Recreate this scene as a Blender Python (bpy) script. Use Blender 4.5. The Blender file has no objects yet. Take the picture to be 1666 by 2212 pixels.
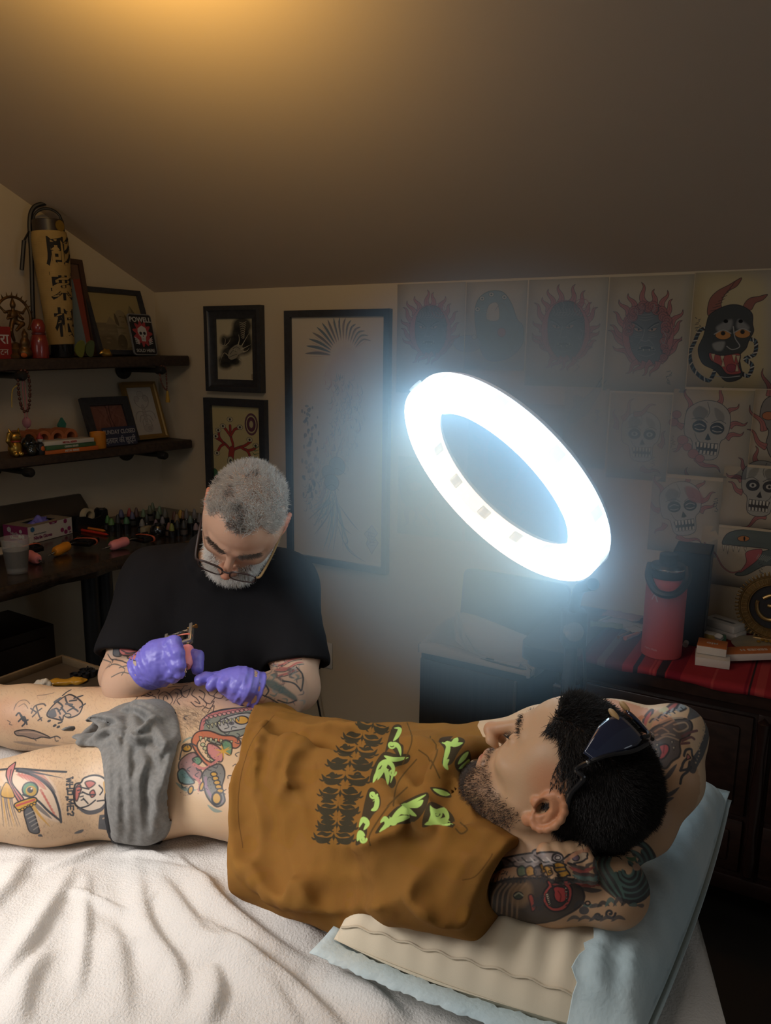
import bpy, bmesh, math, random
import numpy as np
from mathutils import Vector, Matrix, Euler
V3 = Vector
SC = bpy.context.scene
COL = SC.collection
rng = np.random.default_rng(7)
random.seed(5)

# ------------------------------------------------------------------ camera
FPX, TAU, RHO, CAMZ = 1700.0, math.radians(11.2), math.radians(0.7), 1.6
CF = np.array([0, math.cos(TAU), -math.sin(TAU)])
_U0 = np.array([0, math.sin(TAU), math.cos(TAU)]); _R0 = np.array([1.0, 0, 0])
CR = _R0*math.cos(RHO) + _U0*math.sin(RHO)
CU = -_R0*math.sin(RHO) + _U0*math.cos(RHO)
CC = np.array([0, 0, CAMZ])
cam = bpy.data.cameras.new('camera'); camo = bpy.data.objects.new('camera', cam); COL.objects.link(camo)
camo.matrix_world = Matrix(((CR[0], CU[0], -CF[0], 0), (CR[1], CU[1], -CF[1], 0), (CR[2], CU[2], -CF[2], CAMZ), (0, 0, 0, 1)))
cam.sensor_fit = 'VERTICAL'; cam.sensor_height = 36.0; cam.lens = 36.0*FPX/2212.0
cam.clip_start = 0.02; cam.clip_end = 100
SC.camera = camo

# ------------------------------------------------------------------ world, exposure
SC.view_settings.view_transform = 'Standard'; SC.view_settings.look = 'None'
SC.view_settings.exposure = 0.0; SC.view_settings.gamma = 1.0; SC.view_settings.use_curve_mapping = False
wd = bpy.data.worlds.new('daylight'); SC.world = wd; wd.use_nodes = True
wd.node_tree.nodes['Background'].inputs[0].default_value = (1.0, 0.90, 0.78, 1)
wd.node_tree.nodes['Background'].inputs[1].default_value = 0.06

def aim(o, direction):
    o.rotation_euler = Vector(direction).to_track_quat('-Z', 'Y').to_euler()
def area(name, loc, target, size, power, color, shape='RECTANGLE', sy=None, spread=None):
    l = bpy.data.lights.new(name, 'AREA'); l.energy = power; l.color = color; l.shape = shape; l.size = size
    if sy: l.size_y = sy
    if spread: l.spread = spread
    o = bpy.data.objects.new(name, l); COL.objects.link(o); o.location = loc
    aim(o, Vector(target)-Vector(loc)); return o
# window daylight from behind and left of the photographer
area('window_daylight', (-1.9, -1.0, 1.75), (-0.2, 1.6, 0.75), 1.1, 4, (1.0, 0.93, 0.86), sy=1.1)
area('overhead_fill', (-0.55, 0.62, 2.60), (-0.25, 1.05, 0.85), 0.9, 5, (1.0, 0.93, 0.84), sy=0.7)  # added overhead fill to top-light the bed; no opening in the ceiling
area('bed_left_fill', (-1.30, 0.70, 1.75), (-0.52, 1.02, 0.82), 0.55, 5.2, (1.0, 0.97, 0.95), sy=0.55, spread=math.radians(85))  # added fill left of the bed, out of view; no fixture stands there
area('cool_side_fill', (2.6, -0.4, 1.7), (0.6, 1.1, 0.7), 0.9, 2.5, (0.80, 0.90, 1.0), sy=1.0)  # added cool fill from the right for the pillow's bluish side
# warm uplighter washing the sloping ceiling above the desk
def spot(name, loc, target, power, color, angle, blend=1.0, r=0.05):
    l = bpy.data.lights.new(name, 'SPOT'); l.energy = power; l.color = color; l.spot_size = angle; l.spot_blend = blend; l.shadow_soft_size = r
    o = bpy.data.objects.new(name, l); COL.objects.link(o); o.location = loc; aim(o, Vector(target)-Vector(loc)); return o
spot('ceiling_uplight', (-0.62, 1.50, 2.27), (-0.55, 1.86, 2.75), 44, (1.0, 0.60, 0.15), math.radians(165))
# the ring lamp (its glowing diffuser is built further down)
RING_C = np.array([0.193, 1.335, 1.388]); RING_N = np.array([-0.70, -0.40, -0.59]); RING_N /= np.linalg.norm(RING_N)

# ------------------------------------------------------------------ pixels <-> places (calibrated from the photograph)
def ray(px, py): return CF + CR*((px-833)/FPX) + CU*((1106-py)/FPX)
def at(px, py, t): return CC + ray(px, py)*t
def atz(px, py, z):
    d = ray(px, py); return CC + d*((z-CAMZ)/d[2])
def aty(px, py, y):
    d = ray(px, py); return CC + d*(y/d[1])
def atpl(px, py, P, n):
    d = ray(px, py); return CC + d*(np.dot(P-CC, n)/np.dot(d, n))
FLOOR = -0.13
_a = math.radians(60.5); BU = np.array([math.sin(_a), -math.cos(_a), 0]); BN = np.array([-math.cos(_a), -math.sin(_a), 0])   # back wall: along, towards room
_b = math.radians(33); LW = np.array([-math.sin(_b), -math.cos(_b), 0]); LN = np.array([math.cos(_b), -math.sin(_b), 0])        # left wall
_P0 = aty(705, 1412, 3.2)
CORNER = atpl(341, 800, _P0, BN); CORNER[2] = 0
def Wp(px, py, off=0.0): return atpl(px, py, CORNER+BN*off, BN)
def Lp(px, py, off=0.0): return atpl(px, py, CORNER+LN*off, LN)
def wall_uv(p): return np.array([np.dot(p-CORNER, BU), p[2]])
KNEE = 1.868
Z = np.array([0, 0, 1.0])

# ------------------------------------------------------------------ materials
def s2l(c):
    return tuple(((x/255)/12.92 if x/255 <= 0.04045 else ((x/255+0.055)/1.055)**2.4) for x in c)
MATS = {}
def mat(name, col, rough=0.6, metal=0.0, noise=0.0, nscale=20, bump=0.0, bscale=80, spec=0.5, coat=0.0, trans=0.0, sheen=0.0, stretch=None, sss=0.0, alpha=1.0, col2=None, emit=None):
    if name in MATS: return MATS[name]
    m = bpy.data.materials.new(name); m.use_nodes = True; nt = m.node_tree; N = nt.nodes; Lk = nt.links
    b = N['Principled BSDF']; c = tuple(col)+(1,)
    b.inputs['Base Color'].default_value = c; b.inputs['Roughness'].default_value = rough; b.inputs['Metallic'].default_value = metal
    b.inputs['Specular IOR Level'].default_value = spec; b.inputs['Coat Weight'].default_value = coat
    b.inputs['Transmission Weight'].default_value = trans; b.inputs['Sheen Weight'].default_value = sheen
    b.inputs['Alpha'].default_value = alpha
    if sss: b.inputs['Subsurface Weight'].default_value = sss; b.inputs['Subsurface Radius'].default_value = (0.01, 0.004, 0.002)
    if emit: b.inputs['Emission Color'].default_value = tuple(emit[:3])+(1,); b.inputs['Emission Strength'].default_value = emit[3]
    vec = None
    if noise or bump:
        tc = N.new('ShaderNodeTexCoord'); vec = tc.outputs['Object']
        if stretch:
            mp = N.new('ShaderNodeMapping'); mp.inputs['Scale'].default_value = stretch; Lk.new(vec, mp.inputs[0]); vec = mp.outputs[0]
    if noise:
        n = N.new('ShaderNodeTexNoise'); n.inputs['Scale'].default_value = nscale; n.inputs['Detail'].default_value = 6; Lk.new(vec, n.inputs['Vector'])
        r = N.new('ShaderNodeValToRGB'); Lk.new(n.outputs[0], r.inputs[0])
        c2 = col2 if col2 else tuple(x*(1-noise) for x in col)
        r.color_ramp.elements[0].position = 0.35; r.color_ramp.elements[1].position = 0.68
        r.color_ramp.elements[0].color = tuple(c2)+(1,); r.color_ramp.elements[1].color = c
        Lk.new(r.outputs[0], b.inputs['Base Color'])
    if bump:
        n2 = N.new('ShaderNodeTexNoise'); n2.inputs['Scale'].default_value = bscale; n2.inputs['Detail'].default_value = 4; Lk.new(vec, n2.inputs['Vector'])
        bp = N.new('ShaderNodeBump'); bp.inputs['Strength'].default_value = bump; bp.inputs['Distance'].default_value = 0.002
        Lk.new(n2.outputs[0], bp.inputs['Height']); Lk.new(bp.outputs[0], b.inputs['Normal'])
    MATS[name] = m; return m

# ------------------------------------------------------------------ objects
def prop(o, label=None, cat=None, group=None, kind=None):
    if label: o['label'] = label
    if cat: o['category'] = cat
    if group: o['group'] = group
    if kind: o['kind'] = kind
    return o
def wmat(o):
    m = o.matrix_basis.copy()
    if o.parent is not None: m = wmat(o.parent) @ o.matrix_parent_inverse @ m
    return m
def link(name, me, m=None, parent=None, world=False):
    """world=True: the mesh is given in world coordinates although it hangs under a parent"""
    o = bpy.data.objects.new(name, me)
    if m is not None: me.materials.append(m)
    COL.objects.link(o)
    if parent is not None:
        o.parent = parent
        if world: o.matrix_parent_inverse = wmat(parent).inverted()
    return o
def thing(name, label, cat, loc=(0, 0, 0), group=None, M=None):
    o = bpy.data.objects.new(name, None); COL.objects.link(o); o.empty_display_size = 0.05
    if M is not None: o.matrix_world = M
    else: o.location = loc
    return prop(o, label, cat, group)
def frame(o, x, y, z=None):
    """4x4 with axes x, y (z = x cross y) and origin o"""
    x = Vector(x).normalized(); y = Vector(y); z = x.cross(y).normalized(); y = z.cross(x)
    return Matrix(((x[0], y[0], z[0], o[0]), (x[1], y[1], z[1], o[1]), (x[2], y[2], z[2], o[2]), (0, 0, 0, 1)))
def npmesh(name, v, f, smooth=True):
    me = bpy.data.meshes.new(name); v = np.asarray(v, np.float32)
    f = np.asarray(f, np.int32)
    me.vertices.add(len(v)); me.vertices.foreach_set('co', v.ravel())
    k = f.shape[1]; me.loops.add(f.size); me.loops.foreach_set('vertex_index', f.ravel())
    me.polygons.add(len(f)); me.polygons.foreach_set('loop_start', np.arange(len(f), dtype=np.int32)*k)
    if smooth: me.polygons.foreach_set('use_smooth', np.ones(len(f), bool))
    me.update(calc_edges=True); me.validate(); return me

class MB:
    """collects boxes, tubes, lathes ... into one mesh"""
    def __init__(s): s.v = []; s.f = []; s.n = 0; s.uv = None
    def add(s, v, f):
        s.v.append(np.asarray(v, float)); s.f += [tuple(i+s.n for i in q) for q in f]; s.n += len(v); return s
    def box(s, lo, hi, bev=0.0, M=None):
        bm = bmesh.new(); bmesh.ops.create_cube(bm, size=1.0)
        lo = np.array(lo, float); hi = np.array(hi, float)
        for q in bm.verts: q.co = Vector(lo+(hi-lo)*(np.array(q.co)+0.5))
        if bev > 0: bmesh.ops.bevel(bm, geom=list(bm.edges), offset=bev, segments=2, profile=0.5, affect='EDGES')
        bm.verts.index_update()
        v = np.array([q.co[:] for q in bm.verts]); f = [[q.index for q in p.verts] for p in bm.faces]; bm.free()
        if M is not None: v = (np.c_[v, np.ones(len(v))] @ np.array(M).T)[:, :3]
        return s.add(v, f)
    def tube(s, pts, r, n=10, closed=False, caps=True):
        pts = np.array(pts, float); k = len(pts); r = np.broadcast_to(np.array(r, float), (k,))
        t = np.gradient(pts, axis=0) if not closed else np.roll(pts, -1, 0)-np.roll(pts, 1, 0)
        t /= np.linalg.norm(t, axis=1)[:, None]+1e-12
        a = np.array([0, 0, 1.0]) if abs(t[0, 2]) < 0.9 else np.array([1.0, 0, 0])
        u = np.cross(t[0], a); u /= np.linalg.norm(u); V = []
        for i in range(k):
            u = u - t[i]*np.dot(u, t[i]); u /= np.linalg.norm(u); w = np.cross(t[i], u)
            th = np.arange(n)*2*np.pi/n
            V.append(pts[i]+r[i]*(np.cos(th)[:, None]*u+np.sin(th)[:, None]*w))
        V = np.concatenate(V); F = []
        for i in range(k if closed else k-1):
            j = (i+1) % k
            for q in range(n): F.append((i*n+q, i*n+(q+1) % n, j*n+(q+1) % n, j*n+q))
        if caps and not closed: F.append(tuple(range(n))[::-1]); F.append(tuple((k-1)*n+q for q in range(n)))
        return s.add(V, F)
    def lathe(s, prof, n=24, M=None, ang=2*math.pi):
        prof = np.array(prof, float); k = len(prof); th = np.arange(n)*2*np.pi/n
        V = np.concatenate([np.c_[p[0]*np.cos(th), p[0]*np.sin(th), np.full(n, p[1])] for p in prof]); F = []
        for i in range(k-1):
            for q in range(n): F.append((i*n+q, i*n+(q+1) % n, (i+1)*n+(q+1) % n, (i+1)*n+q))
        shut = np.allclose(prof[0], prof[-1])
        if prof[0, 0] > 1e-5 and not shut: F.append(tuple(range(n))[::-1])
        if prof[-1, 0] > 1e-5 and not shut: F.append(tuple((k-1)*n+q for q in range(n)))
        if M is not None: V = (np.c_[V, np.ones(len(V))] @ np.array(M).T)[:, :3]
        return s.add(V, F)
    def prism(s, poly, z0, z1, M=None):
        poly = np.array(poly, float); n = len(poly)
        V = np.r_[np.c_[poly, np.full(n, z0)], np.c_[poly, np.full(n, z1)]]
        F = [tuple(range(n))[::-1], tuple(range(n, 2*n))]+[(i, (i+1) % n, n+(i+1) % n, n+i) for i in range(n)]
        if M is not None: V = (np.c_[V, np.ones(len(V))] @ np.array(M).T)[:, :3]
        return s.add(V, F)
    def ball(s, c, r, n=12, M=None):
        r = np.broadcast_to(np.array(r, float), (3,)); m = n//2+1
        pr = [(math.sin(math.pi*i/m), -math.cos(math.pi*i/m)) for i in range(m+1)]
        b = MB().lathe(pr, n); v = np.concatenate(b.v)*r
        if M is not None: v = v @ np.array(M)[:3, :3].T
        return s.add(v+np.array(c), b.f)
    def mesh(s, name, smooth=True, M=None):
        v = np.concatenate(s.v)
        if M is not None: v = (np.c_[v, np.ones(len(v))] @ np.array(M).T)[:, :3]
        me = bpy.data.meshes.new(name); me.from_pydata(v.tolist(), [], s.f); 
        bm = bmesh.new(); bm.from_mesh(me); bmesh.ops.remove_doubles(bm, verts=bm.verts, dist=1e-6)
        bmesh.ops.recalc_face_normals(bm, faces=bm.faces); bm.to_mesh(me); bm.free()
        if smooth:
            me.polygons.foreach_set('use_smooth', np.ones(len(me.polygons), bool)); me.set_sharp_from_angle(angle=math.radians(38))
        me.update(); return me
    def obj(s, name, m, parent=None, smooth=True, M=None, world=False):
        o = link(name, s.mesh(name, smooth, M), m, parent, world)
        return o
def copy_tree(o, parent=None):
    c = o.copy(); COL.objects.link(c)
    if parent is not None: c.parent = parent
    for ch in o.children: copy_tree(ch, c)
    return c
def catmull(p, n=8, closed=False):
    p = np.array(p, float); out = []
    k = len(p)
    for i in range(k if closed else k-1):
        g = (lambda j: p[j % k]) if closed else (lambda j: p[min(max(j, 0), k-1)])
        a, b, c, d = g(i-1), g(i), g(i+1), g(i+2)
        for t in np.arange(n)/n:
            out.append(0.5*((2*b)+(-a+c)*t+(2*a-5*b+4*c-d)*t*t+(-a+3*b-3*c+d)*t**3))
    if not closed: out.append(p[-1])
    return np.array(out)

# ------------------------------------------------------------------ lettering (a curve turned into a thin mesh)
_fonts = {}
def letters(name, s, size, m, M, parent=None, ext=0.0004, align='CENTER', bold=0.0, xs=1.0, wrap=None, shear=0.0):
    cu = bpy.data.curves.new(name, 'FONT'); cu.body = s; cu.size = size; cu.extrude = ext; cu.align_x = align; cu.align_y = 'CENTER'; cu.offset = bold; cu.shear = shear
    cu.resolution_u = 3
    o = bpy.data.objects.new(name, cu); COL.objects.link(o)
    me = bpy.data.meshes.new_from_object(o.evaluated_get(bpy.context.evaluated_depsgraph_get()))
    bpy.data.objects.remove(o); me.name = name
    v = np.zeros(len(me.vertices)*3, np.float32); me.vertices.foreach_get('co', v); v = v.reshape(-1, 3).astype(float); v[:, 0] *= xs
    if wrap is not None: v = wrap(v)
    v = (np.c_[v, np.ones(len(v))] @ np.array(M).T)[:, :3]
    me.vertices.foreach_set('co', v.astype(np.float32).ravel()); me.materials.clear(); me.update()
    return link(name, me, m, parent)
# ------------------------------------------------------------------ signed distance bodies, meshed with surface nets
class Sdf:
    def __init__(s): s.p = []; s.M = np.eye(4); s.post = []
    def frame(s, M): s.M = np.array(M); return s
    def _t(s, p): return s.M[:3, :3] @ np.array(p, float) + s.M[:3, 3]
    def _add(s, fn, lo, hi, op, k): s.p.append((fn, np.array(lo), np.array(hi), op, k))
    def cone(s, a, b, ra, rb=None, k=0.02, op='+'):
        rb = ra if rb is None else rb; a = s._t(a); b = s._t(b); sc = np.linalg.norm(s.M[:3, 0]); ra *= sc; rb *= sc; k *= sc
        ab = b-a; L2 = max(ab@ab, 1e-9)
        def fn(P):
            q = P-a; h = np.clip((q@ab)/L2, 0, 1)
            return np.sqrt(((q-h[..., None]*ab)**2).sum(-1))-(ra+(rb-ra)*h)
        r = max(ra, rb); s._add(fn, np.minimum(a, b)-r, np.maximum(a, b)+r, op, k); return s
    def chain(s, pts, rs, k=0.02, op='+'):
        for i in range(len(pts)-1): s.cone(pts[i], pts[i+1], rs[i], rs[i+1], k, op)
        return s
    def ell(s, c, r, k=0.02, op='+', rot=None):
        r = np.broadcast_to(np.array(r, float), (3,)); R = s.M[:3, :3].copy(); sc = np.linalg.norm(R[:, 0]); R /= sc
        if rot is not None: R = R @ np.array(rot)
        c = s._t(c); r = r*sc; k *= sc
        def fn(P):
            q = (P-c) @ R; k0 = np.sqrt(((q/r)**2).sum(-1)); k1 = np.sqrt(((q/r**2)**2).sum(-1))+1e-9
            return k0*(k0-1)/k1
        e = np.sqrt(((R*r)**2).sum(1)); s._add(fn, c-e, c+e, op, k); return s
    def box(s, c, h, r=0.01, k=0.02, op='+', rot=None):
        R = s.M[:3, :3].copy(); sc = np.linalg.norm(R[:, 0]); R /= sc
        if rot is not None: R = R @ np.array(rot)
        c = s._t(c); h = np.array(h, float)*sc-r
        def fn(P):
            q = np.abs((P-c) @ R)-h
            return np.sqrt((np.maximum(q, 0)**2).sum(-1))+np.minimum(q.max(-1), 0)-r
        e = np.abs(R) @ (h+r); s._add(fn, c-e, c+e, op, k); return s
    def fn(s, f, lo, hi, op='+', k=0.01): s._add(f, lo, hi, op, k); return s
    def _comb(s, d, e, op, k):
        k = max(k, 1e-6)
        if op == '+': h = np.maximum(k-np.abs(d-e), 0)/k; return np.minimum(d, e)-h*h*k*0.25
        e = -e
        if op == '&': e = -e
        h = np.maximum(k-np.abs(d-e), 0)/k; return np.maximum(d, e)+h*h*k*0.25
    def eval(s, P):
        d = np.full(P.shape[:-1], 0.06)
        for fn, lo, hi, op, k in s.p:
            m = k+0.03
            if op == '&': d = s._comb(d, fn(P), op, k); continue
            w = np.all((P > lo-m) & (P < hi+m), -1)
            if w.any(): d[w] = s._comb(d[w], fn(P[w]), op, k)
        for f in s.post: d = d+f(P)
        return d
    def grid(s, h, pad=0.02, lo=None, hi=None):
        L = np.min([p[1] for p in s.p if p[3] == '+'], 0)-pad if lo is None else np.array(lo, float)
        Hh = np.max([p[2] for p in s.p if p[3] == '+'], 0)+pad if hi is None else np.array(hi, float)
        n = np.ceil((Hh-L)/h).astype(int)+1
        ax = [(L[i]+np.arange(n[i])*h).astype(np.float32) for i in range(3)]
        D = np.full(n, 0.06, np.float32)
        for fn, lo_, hi_, op, k in s.p:
            m = k+3*h
            i0 = np.clip(np.floor((lo_-m-L)/h).astype(int), 0, n); i1 = np.clip(np.ceil((hi_+m-L)/h).astype(int)+1, 0, n)
            if (i1 <= i0).any(): continue
            sl = tuple(slice(i0[i], i1[i]) for i in range(3))
            G = np.stack(np.meshgrid(ax[0][sl[0]], ax[1][sl[1]], ax[2][sl[2]], indexing='ij'), -1)
            D[sl] = s._comb(D[sl], fn(G).astype(np.float32), op, k)
        if s.post:
            w = np.abs(D) < 0.03; idx = np.argwhere(w); P = L+idx*h
            add = np.zeros(len(P))
            for f in s.post: add += f(P)
            D[w] += add.astype(np.float32)
        return D, L
    def mesh(s, h, pad=0.02, newton=1, relax=1, **kw):
        D, L = s.grid(h, pad, **kw); v, f = nets(D, L, h)
        for _ in range(relax): v = laplace(v, f, 0.5)
        for _ in range(newton): v = s.project(v)
        return v, f
    def project(s, v, e=0.0012):
        d = s.eval(v); g = np.stack([s.eval(v+np.eye(3)[i]*e)-d for i in range(3)], -1)/e
        g2 = (g*g).sum(-1); st = np.clip(d/np.maximum(g2, 0.3), -0.004, 0.004)
        return v-g*st[:, None]
def nets(D, L, h):
    S = D < 0; nx, ny, nz = D.shape
    c = np.zeros((nx-1, ny-1, nz-1), np.uint8)
    for dx in (0, 1):
        for dy in (0, 1):
            for dz in (0, 1): c += S[dx:nx-1+dx, dy:ny-1+dy, dz:nz-1+dz]
    A = np.argwhere((c > 0) & (c < 8)); idm = np.full(c.shape, -1, np.int32); idm[tuple(A.T)] = np.arange(len(A))
    acc = np.zeros((len(A), 3)); cnt = np.zeros(len(A))
    cr = [(x, y, z) for x in (0, 1) for y in (0, 1) for z in (0, 1)]
    for a in cr:
        for ax in range(3):
            if a[ax]: continue
            b = list(a); b[ax] = 1; b = tuple(b)
            da = D[A[:, 0]+a[0], A[:, 1]+a[1], A[:, 2]+a[2]]; db = D[A[:, 0]+b[0], A[:, 1]+b[1], A[:, 2]+b[2]]
            w = (da < 0) != (db < 0); t = da[w]/(da[w]-db[w])
            p = np.tile(np.array(a, float), (w.sum(), 1)); p[:, ax] += t; acc[w] += p; cnt[w] += 1
    v = L+(A+acc/cnt[:, None])*h; F = []
    for ax in range(3):
        o1, o2 = [(1, 2), (2, 0), (0, 1)][ax]
        sl0 = [slice(0, n) for n in D.shape]; sl1 = list(sl0); sl0[ax] = slice(0, D.shape[ax]-1); sl1[ax] = slice(1, None)
        a, b = S[tuple(sl0)], S[tuple(sl1)]
        E = np.argwhere(a != b)
        ok = (E[:, o1] > 0) & (E[:, o2] > 0) & (E[:, o1] < D.shape[o1]-1) & (E[:, o2] < D.shape[o2]-1); E = E[ok]
        e1 = np.eye(3, dtype=int)[o1]; e2 = np.eye(3, dtype=int)[o2]
        q = np.stack([idm[tuple((E-e1-e2).T)], idm[tuple((E-e2).T)], idm[tuple(E.T)], idm[tuple((E-e1).T)]], 1)
        fl = ~a[tuple(E.T)]; q[fl] = q[fl][:, ::-1]; F.append(q)
    return v, np.concatenate(F)
def laplace(v, f, w=0.5):
    e = np.concatenate([f[:, [i, (i+1) % f.shape[1]]] for i in range(f.shape[1])]); a = np.zeros_like(v); n = np.zeros(len(v))
    for i in (0, 1):
        for k in range(3): a[:, k] += np.bincount(e[:, i], v[e[:, 1-i], k], len(v))
        n += np.bincount(e[:, i], minlength=len(v))
    return v+(a/np.maximum(n, 1)[:, None]-v)*w
def refine(v, f, mask):
    """split the quads whose corners all satisfy mask into four"""
    w = mask[f].all(1); q = f[w]; rest = f[~w]
    e = np.sort(np.concatenate([q[:, [i, (i+1) % 4]] for i in range(4)]), 1)
    u, inv = np.unique(e, axis=0, return_inverse=True); inv = inv.ravel(); m = len(q); n0 = len(v)
    mid = (v[u[:, 0]]+v[u[:, 1]])/2; cen = v[q].mean(1)
    v2 = np.concatenate([v, mid, cen]); ei = [n0+inv[i*m:(i+1)*m] for i in range(4)]; ci = n0+len(u)+np.arange(m)
    nf = [np.stack([q[:, i], ei[i], ci, ei[i-1]], 1) for i in range(4)]
    return v2, np.concatenate([rest]+nf)
def ridge_field(Q, lines):
    """height of a set of creases (polyline, height, width) at the 2-d points Q"""
    H = np.zeros(Q.shape[:-1])
    for q, h, w in lines:
        D = np.full(H.shape, 9.0); T = np.zeros(H.shape)
        for i in range(len(q)-1):
            a, b = q[i], q[i+1]; ab = b-a; t = np.clip(((Q[..., 0]-a[0])*ab[0]+(Q[..., 1]-a[1])*ab[1])/(ab@ab+1e-12), 0, 1); d = np.hypot(Q[..., 0]-a[0]-t*ab[0], Q[..., 1]-a[1]-t*ab[1])
            sg = np.sign((Q[..., 0]-a[0])*ab[1]-(Q[..., 1]-a[1])*ab[0]); m = d < np.abs(D); D[m] = (d*np.where(sg == 0, 1, sg))[m]; T[m] = ((i+t)/(len(q)-1))[m]
        env = np.sin(np.clip(T, 0, 1)*math.pi*.86+.25)
        H = np.maximum(H*.35, 0)+np.maximum(H*.65, h*np.where(D > 0, np.exp(-(D/(w*1.5))**2), np.exp(-(D/(w*.55))**2))*np.clip(env, 0, 1))
    return H
def vattr(me, name, col):
    a = me.color_attributes.new(name, 'FLOAT_COLOR', 'POINT'); c = np.ones((len(col), 4), np.float32); c[:, :3] = col; a.data.foreach_set('color', c.ravel())
def vnoise(P, s=1.0, seed=0):
    """cheap smooth value noise in [-1, 1]"""
    P = np.asarray(P, float)*s+seed*17.3; i = np.floor(P).astype(int); f = P-i; f = f*f*(3-2*f); r = 0
    for dx in (0, 1):
        for dy in (0, 1):
            for dz in (0, 1):
                hsh = np.sin((i[..., 0]+dx)*127.1+(i[..., 1]+dy)*311.7+(i[..., 2]+dz)*74.7+seed*13.7)*43758.5453
                w = (f[..., 0] if dx else 1-f[..., 0])*(f[..., 1] if dy else 1-f[..., 1])*(f[..., 2] if dz else 1-f[..., 2])
                r = r+w*((hsh-np.floor(hsh))*2-1)
    return r
# ------------------------------------------------------------------ drawn artwork: vector strokes rasterised to generated images
class Canvas:
    def __init__(s, w, h, bg=(1, 1, 1), T=None):
        s.w, s.h = w, h; s.a = np.empty((h, w, 3), np.float32); s.a[:] = bg; s.T = T   # T maps drawing points to pixel (x right, y down)
    def map(s, p):
        p = np.atleast_2d(np.array(p, float)); return p if s.T is None else s.T(p)
    def _win(s, q, m):
        x0, y0 = np.floor(q.min(0)-m).astype(int); x1, y1 = np.ceil(q.max(0)+m).astype(int)+1
        x0, y0, x1, y1 = max(x0, 0), max(y0, 0), min(x1, s.w), min(y1, s.h)
        if x1 <= x0 or y1 <= y0: return None
        X, Y = np.meshgrid(np.arange(x0, x1)+0.5, np.arange(y0, y1)+0.5); return (slice(y0, y1), slice(x0, x1)), X, Y
    def _mix(s, sl, al, col, mul):
        al = al[..., None]; c = np.array(col, np.float32)
        s.a[sl] = s.a[sl]*(1-al)+(s.a[sl]*c if mul else c)*al
    def stroke(s, p, wd, col=(0.03, 0.03, 0.035), op=1.0, taper=0, smooth=True, closed=False, mul=False, soft=0.0):
        p = np.array(p, float)
        if smooth and len(p) > 2: p = catmull(p, 6, closed)
        q = s.map(p); k = len(q); w = np.full(k, wd/2.0)
        if taper == 1: w = w*np.linspace(1, 0.12, k)
        if taper == 2: w = w*np.sin(np.linspace(0.12, math.pi-0.12, k))
        r = s._win(q, wd+2+soft)
        if r is None: return s
        sl, X, Y = r; D = np.full(X.shape, 1e9)
        for i in range(k-1 if not (closed and not smooth) else k):
            a, b = q[i], q[(i+1) % k]; ab = b-a; L2 = ab@ab+1e-9
            m = wd+3+soft
            xa, xb = min(a[0], b[0])-m, max(a[0], b[0])+m; ya, yb = min(a[1], b[1])-m, max(a[1], b[1])+m
            i0, i1 = np.searchsorted(X[0], [xa, xb]); j0, j1 = np.searchsorted(Y[:, 0], [ya, yb])
            if i1 <= i0 or j1 <= j0: continue
            x, y = X[j0:j1, i0:i1], Y[j0:j1, i0:i1]
            h = np.clip(((x-a[0])*ab[0]+(y-a[1])*ab[1])/L2, 0, 1)
            d = np.hypot(x-a[0]-h*ab[0], y-a[1]-h*ab[1])-(w[i]+(w[(i+1) % k]-w[i])*h)
            D[j0:j1, i0:i1] = np.minimum(D[j0:j1, i0:i1], d)
        s._mix(sl, np.clip(0.5-D/(1+soft), 0, 1)*op, col, mul); return s
    def poly(s, p, col, op=1.0, line=0, lcol=(0.03, 0.03, 0.035), smooth=True, mul=False, soft=0.0):
        p = np.array(p, float)
        if smooth: p = catmull(p, 6, True)
        q = s.map(p); r = s._win(q, 2+soft)
        if r is None: return s
        sl, X, Y = r; ins = np.zeros(X.shape, bool); D = np.full(X.shape, 1e9)
        for i in range(len(q)):
            a, b = q[i], q[(i+1) % len(q)]; ab = b-a
            if abs(ab[1]) > 1e-9:
                c = ((Y < a[1]) != (Y < b[1])) & (X < a[0]+(Y-a[1])*ab[0]/ab[1]); ins ^= c
            h = np.clip(((X-a[0])*ab[0]+(Y-a[1])*ab[1])/(ab@ab+1e-9), 0, 1)
            D = np.minimum(D, np.hypot(X-a[0]-h*ab[0], Y-a[1]-h*ab[1]))
        sd = np.where(ins, -D, D); s._mix(sl, np.clip(0.5-sd/(1+soft), 0, 1)*op, col, mul)
        if line: s._mix(sl, np.clip(line/2+0.5-D, 0, 1)*op, lcol, mul)
        return s
    def ell(s, c, rx, ry=None, col=(0, 0, 0), op=1.0, line=0, lcol=(0.03, 0.03, 0.035), rot=0.0, mul=False, soft=0.0):
        ry = rx if ry is None else ry; t = np.linspace(0, 2*math.pi, 21)[:-1]; x, y = rx*np.cos(t), ry*np.sin(t)
        cr, sr = math.cos(rot), math.sin(rot)
        return s.poly(np.c_[c[0]+x*cr-y*sr, c[1]+x*sr+y*cr], col, op, line, lcol, False, mul, soft)
    def image(s, name):
        im = bpy.data.images.new(name, s.w, s.h); a = np.ones((s.h, s.w, 4), np.float32); a[..., :3] = np.clip(s.a, 0, 1)[::-1]
        im.colorspace_settings.name = 'Non-Color'; im.pixels.foreach_set(a.ravel()); im.update(); im.pack(); return im
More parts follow.
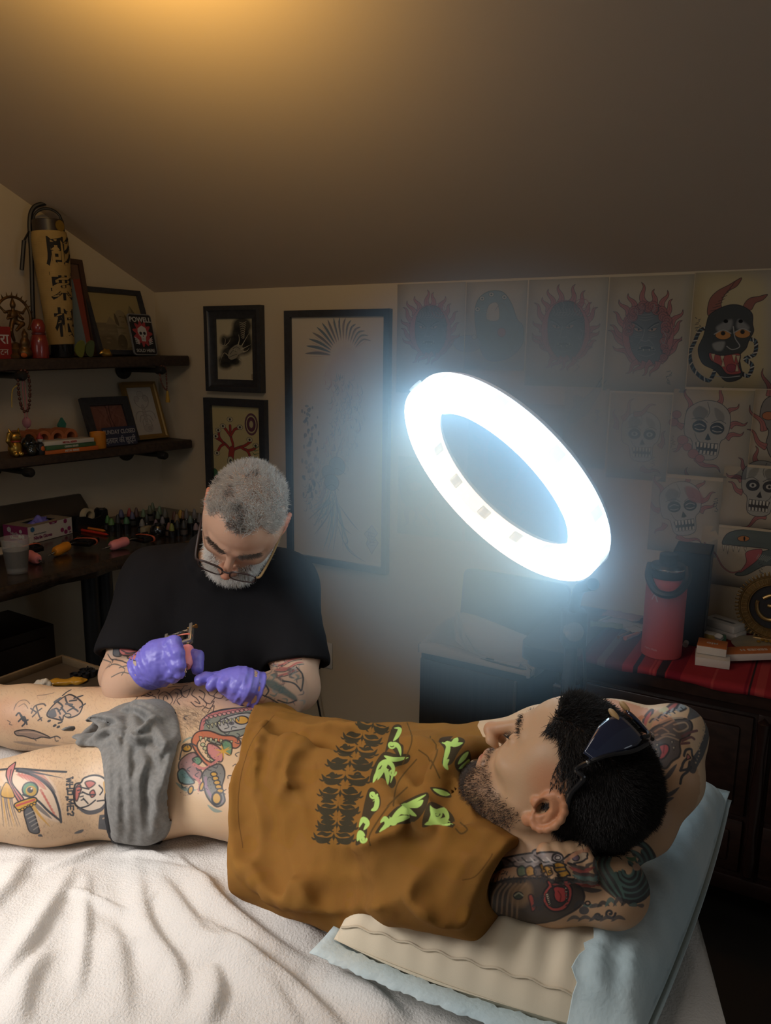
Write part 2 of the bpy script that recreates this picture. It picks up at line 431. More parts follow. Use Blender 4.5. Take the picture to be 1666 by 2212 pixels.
def art_mat(name, canvas, rough=0.7, attr=None, spec=0.3, bump=None, sss=0.0, uvname='UVMap'):
    m = bpy.data.materials.new(name); m.use_nodes = True; N = m.node_tree.nodes; Lk = m.node_tree.links; b = N['Principled BSDF']
    t = N.new('ShaderNodeTexImage'); t.image = canvas.image(name); t.extension = 'EXTEND'; t.interpolation = 'Linear'
    u = N.new('ShaderNodeUVMap'); u.uv_map = uvname; Lk.new(u.outputs[0], t.inputs[0])
    col = t.outputs[0]
    if attr:
        a = N.new('ShaderNodeAttribute'); a.attribute_name = attr
        mx = N.new('ShaderNodeMix'); mx.data_type = 'RGBA'; mx.blend_type = 'MULTIPLY'; mx.inputs[0].default_value = 1.0
        Lk.new(a.outputs['Color'], mx.inputs[6]); Lk.new(col, mx.inputs[7]); col = mx.outputs[2]
    Lk.new(col, b.inputs['Base Color']); b.inputs['Roughness'].default_value = rough; b.inputs['Specular IOR Level'].default_value = spec
    if sss: b.inputs['Subsurface Weight'].default_value = sss; b.inputs['Subsurface Radius'].default_value = (0.012, 0.005, 0.003); b.inputs['Subsurface Scale'].default_value = 0.5
    if bump:
        tc = N.new('ShaderNodeTexCoord'); n2 = N.new('ShaderNodeTexNoise'); n2.inputs['Scale'].default_value = bump[0]; Lk.new(tc.outputs['Object'], n2.inputs['Vector'])
        bp = N.new('ShaderNodeBump'); bp.inputs['Strength'].default_value = bump[1]; bp.inputs['Distance'].default_value = 0.001
        Lk.new(n2.outputs[0], bp.inputs['Height']); Lk.new(bp.outputs[0], b.inputs['Normal'])
    return m
def set_uv(me, uv):
    """uv: one pair per vertex"""
    L = me.uv_layers.new(name='UVMap'); vi = np.zeros(len(me.loops), np.int32); me.loops.foreach_get('vertex_index', vi)
    L.data.foreach_set('uv', np.asarray(uv, np.float32)[vi].ravel())
INK = (0.035, 0.037, 0.042); INK2 = (0.135, 0.14, 0.15); PINK = (0.36, 0.145, 0.135); PALE = (0.52, 0.44, 0.33)

def tongue(c, p0, d, L, w, bend, col, line=1.6):
    """one licking flame from p0 along direction d"""
    d = np.array(d, float)/np.hypot(*d); n = np.array([-d[1], d[0]]); t = np.linspace(0, 1, 8)
    cen = np.array(p0)+np.outer(t*L, d)+np.outer(np.sin(t*6.0)*bend*L*(0.35+0.65*t), n); hw = (w/2)*(1-t)**0.8+0.3
    nn = np.gradient(cen, axis=0); nn = np.c_[-nn[:, 1], nn[:, 0]]/np.hypot(nn[:, 0], nn[:, 1])[:, None]
    c.poly(np.r_[cen+nn*hw[:, None], (cen-nn*hw[:, None])[::-1]], col, line=line)
    c.stroke(cen[:6], w*0.22, tuple(np.array(col)*0.55+0.03), taper=1)
def spiral(c, p, r, turns=1.6, wd=1.5, col=INK, ph=0.0):
    t = np.linspace(0, 1, 26); a = ph+t*turns*2*math.pi; R = r*(1-t*0.9)
    c.stroke(np.c_[p[0]+R*np.cos(a), p[1]+R*np.sin(a)], wd, col, smooth=False)
def fudo(c, cx, cy, s, curls=False, fl=1.0, seed=1, look=1):
    r = np.random.default_rng(seed)
    for i in range(17):
        a = math.radians(100+i*20+r.uniform(-5, 5)); b = np.array([cx+0.72*s*math.cos(a), cy+0.92*s*math.sin(a)])
        d = np.array([math.cos(a)*0.8+0.1*look, math.sin(a)*0.55-0.75]); tongue(c, b, d, s*r.uniform(0.42, 0.62)*fl, s*0.2, r.choice([-1, 1])*0.13, PINK)
    c.ell((cx, cy), 0.78*s, 0.98*s, PINK, line=1.4)
    c.poly([(cx-.55*s, cy-.35*s), (cx-.3*s, cy-.85*s), (cx+.25*s, cy-.9*s), (cx+.58*s, cy-.4*s), (cx+.55*s, cy+.35*s), (cx+.25*s, cy+.85*s), (cx-.15*s, cy+.9*s), (cx-.5*s, cy+.45*s)], INK2, line=1.8)
    if curls:
        for i in range(15):
            a = math.radians(165+i*15); p = (cx+0.60*s*math.cos(a)*(1.0-0.12*(i % 2)), cy-.25*s+0.62*s*math.sin(a)*(1.0-0.12*(i % 2)))
            c.ell(p, .15*s, None, (0.30, 0.12, 0.11), line=1.2); spiral(c, p, .13*s, 1.7, 1.1)
        for i in range(6):
            p = (cx+(.5+.05*math.sin(i*2))*s, cy+(-.1+.16*i)*s); c.ell(p, .12*s, None, (0.30, 0.12, 0.11), line=1.2); spiral(c, p, .1*s, 1.6, 1.0)
    else:
        spiral(c, (cx+.55*s*look, cy-.78*s), .34*s, 2.6, 2.0, (0.30, 0.06, 0.07))
        for i in range(9):
            x = cx+(-.4+.1*i)*s; c.stroke([(x, cy-.72*s), (x+.05*s, cy-.6*s), (x-.04*s, cy-.48*s)], 1.4, (0.30, 0.30, 0.32))
    L = (0.27, 0.275, 0.28); Lw = max(1.3, .028*s); e_ = np.random.default_rng(seed+5)
    for k in range(34):                                           # combed hair and beard strokes
        a = math.radians(e_.uniform(140, 400)); x, y = cx+.5*s*math.cos(a), cy+.72*s*math.sin(a); c.stroke([(x, y), (x+.09*s*math.cos(a+.5), y+.12*s*math.sin(a+.5)), (x+.16*s*math.cos(a), y+.22*s*math.sin(a))], 1.4, (.055, .058, .065) if k % 2 else (.24, .22, .22))
    for sg in (-1, 1):
        ex = cx-.08*s+sg*.20*s
        c.stroke([(ex+sg*.20*s, cy-.36*s), (ex+sg*.06*s, cy-.30*s), (ex-sg*.12*s, cy-.16*s)], Lw*2.2, (.05, .05, .055)); c.stroke([(ex+sg*.19*s, cy-.31*s), (ex+sg*.04*s, cy-.25*s), (ex-sg*.12*s, cy-.12*s)], Lw, L)
        c.poly([(ex-sg*.12*s, cy-.10*s), (ex+sg*.02*s, cy-.18*s), (ex+sg*.15*s, cy-.19*s), (ex+sg*.06*s, cy-.09*s)], (0.36, 0.25, 0.20), line=1.4); c.ell((ex, cy-.14*s), .03*s, .035*s, (0.02, 0.02, 0.02))
        for k in range(3): c.stroke([(ex-sg*.10*s, cy+(.0+.05*k)*s), (ex+sg*.06*s, cy+(-.03+.06*k)*s), (ex+sg*.16*s, cy+(-.08+.07*k)*s)], Lw*.7, L, taper=1)
        c.stroke([(cx-.08*s+sg*.08*s, cy+.16*s), (cx-.08*s+sg*.20*s, cy+.26*s), (cx-.08*s+sg*.28*s, cy+.44*s)], Lw, L, taper=1)
    c.stroke([(cx-.10*s, cy-.14*s), (cx-.16*s, cy+.10*s), (cx-.22*s, cy+.17*s), (cx-.08*s, cy+.21*s), (cx+.04*s, cy+.17*s)], Lw*1.1, L)
    for k in range(3): c.stroke([(cx-.30*s, cy-(.46+.07*k)*s), (cx-.08*s, cy-(.42+.08*k)*s), (cx+.18*s, cy-(.48+.07*k)*s)], Lw*.8, L, taper=2)
    c.poly([(cx-.34*s, cy+.50*s), (cx-.22*s, cy+.38*s), (cx-.06*s, cy+.35*s), (cx+.10*s, cy+.38*s), (cx+.22*s, cy+.48*s), (cx-.04*s, cy+.46*s)], (.05, .045, .045), line=1.6, lcol=L)
    for x, d in ((-.24, -.12), (.12, -.13), (-.14, .10), (.04, .10)): c.poly([(cx+(x-.03)*s, cy+.44*s), (cx+(x+.03)*s, cy+.44*s), (cx+x*s, cy+(.44+d)*s)], (0.44, 0.41, 0.34), line=1, smooth=False)
    c.stroke([(cx-.28*s, cy+.60*s), (cx-.05*s, cy+.66*s), (cx+.2*s, cy+.58*s)], Lw, L); c.stroke([(cx+.44*s, cy-.10*s), (cx+.54*s, cy+.06*s), (cx+.46*s, cy+.28*s), (cx+.40*s, cy+.16*s)], Lw, L)
    for i in range(4): tongue(c, (cx+(-.3+.2*i)*s, cy+.82*s), (-.55+.1*i, .5), s*.5, s*.17, .14*(-1)**i, PINK)
def skull(c, cx, cy, s, flip=1, fill=(0.36, 0.35, 0.32), red=True, rot=0.0, seed=3, closed=False):
    r = np.random.default_rng(seed); cr, sr = math.cos(rot), math.sin(rot)
    def P(l): return [(cx+flip*s*(x*cr-y*sr), cy+s*(x*sr+y*cr)) for x, y in l]
    if red:
        for (x, y, dx, dy, L) in [(-.6, -.5, -.2, -1, .8), (-.75, 0, -.8, -.6, .6), (.6, -.55, .6, -.7, .55), (.75, -.2, 1, -.4, .6), (.7, .2, .9, -.5, .6), (-.6, .5, -.5, .4, .5), (-.2, .95, .6, .3, .9), (.3, -.85, .2, -1, .6)]:
            a, b = P([(x, y), (x+dx, y+dy)]); tongue(c, a, np.array(b)-np.array(a), s*L, s*.19, .15*r.choice([-1, 1]), PINK)
    c.poly(P([(-.72, -.1), (-.66, -.6), (-.2, -.93), (.35, -.92), (.72, -.6), (.76, -.1), (.66, .2), (.52, .35), (.46, .85), (.1, .98), (-.3, .86), (-.42, .4), (-.66, .25)]), fill, line=2.0)
    c.poly(P([(-.5, -.5), (-.3, -.75), (0, -.6), (-.1, -.35), (-.3, -.25)]), tuple(np.array(fill)*.45), .8, soft=3); c.poly(P([(.2, -.75), (.5, -.6), (.55, -.35), (.3, -.4)]), tuple(np.array(fill)*.5), .7, soft=3)
    for x in (-.22, .36):
        c.ell(P([(x, -.08)])[0], .23*s, .19*s, (0.05, 0.05, 0.055), line=1.6)
        if closed: c.stroke(P([(x-.16, -.1), (x, -.16), (x+.16, -.1)]), .05*s, (0.4, 0.39, 0.36)); c.stroke(P([(x-.14, 0), (x, .03), (x+.14, 0)]), .05*s, (0.4, 0.39, 0.36))
        else: c.ell(P([(x, -.08)])[0], .13*s, .09*s, (0.42, 0.4, 0.36), line=1.2); c.ell(P([(x, -.08)])[0], .05*s, None, (0.03, 0.03, 0.03))
    c.poly(P([(.08, .1), (.2, .3), (.1, .34), (0, .32)]), (0.04, 0.04, 0.045), smooth=False)
    c.stroke(P([(-.5, -.3), (-.2, -.36), (.02, -.24)]), 1.8); c.stroke(P([(.16, -.24), (.4, -.36), (.62, -.28)]), 1.8); c.stroke(P([(-.05, -.9), (.05, -.6), (-.02, -.4)]), 1.5); c.stroke(P([(-.35, .15), (-.25, .35), (-.1, .45)]), 1.6)
    c.poly(P([(-.3, .45), (.45, .4), (.44, .78), (-.2, .8)]), (0.06, 0.05, 0.05), smooth=False)
    for i in range(6):
        x = -.26+.12*i; c.poly(P([(x, .43), (x+.1, .42), (x+.09, .58), (x+.02, .6)]), (0.5, 0.47, 0.4), line=1.1, smooth=False); c.poly(P([(x+.02, .68), (x+.1, .67), (x+.1, .8), (x+.01, .82)]), (0.46, 0.43, 0.37), line=1.1, smooth=False)
# ================================================================== THE ROOM
SL = 0.484                                                      # rise of the sloping ceiling per metre from the back wall
def bw(u, z, d=0.0): return CORNER+BU*u+BN*d+Z*z                # a place given along the back wall, up, and out from it
def lw(w, z, d=0.0): return CORNER+LW*w+LN*d+Z*z
M_wall = mat('wall_paint', (0.53, 0.435, 0.305), 0.85, bump=0.05, bscale=300)
M_ceil = mat('ceiling_paint', (0.50, 0.405, 0.315), 0.9, bump=0.05, bscale=200)
M_trim = mat('trim_paint', (0.62, 0.62, 0.60), 0.5)
def slab(name, pts, nrm, th, m):
    pts = [np.array(p) for p in pts]; nrm = np.array(nrm); n = len(pts)
    b = MB().add(pts+[p-nrm*th for p in pts], [tuple(range(n)), tuple(range(n, 2*n))[::-1]]+[(i, (i+1) % n, n+(i+1) % n, n+i) for i in range(n)])
    o = b.obj(name, m, smooth=False); o['kind'] = 'structure'; return o
slab('wall_back', [bw(-.15, FLOOR), bw(3.3, FLOOR), bw(3.3, KNEE), bw(-.15, KNEE)], BN, 0.12, M_wall)
slab('wall_left', [lw(0, FLOOR), lw(0, KNEE), lw(3.2, KNEE+SL*3.2), lw(3.2, FLOOR)], LN, 0.12, M_wall)
CN = np.cross(BU, BN+Z*SL); CN /= np.linalg.norm(CN)
if CN[2] > 0: CN = -CN
slab('ceiling', [bw(-.5, KNEE), bw(3.3, KNEE), bw(3.3, KNEE+SL*3.2, 3.2), bw(-.9, KNEE+SL*3.2, 3.2)], CN, 0.12, M_ceil)
# floor of dark planks
fl = slab('floor', [bw(-.3, FLOOR-.012), bw(3.3, FLOOR-.012), bw(3.3, FLOOR-.012, 3.4), bw(-.9, FLOOR-.012, 3.4)], Z, 0.1, mat('subfloor', (0.03, 0.025, 0.02), 0.9))
M_plank = []
for i, c in enumerate([(0.085, 0.056, 0.040), (0.070, 0.046, 0.034), (0.10, 0.068, 0.048)]):
    M_plank.append(mat('plank_wood_%d' % i, tuple(x*1.6 for x in c), 0.42, noise=0.45, nscale=9, stretch=(1.2, 14, 14), bump=0.2, bscale=40))
PW, PL = 0.15, 1.22
pm = [MB().box((0, 0, -.012), (PL-.003, PW-.003, 0), 0.002).mesh('plank') for _ in M_plank]
for me, m in zip(pm, M_plank): me.materials.append(m)
Mfl = frame(bw(0, FLOOR), BU, BN)
for j in range(22):
    for i in range(3):
        x = -0.5+((j*0.41) % PL)-PL*0.4+i*PL
        if x > 3.25: continue
        o = link('plank', pm[(i*2+j*5+j//3) % 3], None, fl)
        o.matrix_basis = Mfl @ Matrix.Translation((x, j*PW+.002, 0.0)) if BU[0]*BN[1]-BU[1]*BN[0] > 0 else Mfl @ Matrix.Translation((x, -(j+1)*PW-.002, 0.0))
bb = MB().box((0.0, 0, 0), (3.28, 0.105, 0.016), 0.003).obj('baseboard_back', M_trim, M=frame(bw(0.0, FLOOR+.001, .0005), BU, Z)); bb['kind'] = 'structure'
bb = MB().box((-2.6, 0, 0), (-0.03, 0.105, 0.016), 0.003).obj('baseboard_left', M_trim, M=frame(lw(0, FLOOR+.001, .0005), -LW, Z)); bb['kind'] = 'structure'

# ------------------------------------------------------------------ outlet, plug and black cable
def wall_frame(px, py, off=0.0005):
    p = Wp(px, py, off); return frame(p, BU, Z)
t = thing('wall_outlet', 'white wall outlet plate low on the back wall beside the seated artist', 'outlet', M=wall_frame(704, 1414))
M_plate = mat('outlet_plastic', (0.60, 0.56, 0.50), 0.4); M_blk = mat('black_plastic', (0.012, 0.012, 0.014), 0.4)
MB().box((-.036, -.058, 0), (.036, .058, .006), .003).obj('plate', M_plate, t)
for y in (-.02, .02):
    s_ = MB().box((-.017, y-.014, .004), (.017, y+.014, .0085), .003).obj('socket', M_plate, t)
    MB().box((-.007, y-.004, .0078), (-.005, y+.006, .0088)).box((.005, y-.004, .0078), (.007, y+.006, .0088)).obj('slot', M_blk, s_)
t2 = thing('power_cord', 'black plug and cord hanging from the wall outlet', 'cord', M=wall_frame(697, 1405, .009))
MB().box((-.016, -.014, 0), (.016, .014, .038), .006).obj('plug', M_blk, t2)
cp = [(0, -.012, .030), (-.012, -.035, .036), (-.016, -.10, .03), (-.012, -.2, .028), (.006, -.30, .024), (.02, -.40, .02), (.022, -.46, .02)]
MB().tube(catmull(cp, 8), .0042, 8).obj('cable', M_blk, t2)

# ------------------------------------------------------------------ picture frames
M_frame = mat('frame_black', (0.035, 0.036, 0.042), 0.35, noise=.3, nscale=60)
def frame_parts(t, w, h, fw, dep, m, art, inner=None, stepped=False):
    """a mitred frame in the local x-y plane, centred, with its print; children of t"""
    prof = [(0, 0), (0, dep), (fw*.35, dep), (fw*.55, dep*.72), (fw, dep*.6), (fw, 0)] if stepped else [(0, 0), (0, dep), (fw, dep*.85), (fw, 0)]
    V = []; k = len(prof); F = []
    for sx, sy in ((-1, -1), (1, -1), (1, 1), (-1, 1)):
        for a, z in prof: V.append((sx*(w/2-a), sy*(h/2-a), z))
    for i in range(4):
        j = (i+1) % 4
        for q in range(k): F.append((i*k+q, i*k+(q+1) % k, j*k+(q+1) % k, j*k+q))
    MB().add(V, F).obj('picture_frame', m, t)
    W2, H2 = w/2-fw+.001, h/2-fw+.001
    V = [(-W2, -H2, dep*.3), (W2, -H2, dep*.3), (W2, H2, dep*.3), (-W2, H2, dep*.3)]
    me = bpy.data.meshes.new('print'); b = MB().add(V+[(x, y, 0.0005) for x, y, _ in V], [(0, 1, 2, 3), (7, 6, 5, 4), (0, 4, 5, 1), (1, 5, 6, 2), (2, 6, 7, 3), (3, 7, 4, 0)])
    me = b.mesh('print', False); v = np.array([q.co[:] for q in me.vertices]); set_uv(me, np.c_[(v[:, 0]+W2)/(2*W2), (v[:, 1]+H2)/(2*H2)])
    link('print', me, art, t)
def wall_pic(tl, tr, bl, br):
    q = [Wp(*p, .0) for p in (tl, tr, bl, br)]; uv = np.array([wall_uv(p) for p in q]); c = uv.mean(0)
    w = (uv[1, 0]-uv[0, 0]+uv[3, 0]-uv[2, 0])/2; h = (uv[0, 1]+uv[1, 1]-uv[2, 1]-uv[3, 1])/2
    return bw(c[0], c[1], .001), w, h
def unit(w, h):   # drawing points in 0..100 across, 0..100 down
    return lambda p: np.c_[p[:, 0]*w/100.0, p[:, 1]*h/100.0]
PAPER = (0.52, 0.45, 0.32)
# dragon in ink
c = Canvas(330, 560, (0.46, 0.40, 0.27), unit(330, 560))
for x, y, rx, ry in [(70, 12, 26, 14), (62, 24, 22, 12), (50, 38, 30, 12), (66, 46, 30, 14), (38, 56, 26, 12), (28, 68, 26, 9), (22, 76, 18, 7), (20, 36, 10, 9), (84, 36, 12, 16), (50, 70, 14, 7)]:
    c.ell((x, y), rx, ry, (0.012, 0.012, 0.012), .93, soft=34)
for i in range(9): c.stroke([(62+i*.6, 6+i*3), (72, 8+i*3), (82-i*.8, 5+i*3)], 6, (0.40, 0.35, 0.25), taper=2)
c.poly([(30, 62), (34, 52), (46, 45), (58, 42), (70, 46), (72, 54), (60, 58), (52, 64), (38, 67)], (0.26, 0.23, 0.17), soft=5)
for p in [[(58, 43), (62, 34), (60, 26)], [(68, 44), (76, 36), (90, 22)], [(66, 50), (80, 46), (92, 42)], [(72, 54), (82, 52), (88, 47)]]: c.stroke(p, 9, (0.45, 0.40, 0.29), taper=1)
for p in [[(30, 60), (20, 56), (12, 64), (8, 72)], [(60, 66), (72, 74), (60, 84), (55, 90), (66, 93), (76, 86), (88, 76)], [(10, 42), (20, 44), (24, 34), (18, 30)], [(24, 44), (34, 38), (38, 32)]]: c.stroke(p, 7, (0.42, 0.37, 0.26), taper=1)
for i in range(7): c.stroke([(56+i, 52+i*1.6), (70+i*2, 53+i*2.2), (84, 52+i*3)], 2.2, (0.42, 0.37, 0.27), taper=1)
for p in [[(36, 58), (44, 52), (52, 54)], [(34, 63), (44, 60), (54, 58)], [(44, 49), (54, 46), (62, 49)]]: c.stroke(p, 4, (0.02, 0.02, 0.02))
c.ell((50, 51), 3.2, 1.5, (0.5, 0.45, 0.3)); c.ell((50, 51), 1.2, .9, (0, 0, 0)); c.poly([(92, 90), (98, 90), (98, 98), (92, 98)], (0.25, 0.2, 0.13), smooth=False)
o, w, h = wall_pic((449, 662), (571, 660), (457, 845), (575, 848))
t = thing('framed_picture', 'black stepped frame with an ink dragon painting, upper of two small pictures', 'picture', M=frame(o, BU, Z))
frame_parts(t, w, h, .052, .032, M_frame, art_mat('dragon_print', c), stepped=True)
# hand holding a many-eyed tree
c = Canvas(380, 620, (0.50, 0.42, 0.21), unit(380, 620)); RD = (0.34, 0.045, 0.035); GN = (0.055, 0.14, 0.065)
def branch(p, w): c.stroke(p, w+5, INK); c.stroke(p, w, RD)
br = [[(38, 72), (37, 55), (42, 44), (38, 34), (37, 22)], [(38, 50), (28, 44), (18, 40), (8, 37)], [(22, 42), (14, 36), (13, 31)], [(24, 43), (16, 46), (10, 52)], [(38, 50), (52, 46), (66, 43), (78, 38)], [(58, 45), (70, 48), (84, 46), (88, 43)], [(68, 47), (74, 51), (76, 56)], [(38, 34), (30, 28), (24, 24)], [(38, 33), (46, 26), (54, 24)]]
for b_ in br: branch(b_, 15)
branch([(38, 76), (37, 58), (40, 48)], 40)
for x, y in [(37, 15), (22, 23), (57, 23), (12, 28), (6, 35), (8, 54), (76, 36), (88, 42), (77, 58)]:
    c.ell((x, y), 6, 2.6, (0.50, 0.45, 0.30), line=2.5); c.ell((x, y), 2, 1.4, (0.03, 0.03, 0.03))
c.ell((36, 62), 6.5, 5.5, (0.5, 0.45, 0.3), line=3); c.ell((36, 62), 2.6, 2.6, (0.03, 0.03, 0.03)); c.stroke([(60, 59), (57, 62), (61, 66)], 5, INK)
for i in range(5): c.ell((80, 19), 13-2.2*i, 12-2*i, [(0.14, 0.05, 0.08), (0.45, 0.38, 0.22), (0.12, 0.03, 0.06)][i % 3], line=2)
for i in range(6): c.stroke([(88-i*1.5, 44+i*4), (96, 42+i*4)], 6, GN, taper=1); c.stroke([(88-i*1.5, 44+i*4), (82-i, 40+i*4.4)], 6, GN, taper=1)
c.poly([(78, 70), (92, 68), (100, 74), (98, 96), (84, 100), (74, 90)], (0.28, 0.09, 0.05), line=4); c.poly([(82, 84), (90, 76), (96, 84), (92, 96), (84, 95)], (0.45, 0.22, 0.08), line=2); c.ell((88, 86), 3, 3, (0.1, 0.16, 0.07), line=2)
c.poly([(24, 82), (38, 74), (56, 76), (72, 84), (70, 96), (40, 99), (26, 96)], GN, line=3)
for i in range(4): c.poly([(20, 80+i*5), (40, 79+i*5), (44, 82+i*5), (38, 85+i*5), (22, 84+i*5)], (0.07, 0.17, 0.08), line=3)
c.ell((2, 84), 9, 12, GN, line=3); c.ell((6, 86), 5, 7, RD, line=2)
o, w, h = wall_pic((449, 860), (579, 862), (455, 1082), (584, 1088))
t = thing('framed_picture', 'black frame with a red many-eyed tree held by a green hand, behind the artist\'s head', 'picture', M=frame(o, BU, Z))
frame_parts(t, w, h, .033, .028, M_frame, art_mat('tree_print', c))
# tall feathered bird study
c = Canvas(480, 1060, (0.56, 0.49, 0.39), unit(480, 1060)); BL = (0.10, 0.15, 0.19); RO = (0.46, 0.27, 0.23); GR = (0.20, 0.30, 0.29); r_ = np.random.default_rng(3)
for i in range(16):
    a = math.radians(175+i*10.5); x0, y0 = 57+14*math.cos(a), 14.5+5.5*math.sin(a); L = 28-i*.9 if i < 11 else 17
    c.stroke([(x0, y0), (x0+L*.5*math.cos(a), y0+(L*.22)*math.sin(a)-1.2), (x0+L*math.cos(a+.12), y0+(L*.42)*math.sin(a+.12))], 13-i*.35, BL if i % 3 else (0.15, 0.15, 0.17), .9, taper=2)
    c.stroke([(x0, y0+.3), (x0+L*.8*math.cos(a), y0+(L*.36)*math.sin(a))], 2, RO, .8)
c.poly([(44, 17), (56, 11), (72, 14), (76, 22), (72, 32), (58, 36), (48, 28), (38, 24)], (0.53, 0.42, 0.33), .8, soft=22)
for i in range(330):
    t_ = i/330; x = 46+16*math.sin(t_*5.2+.4)+r_.uniform(-17, 17); y = 22+62*t_+r_.uniform(-2, 2); a = r_.uniform(.6, 2.2); L = r_.uniform(3, 9)
    c.stroke([(x, y), (x+L*math.cos(a)*.7, y+L*.4*math.sin(a)), (x+L*math.cos(a+.5), y+L*.5*math.sin(a+.5))], r_.uniform(1.6, 4.2), [RO, BL, GR, (0.24, 0.24, 0.26)][i % 4], .75, taper=2)
for i in range(70):
    x, y = 20+r_.uniform(-6, 6)+4*math.sin(i), 36+i*.55; c.ell((x, y), r_.uniform(.8, 2.2), r_.uniform(.5, 1.1), (0.17, 0.18, 0.20), .75)
for i in range(26): c.stroke([(60-i*.9, 44+i*1.1), (46-i*.6, 58+i*.8), (34-i*.4, 68+i*.6)], 2.4, [RO, GR, (0.3, 0.25, 0.27)][i % 3], .55, taper=2)
for i in range(30):
    a = math.radians(62+i*3.4); x0, y0 = 46+r_.uniform(-5, 5), 72+r_.uniform(-4, 4); L = r_.uniform(14, 34)
    c.stroke([(x0, y0), (x0+L*.6*math.cos(a)+2, y0+L*.4*math.sin(a)), (x0+L*1.1*math.cos(a), y0+L*.75*math.sin(a))], r_.uniform(3, 8), [GR, BL, (0.25, 0.33, 0.34)][i % 3], .72, taper=2)
for x, y, w_ in [(50, 60, 9), (40, 63, 7), (44, 67, 8)]: c.ell((x, y), w_, w_*.42, (0.22, 0.28, 0.29), .8, line=2); c.stroke([(x-w_, y+3), (x, y+1), (x+w_, y+3)], 3, INK, .7)
for p in [[(50, 84), (58, 92), (66, 96), (82, 99)], [(56, 86), (62, 91), (60, 93), (72, 97)], [(48, 80), (56, 85), (66, 88)], [(52, 76), (64, 82), (74, 86)]]: c.stroke(p, 6, BL, .85, taper=2)
c.poly([(88, 83), (94, 86), (91, 88), (95, 90), (88, 95), (82, 91), (84, 89), (80, 87)], (0.40, 0.37, 0.36), smooth=False, line=2)
for i in range(5): c.stroke([(83+i, 86+i*1.4), (91, 86.5+i*1.2)], 3, (0.13, 0.13, 0.17), smooth=False); c.stroke([(85+i*1.6, 85+i), (83+i*1.6, 92-i*.5)], 2.4, (0.15, 0.15, 0.2), smooth=False)
for i in range(5): c.ell((r_.uniform(5, 95), r_.uniform(5, 95)), 16, 6, (0.50, 0.42, 0.30), .25, soft=40)
o, w, h = wall_pic((624, 672), (852, 667), (626, 1207), (838, 1236))
t = thing('framed_picture', 'tall thin black frame with a long feathered bird study, behind the ring light', 'picture', M=frame(o, BU, Z))
frame_parts(t, w, h, .026, .026, M_frame, art_mat('bird_print', c, rough=.35))
# ------------------------------------------------------------------ flash sheets papering the back wall
FU0, FU1, FZ0, FZ1, FS = 1.20, 2.80, 0.70, 1.872, 1150.0
def flash_T(p): 
    out = []
    for x, y in p:
        uv = wall_uv(Wp(x, y)); out.append(((uv[0]-FU0)*FS, (FZ1-uv[1])*FS))
    return np.array(out)
_A = np.array([wall_uv(Wp(x, y)) for x, y in [(900, 640), (1600, 640), (900, 1200), (1600, 1200)]])
def _hom():
    S = [(900, 640), (1600, 640), (900, 1200), (1600, 1200)]; A = []; B = []
    for (x, y), (u, v) in zip(S, _A): A += [[x, y, 1, 0, 0, 0, -u*x, -u*y], [0, 0, 0, x, y, 1, -v*x, -v*y]]; B += [u, v]
    return np.append(np.linalg.solve(np.array(A), np.array(B)), 1).reshape(3, 3)
_H = _hom()
def flash_T(p):
    q = np.c_[p, np.ones(len(p))] @ _H.T; q = q[:, :2]/q[:, 2:]; return np.c_[(q[:, 0]-FU0)*FS, (FZ1-q[:, 1])*FS]
c = Canvas(int((FU1-FU0)*FS), int((FZ1-FZ0)*FS), (0.40, 0.345, 0.265), flash_T)
for i in range(40): c.ell((rng.uniform(860, 1660), rng.uniform(600, 1280)), rng.uniform(20, 70), rng.uniform(10, 40), [(0.36, 0.30, 0.20), (0.43, 0.375, 0.29), (0.38, 0.325, 0.25)][i % 3], .35, soft=40)
c.poly([(1500, 610), (1640, 600), (1655, 700), (1640, 840), (1520, 830)], (0.50, 0.40, 0.19), .6, soft=40)
fudo(c, 930, 715, 58, seed=4, look=.6)
# serpent coiled round a head
c.poly([(1030, 720), (1028, 660), (1050, 632), (1085, 630), (1105, 655), (1118, 690), (1130, 705), (1128, 745), (1095, 775), (1050, 775)], (0.20, 0.25, 0.27), line=1.8)
c.poly([(1052, 690), (1056, 660), (1075, 655), (1078, 690)], (0.45, 0.40, 0.33), line=1.4)
for x, y in [(1062, 636), (1042, 645), (1032, 668), (1090, 642)]: c.ell((x, y), 5.5, 5, (0.46, 0.42, 0.36), line=1.6); c.ell((x, y), 2.2, 2, INK)
for i in range(9): c.stroke([(1036+i*1.2, 662+i*5), (1050+i*1.5, 660+i*5)], 1.8, (0.25, 0.34, 0.33))
for p in [[(1070, 670), (1085, 655), (1100, 680), (1090, 700)], [(1040, 720), (1060, 735), (1085, 730), (1110, 745)], [(1100, 690), (1122, 700), (1110, 730), (1098, 760)], [(1040, 745), (1070, 760), (1100, 770)], [(1080, 705), (1078, 735), (1088, 750)]]: c.stroke(p, 3, INK); c.stroke(p, 1.3, (0.4, 0.4, 0.38))
c.ell((1084, 718), 9, 10, (0.35, 0.13, 0.13), line=1.6); c.ell((1010, 742), 30, 18, (0.27, 0.30, 0.36), .8, line=1.5); c.ell((1025, 728), 5, 5, (0.4, 0.38, 0.34), line=1.4)
fudo(c, 1222, 715, 68, seed=9, look=1)
fudo(c, 1400, 722, 72, curls=True, fl=1.05, seed=12, look=-1)
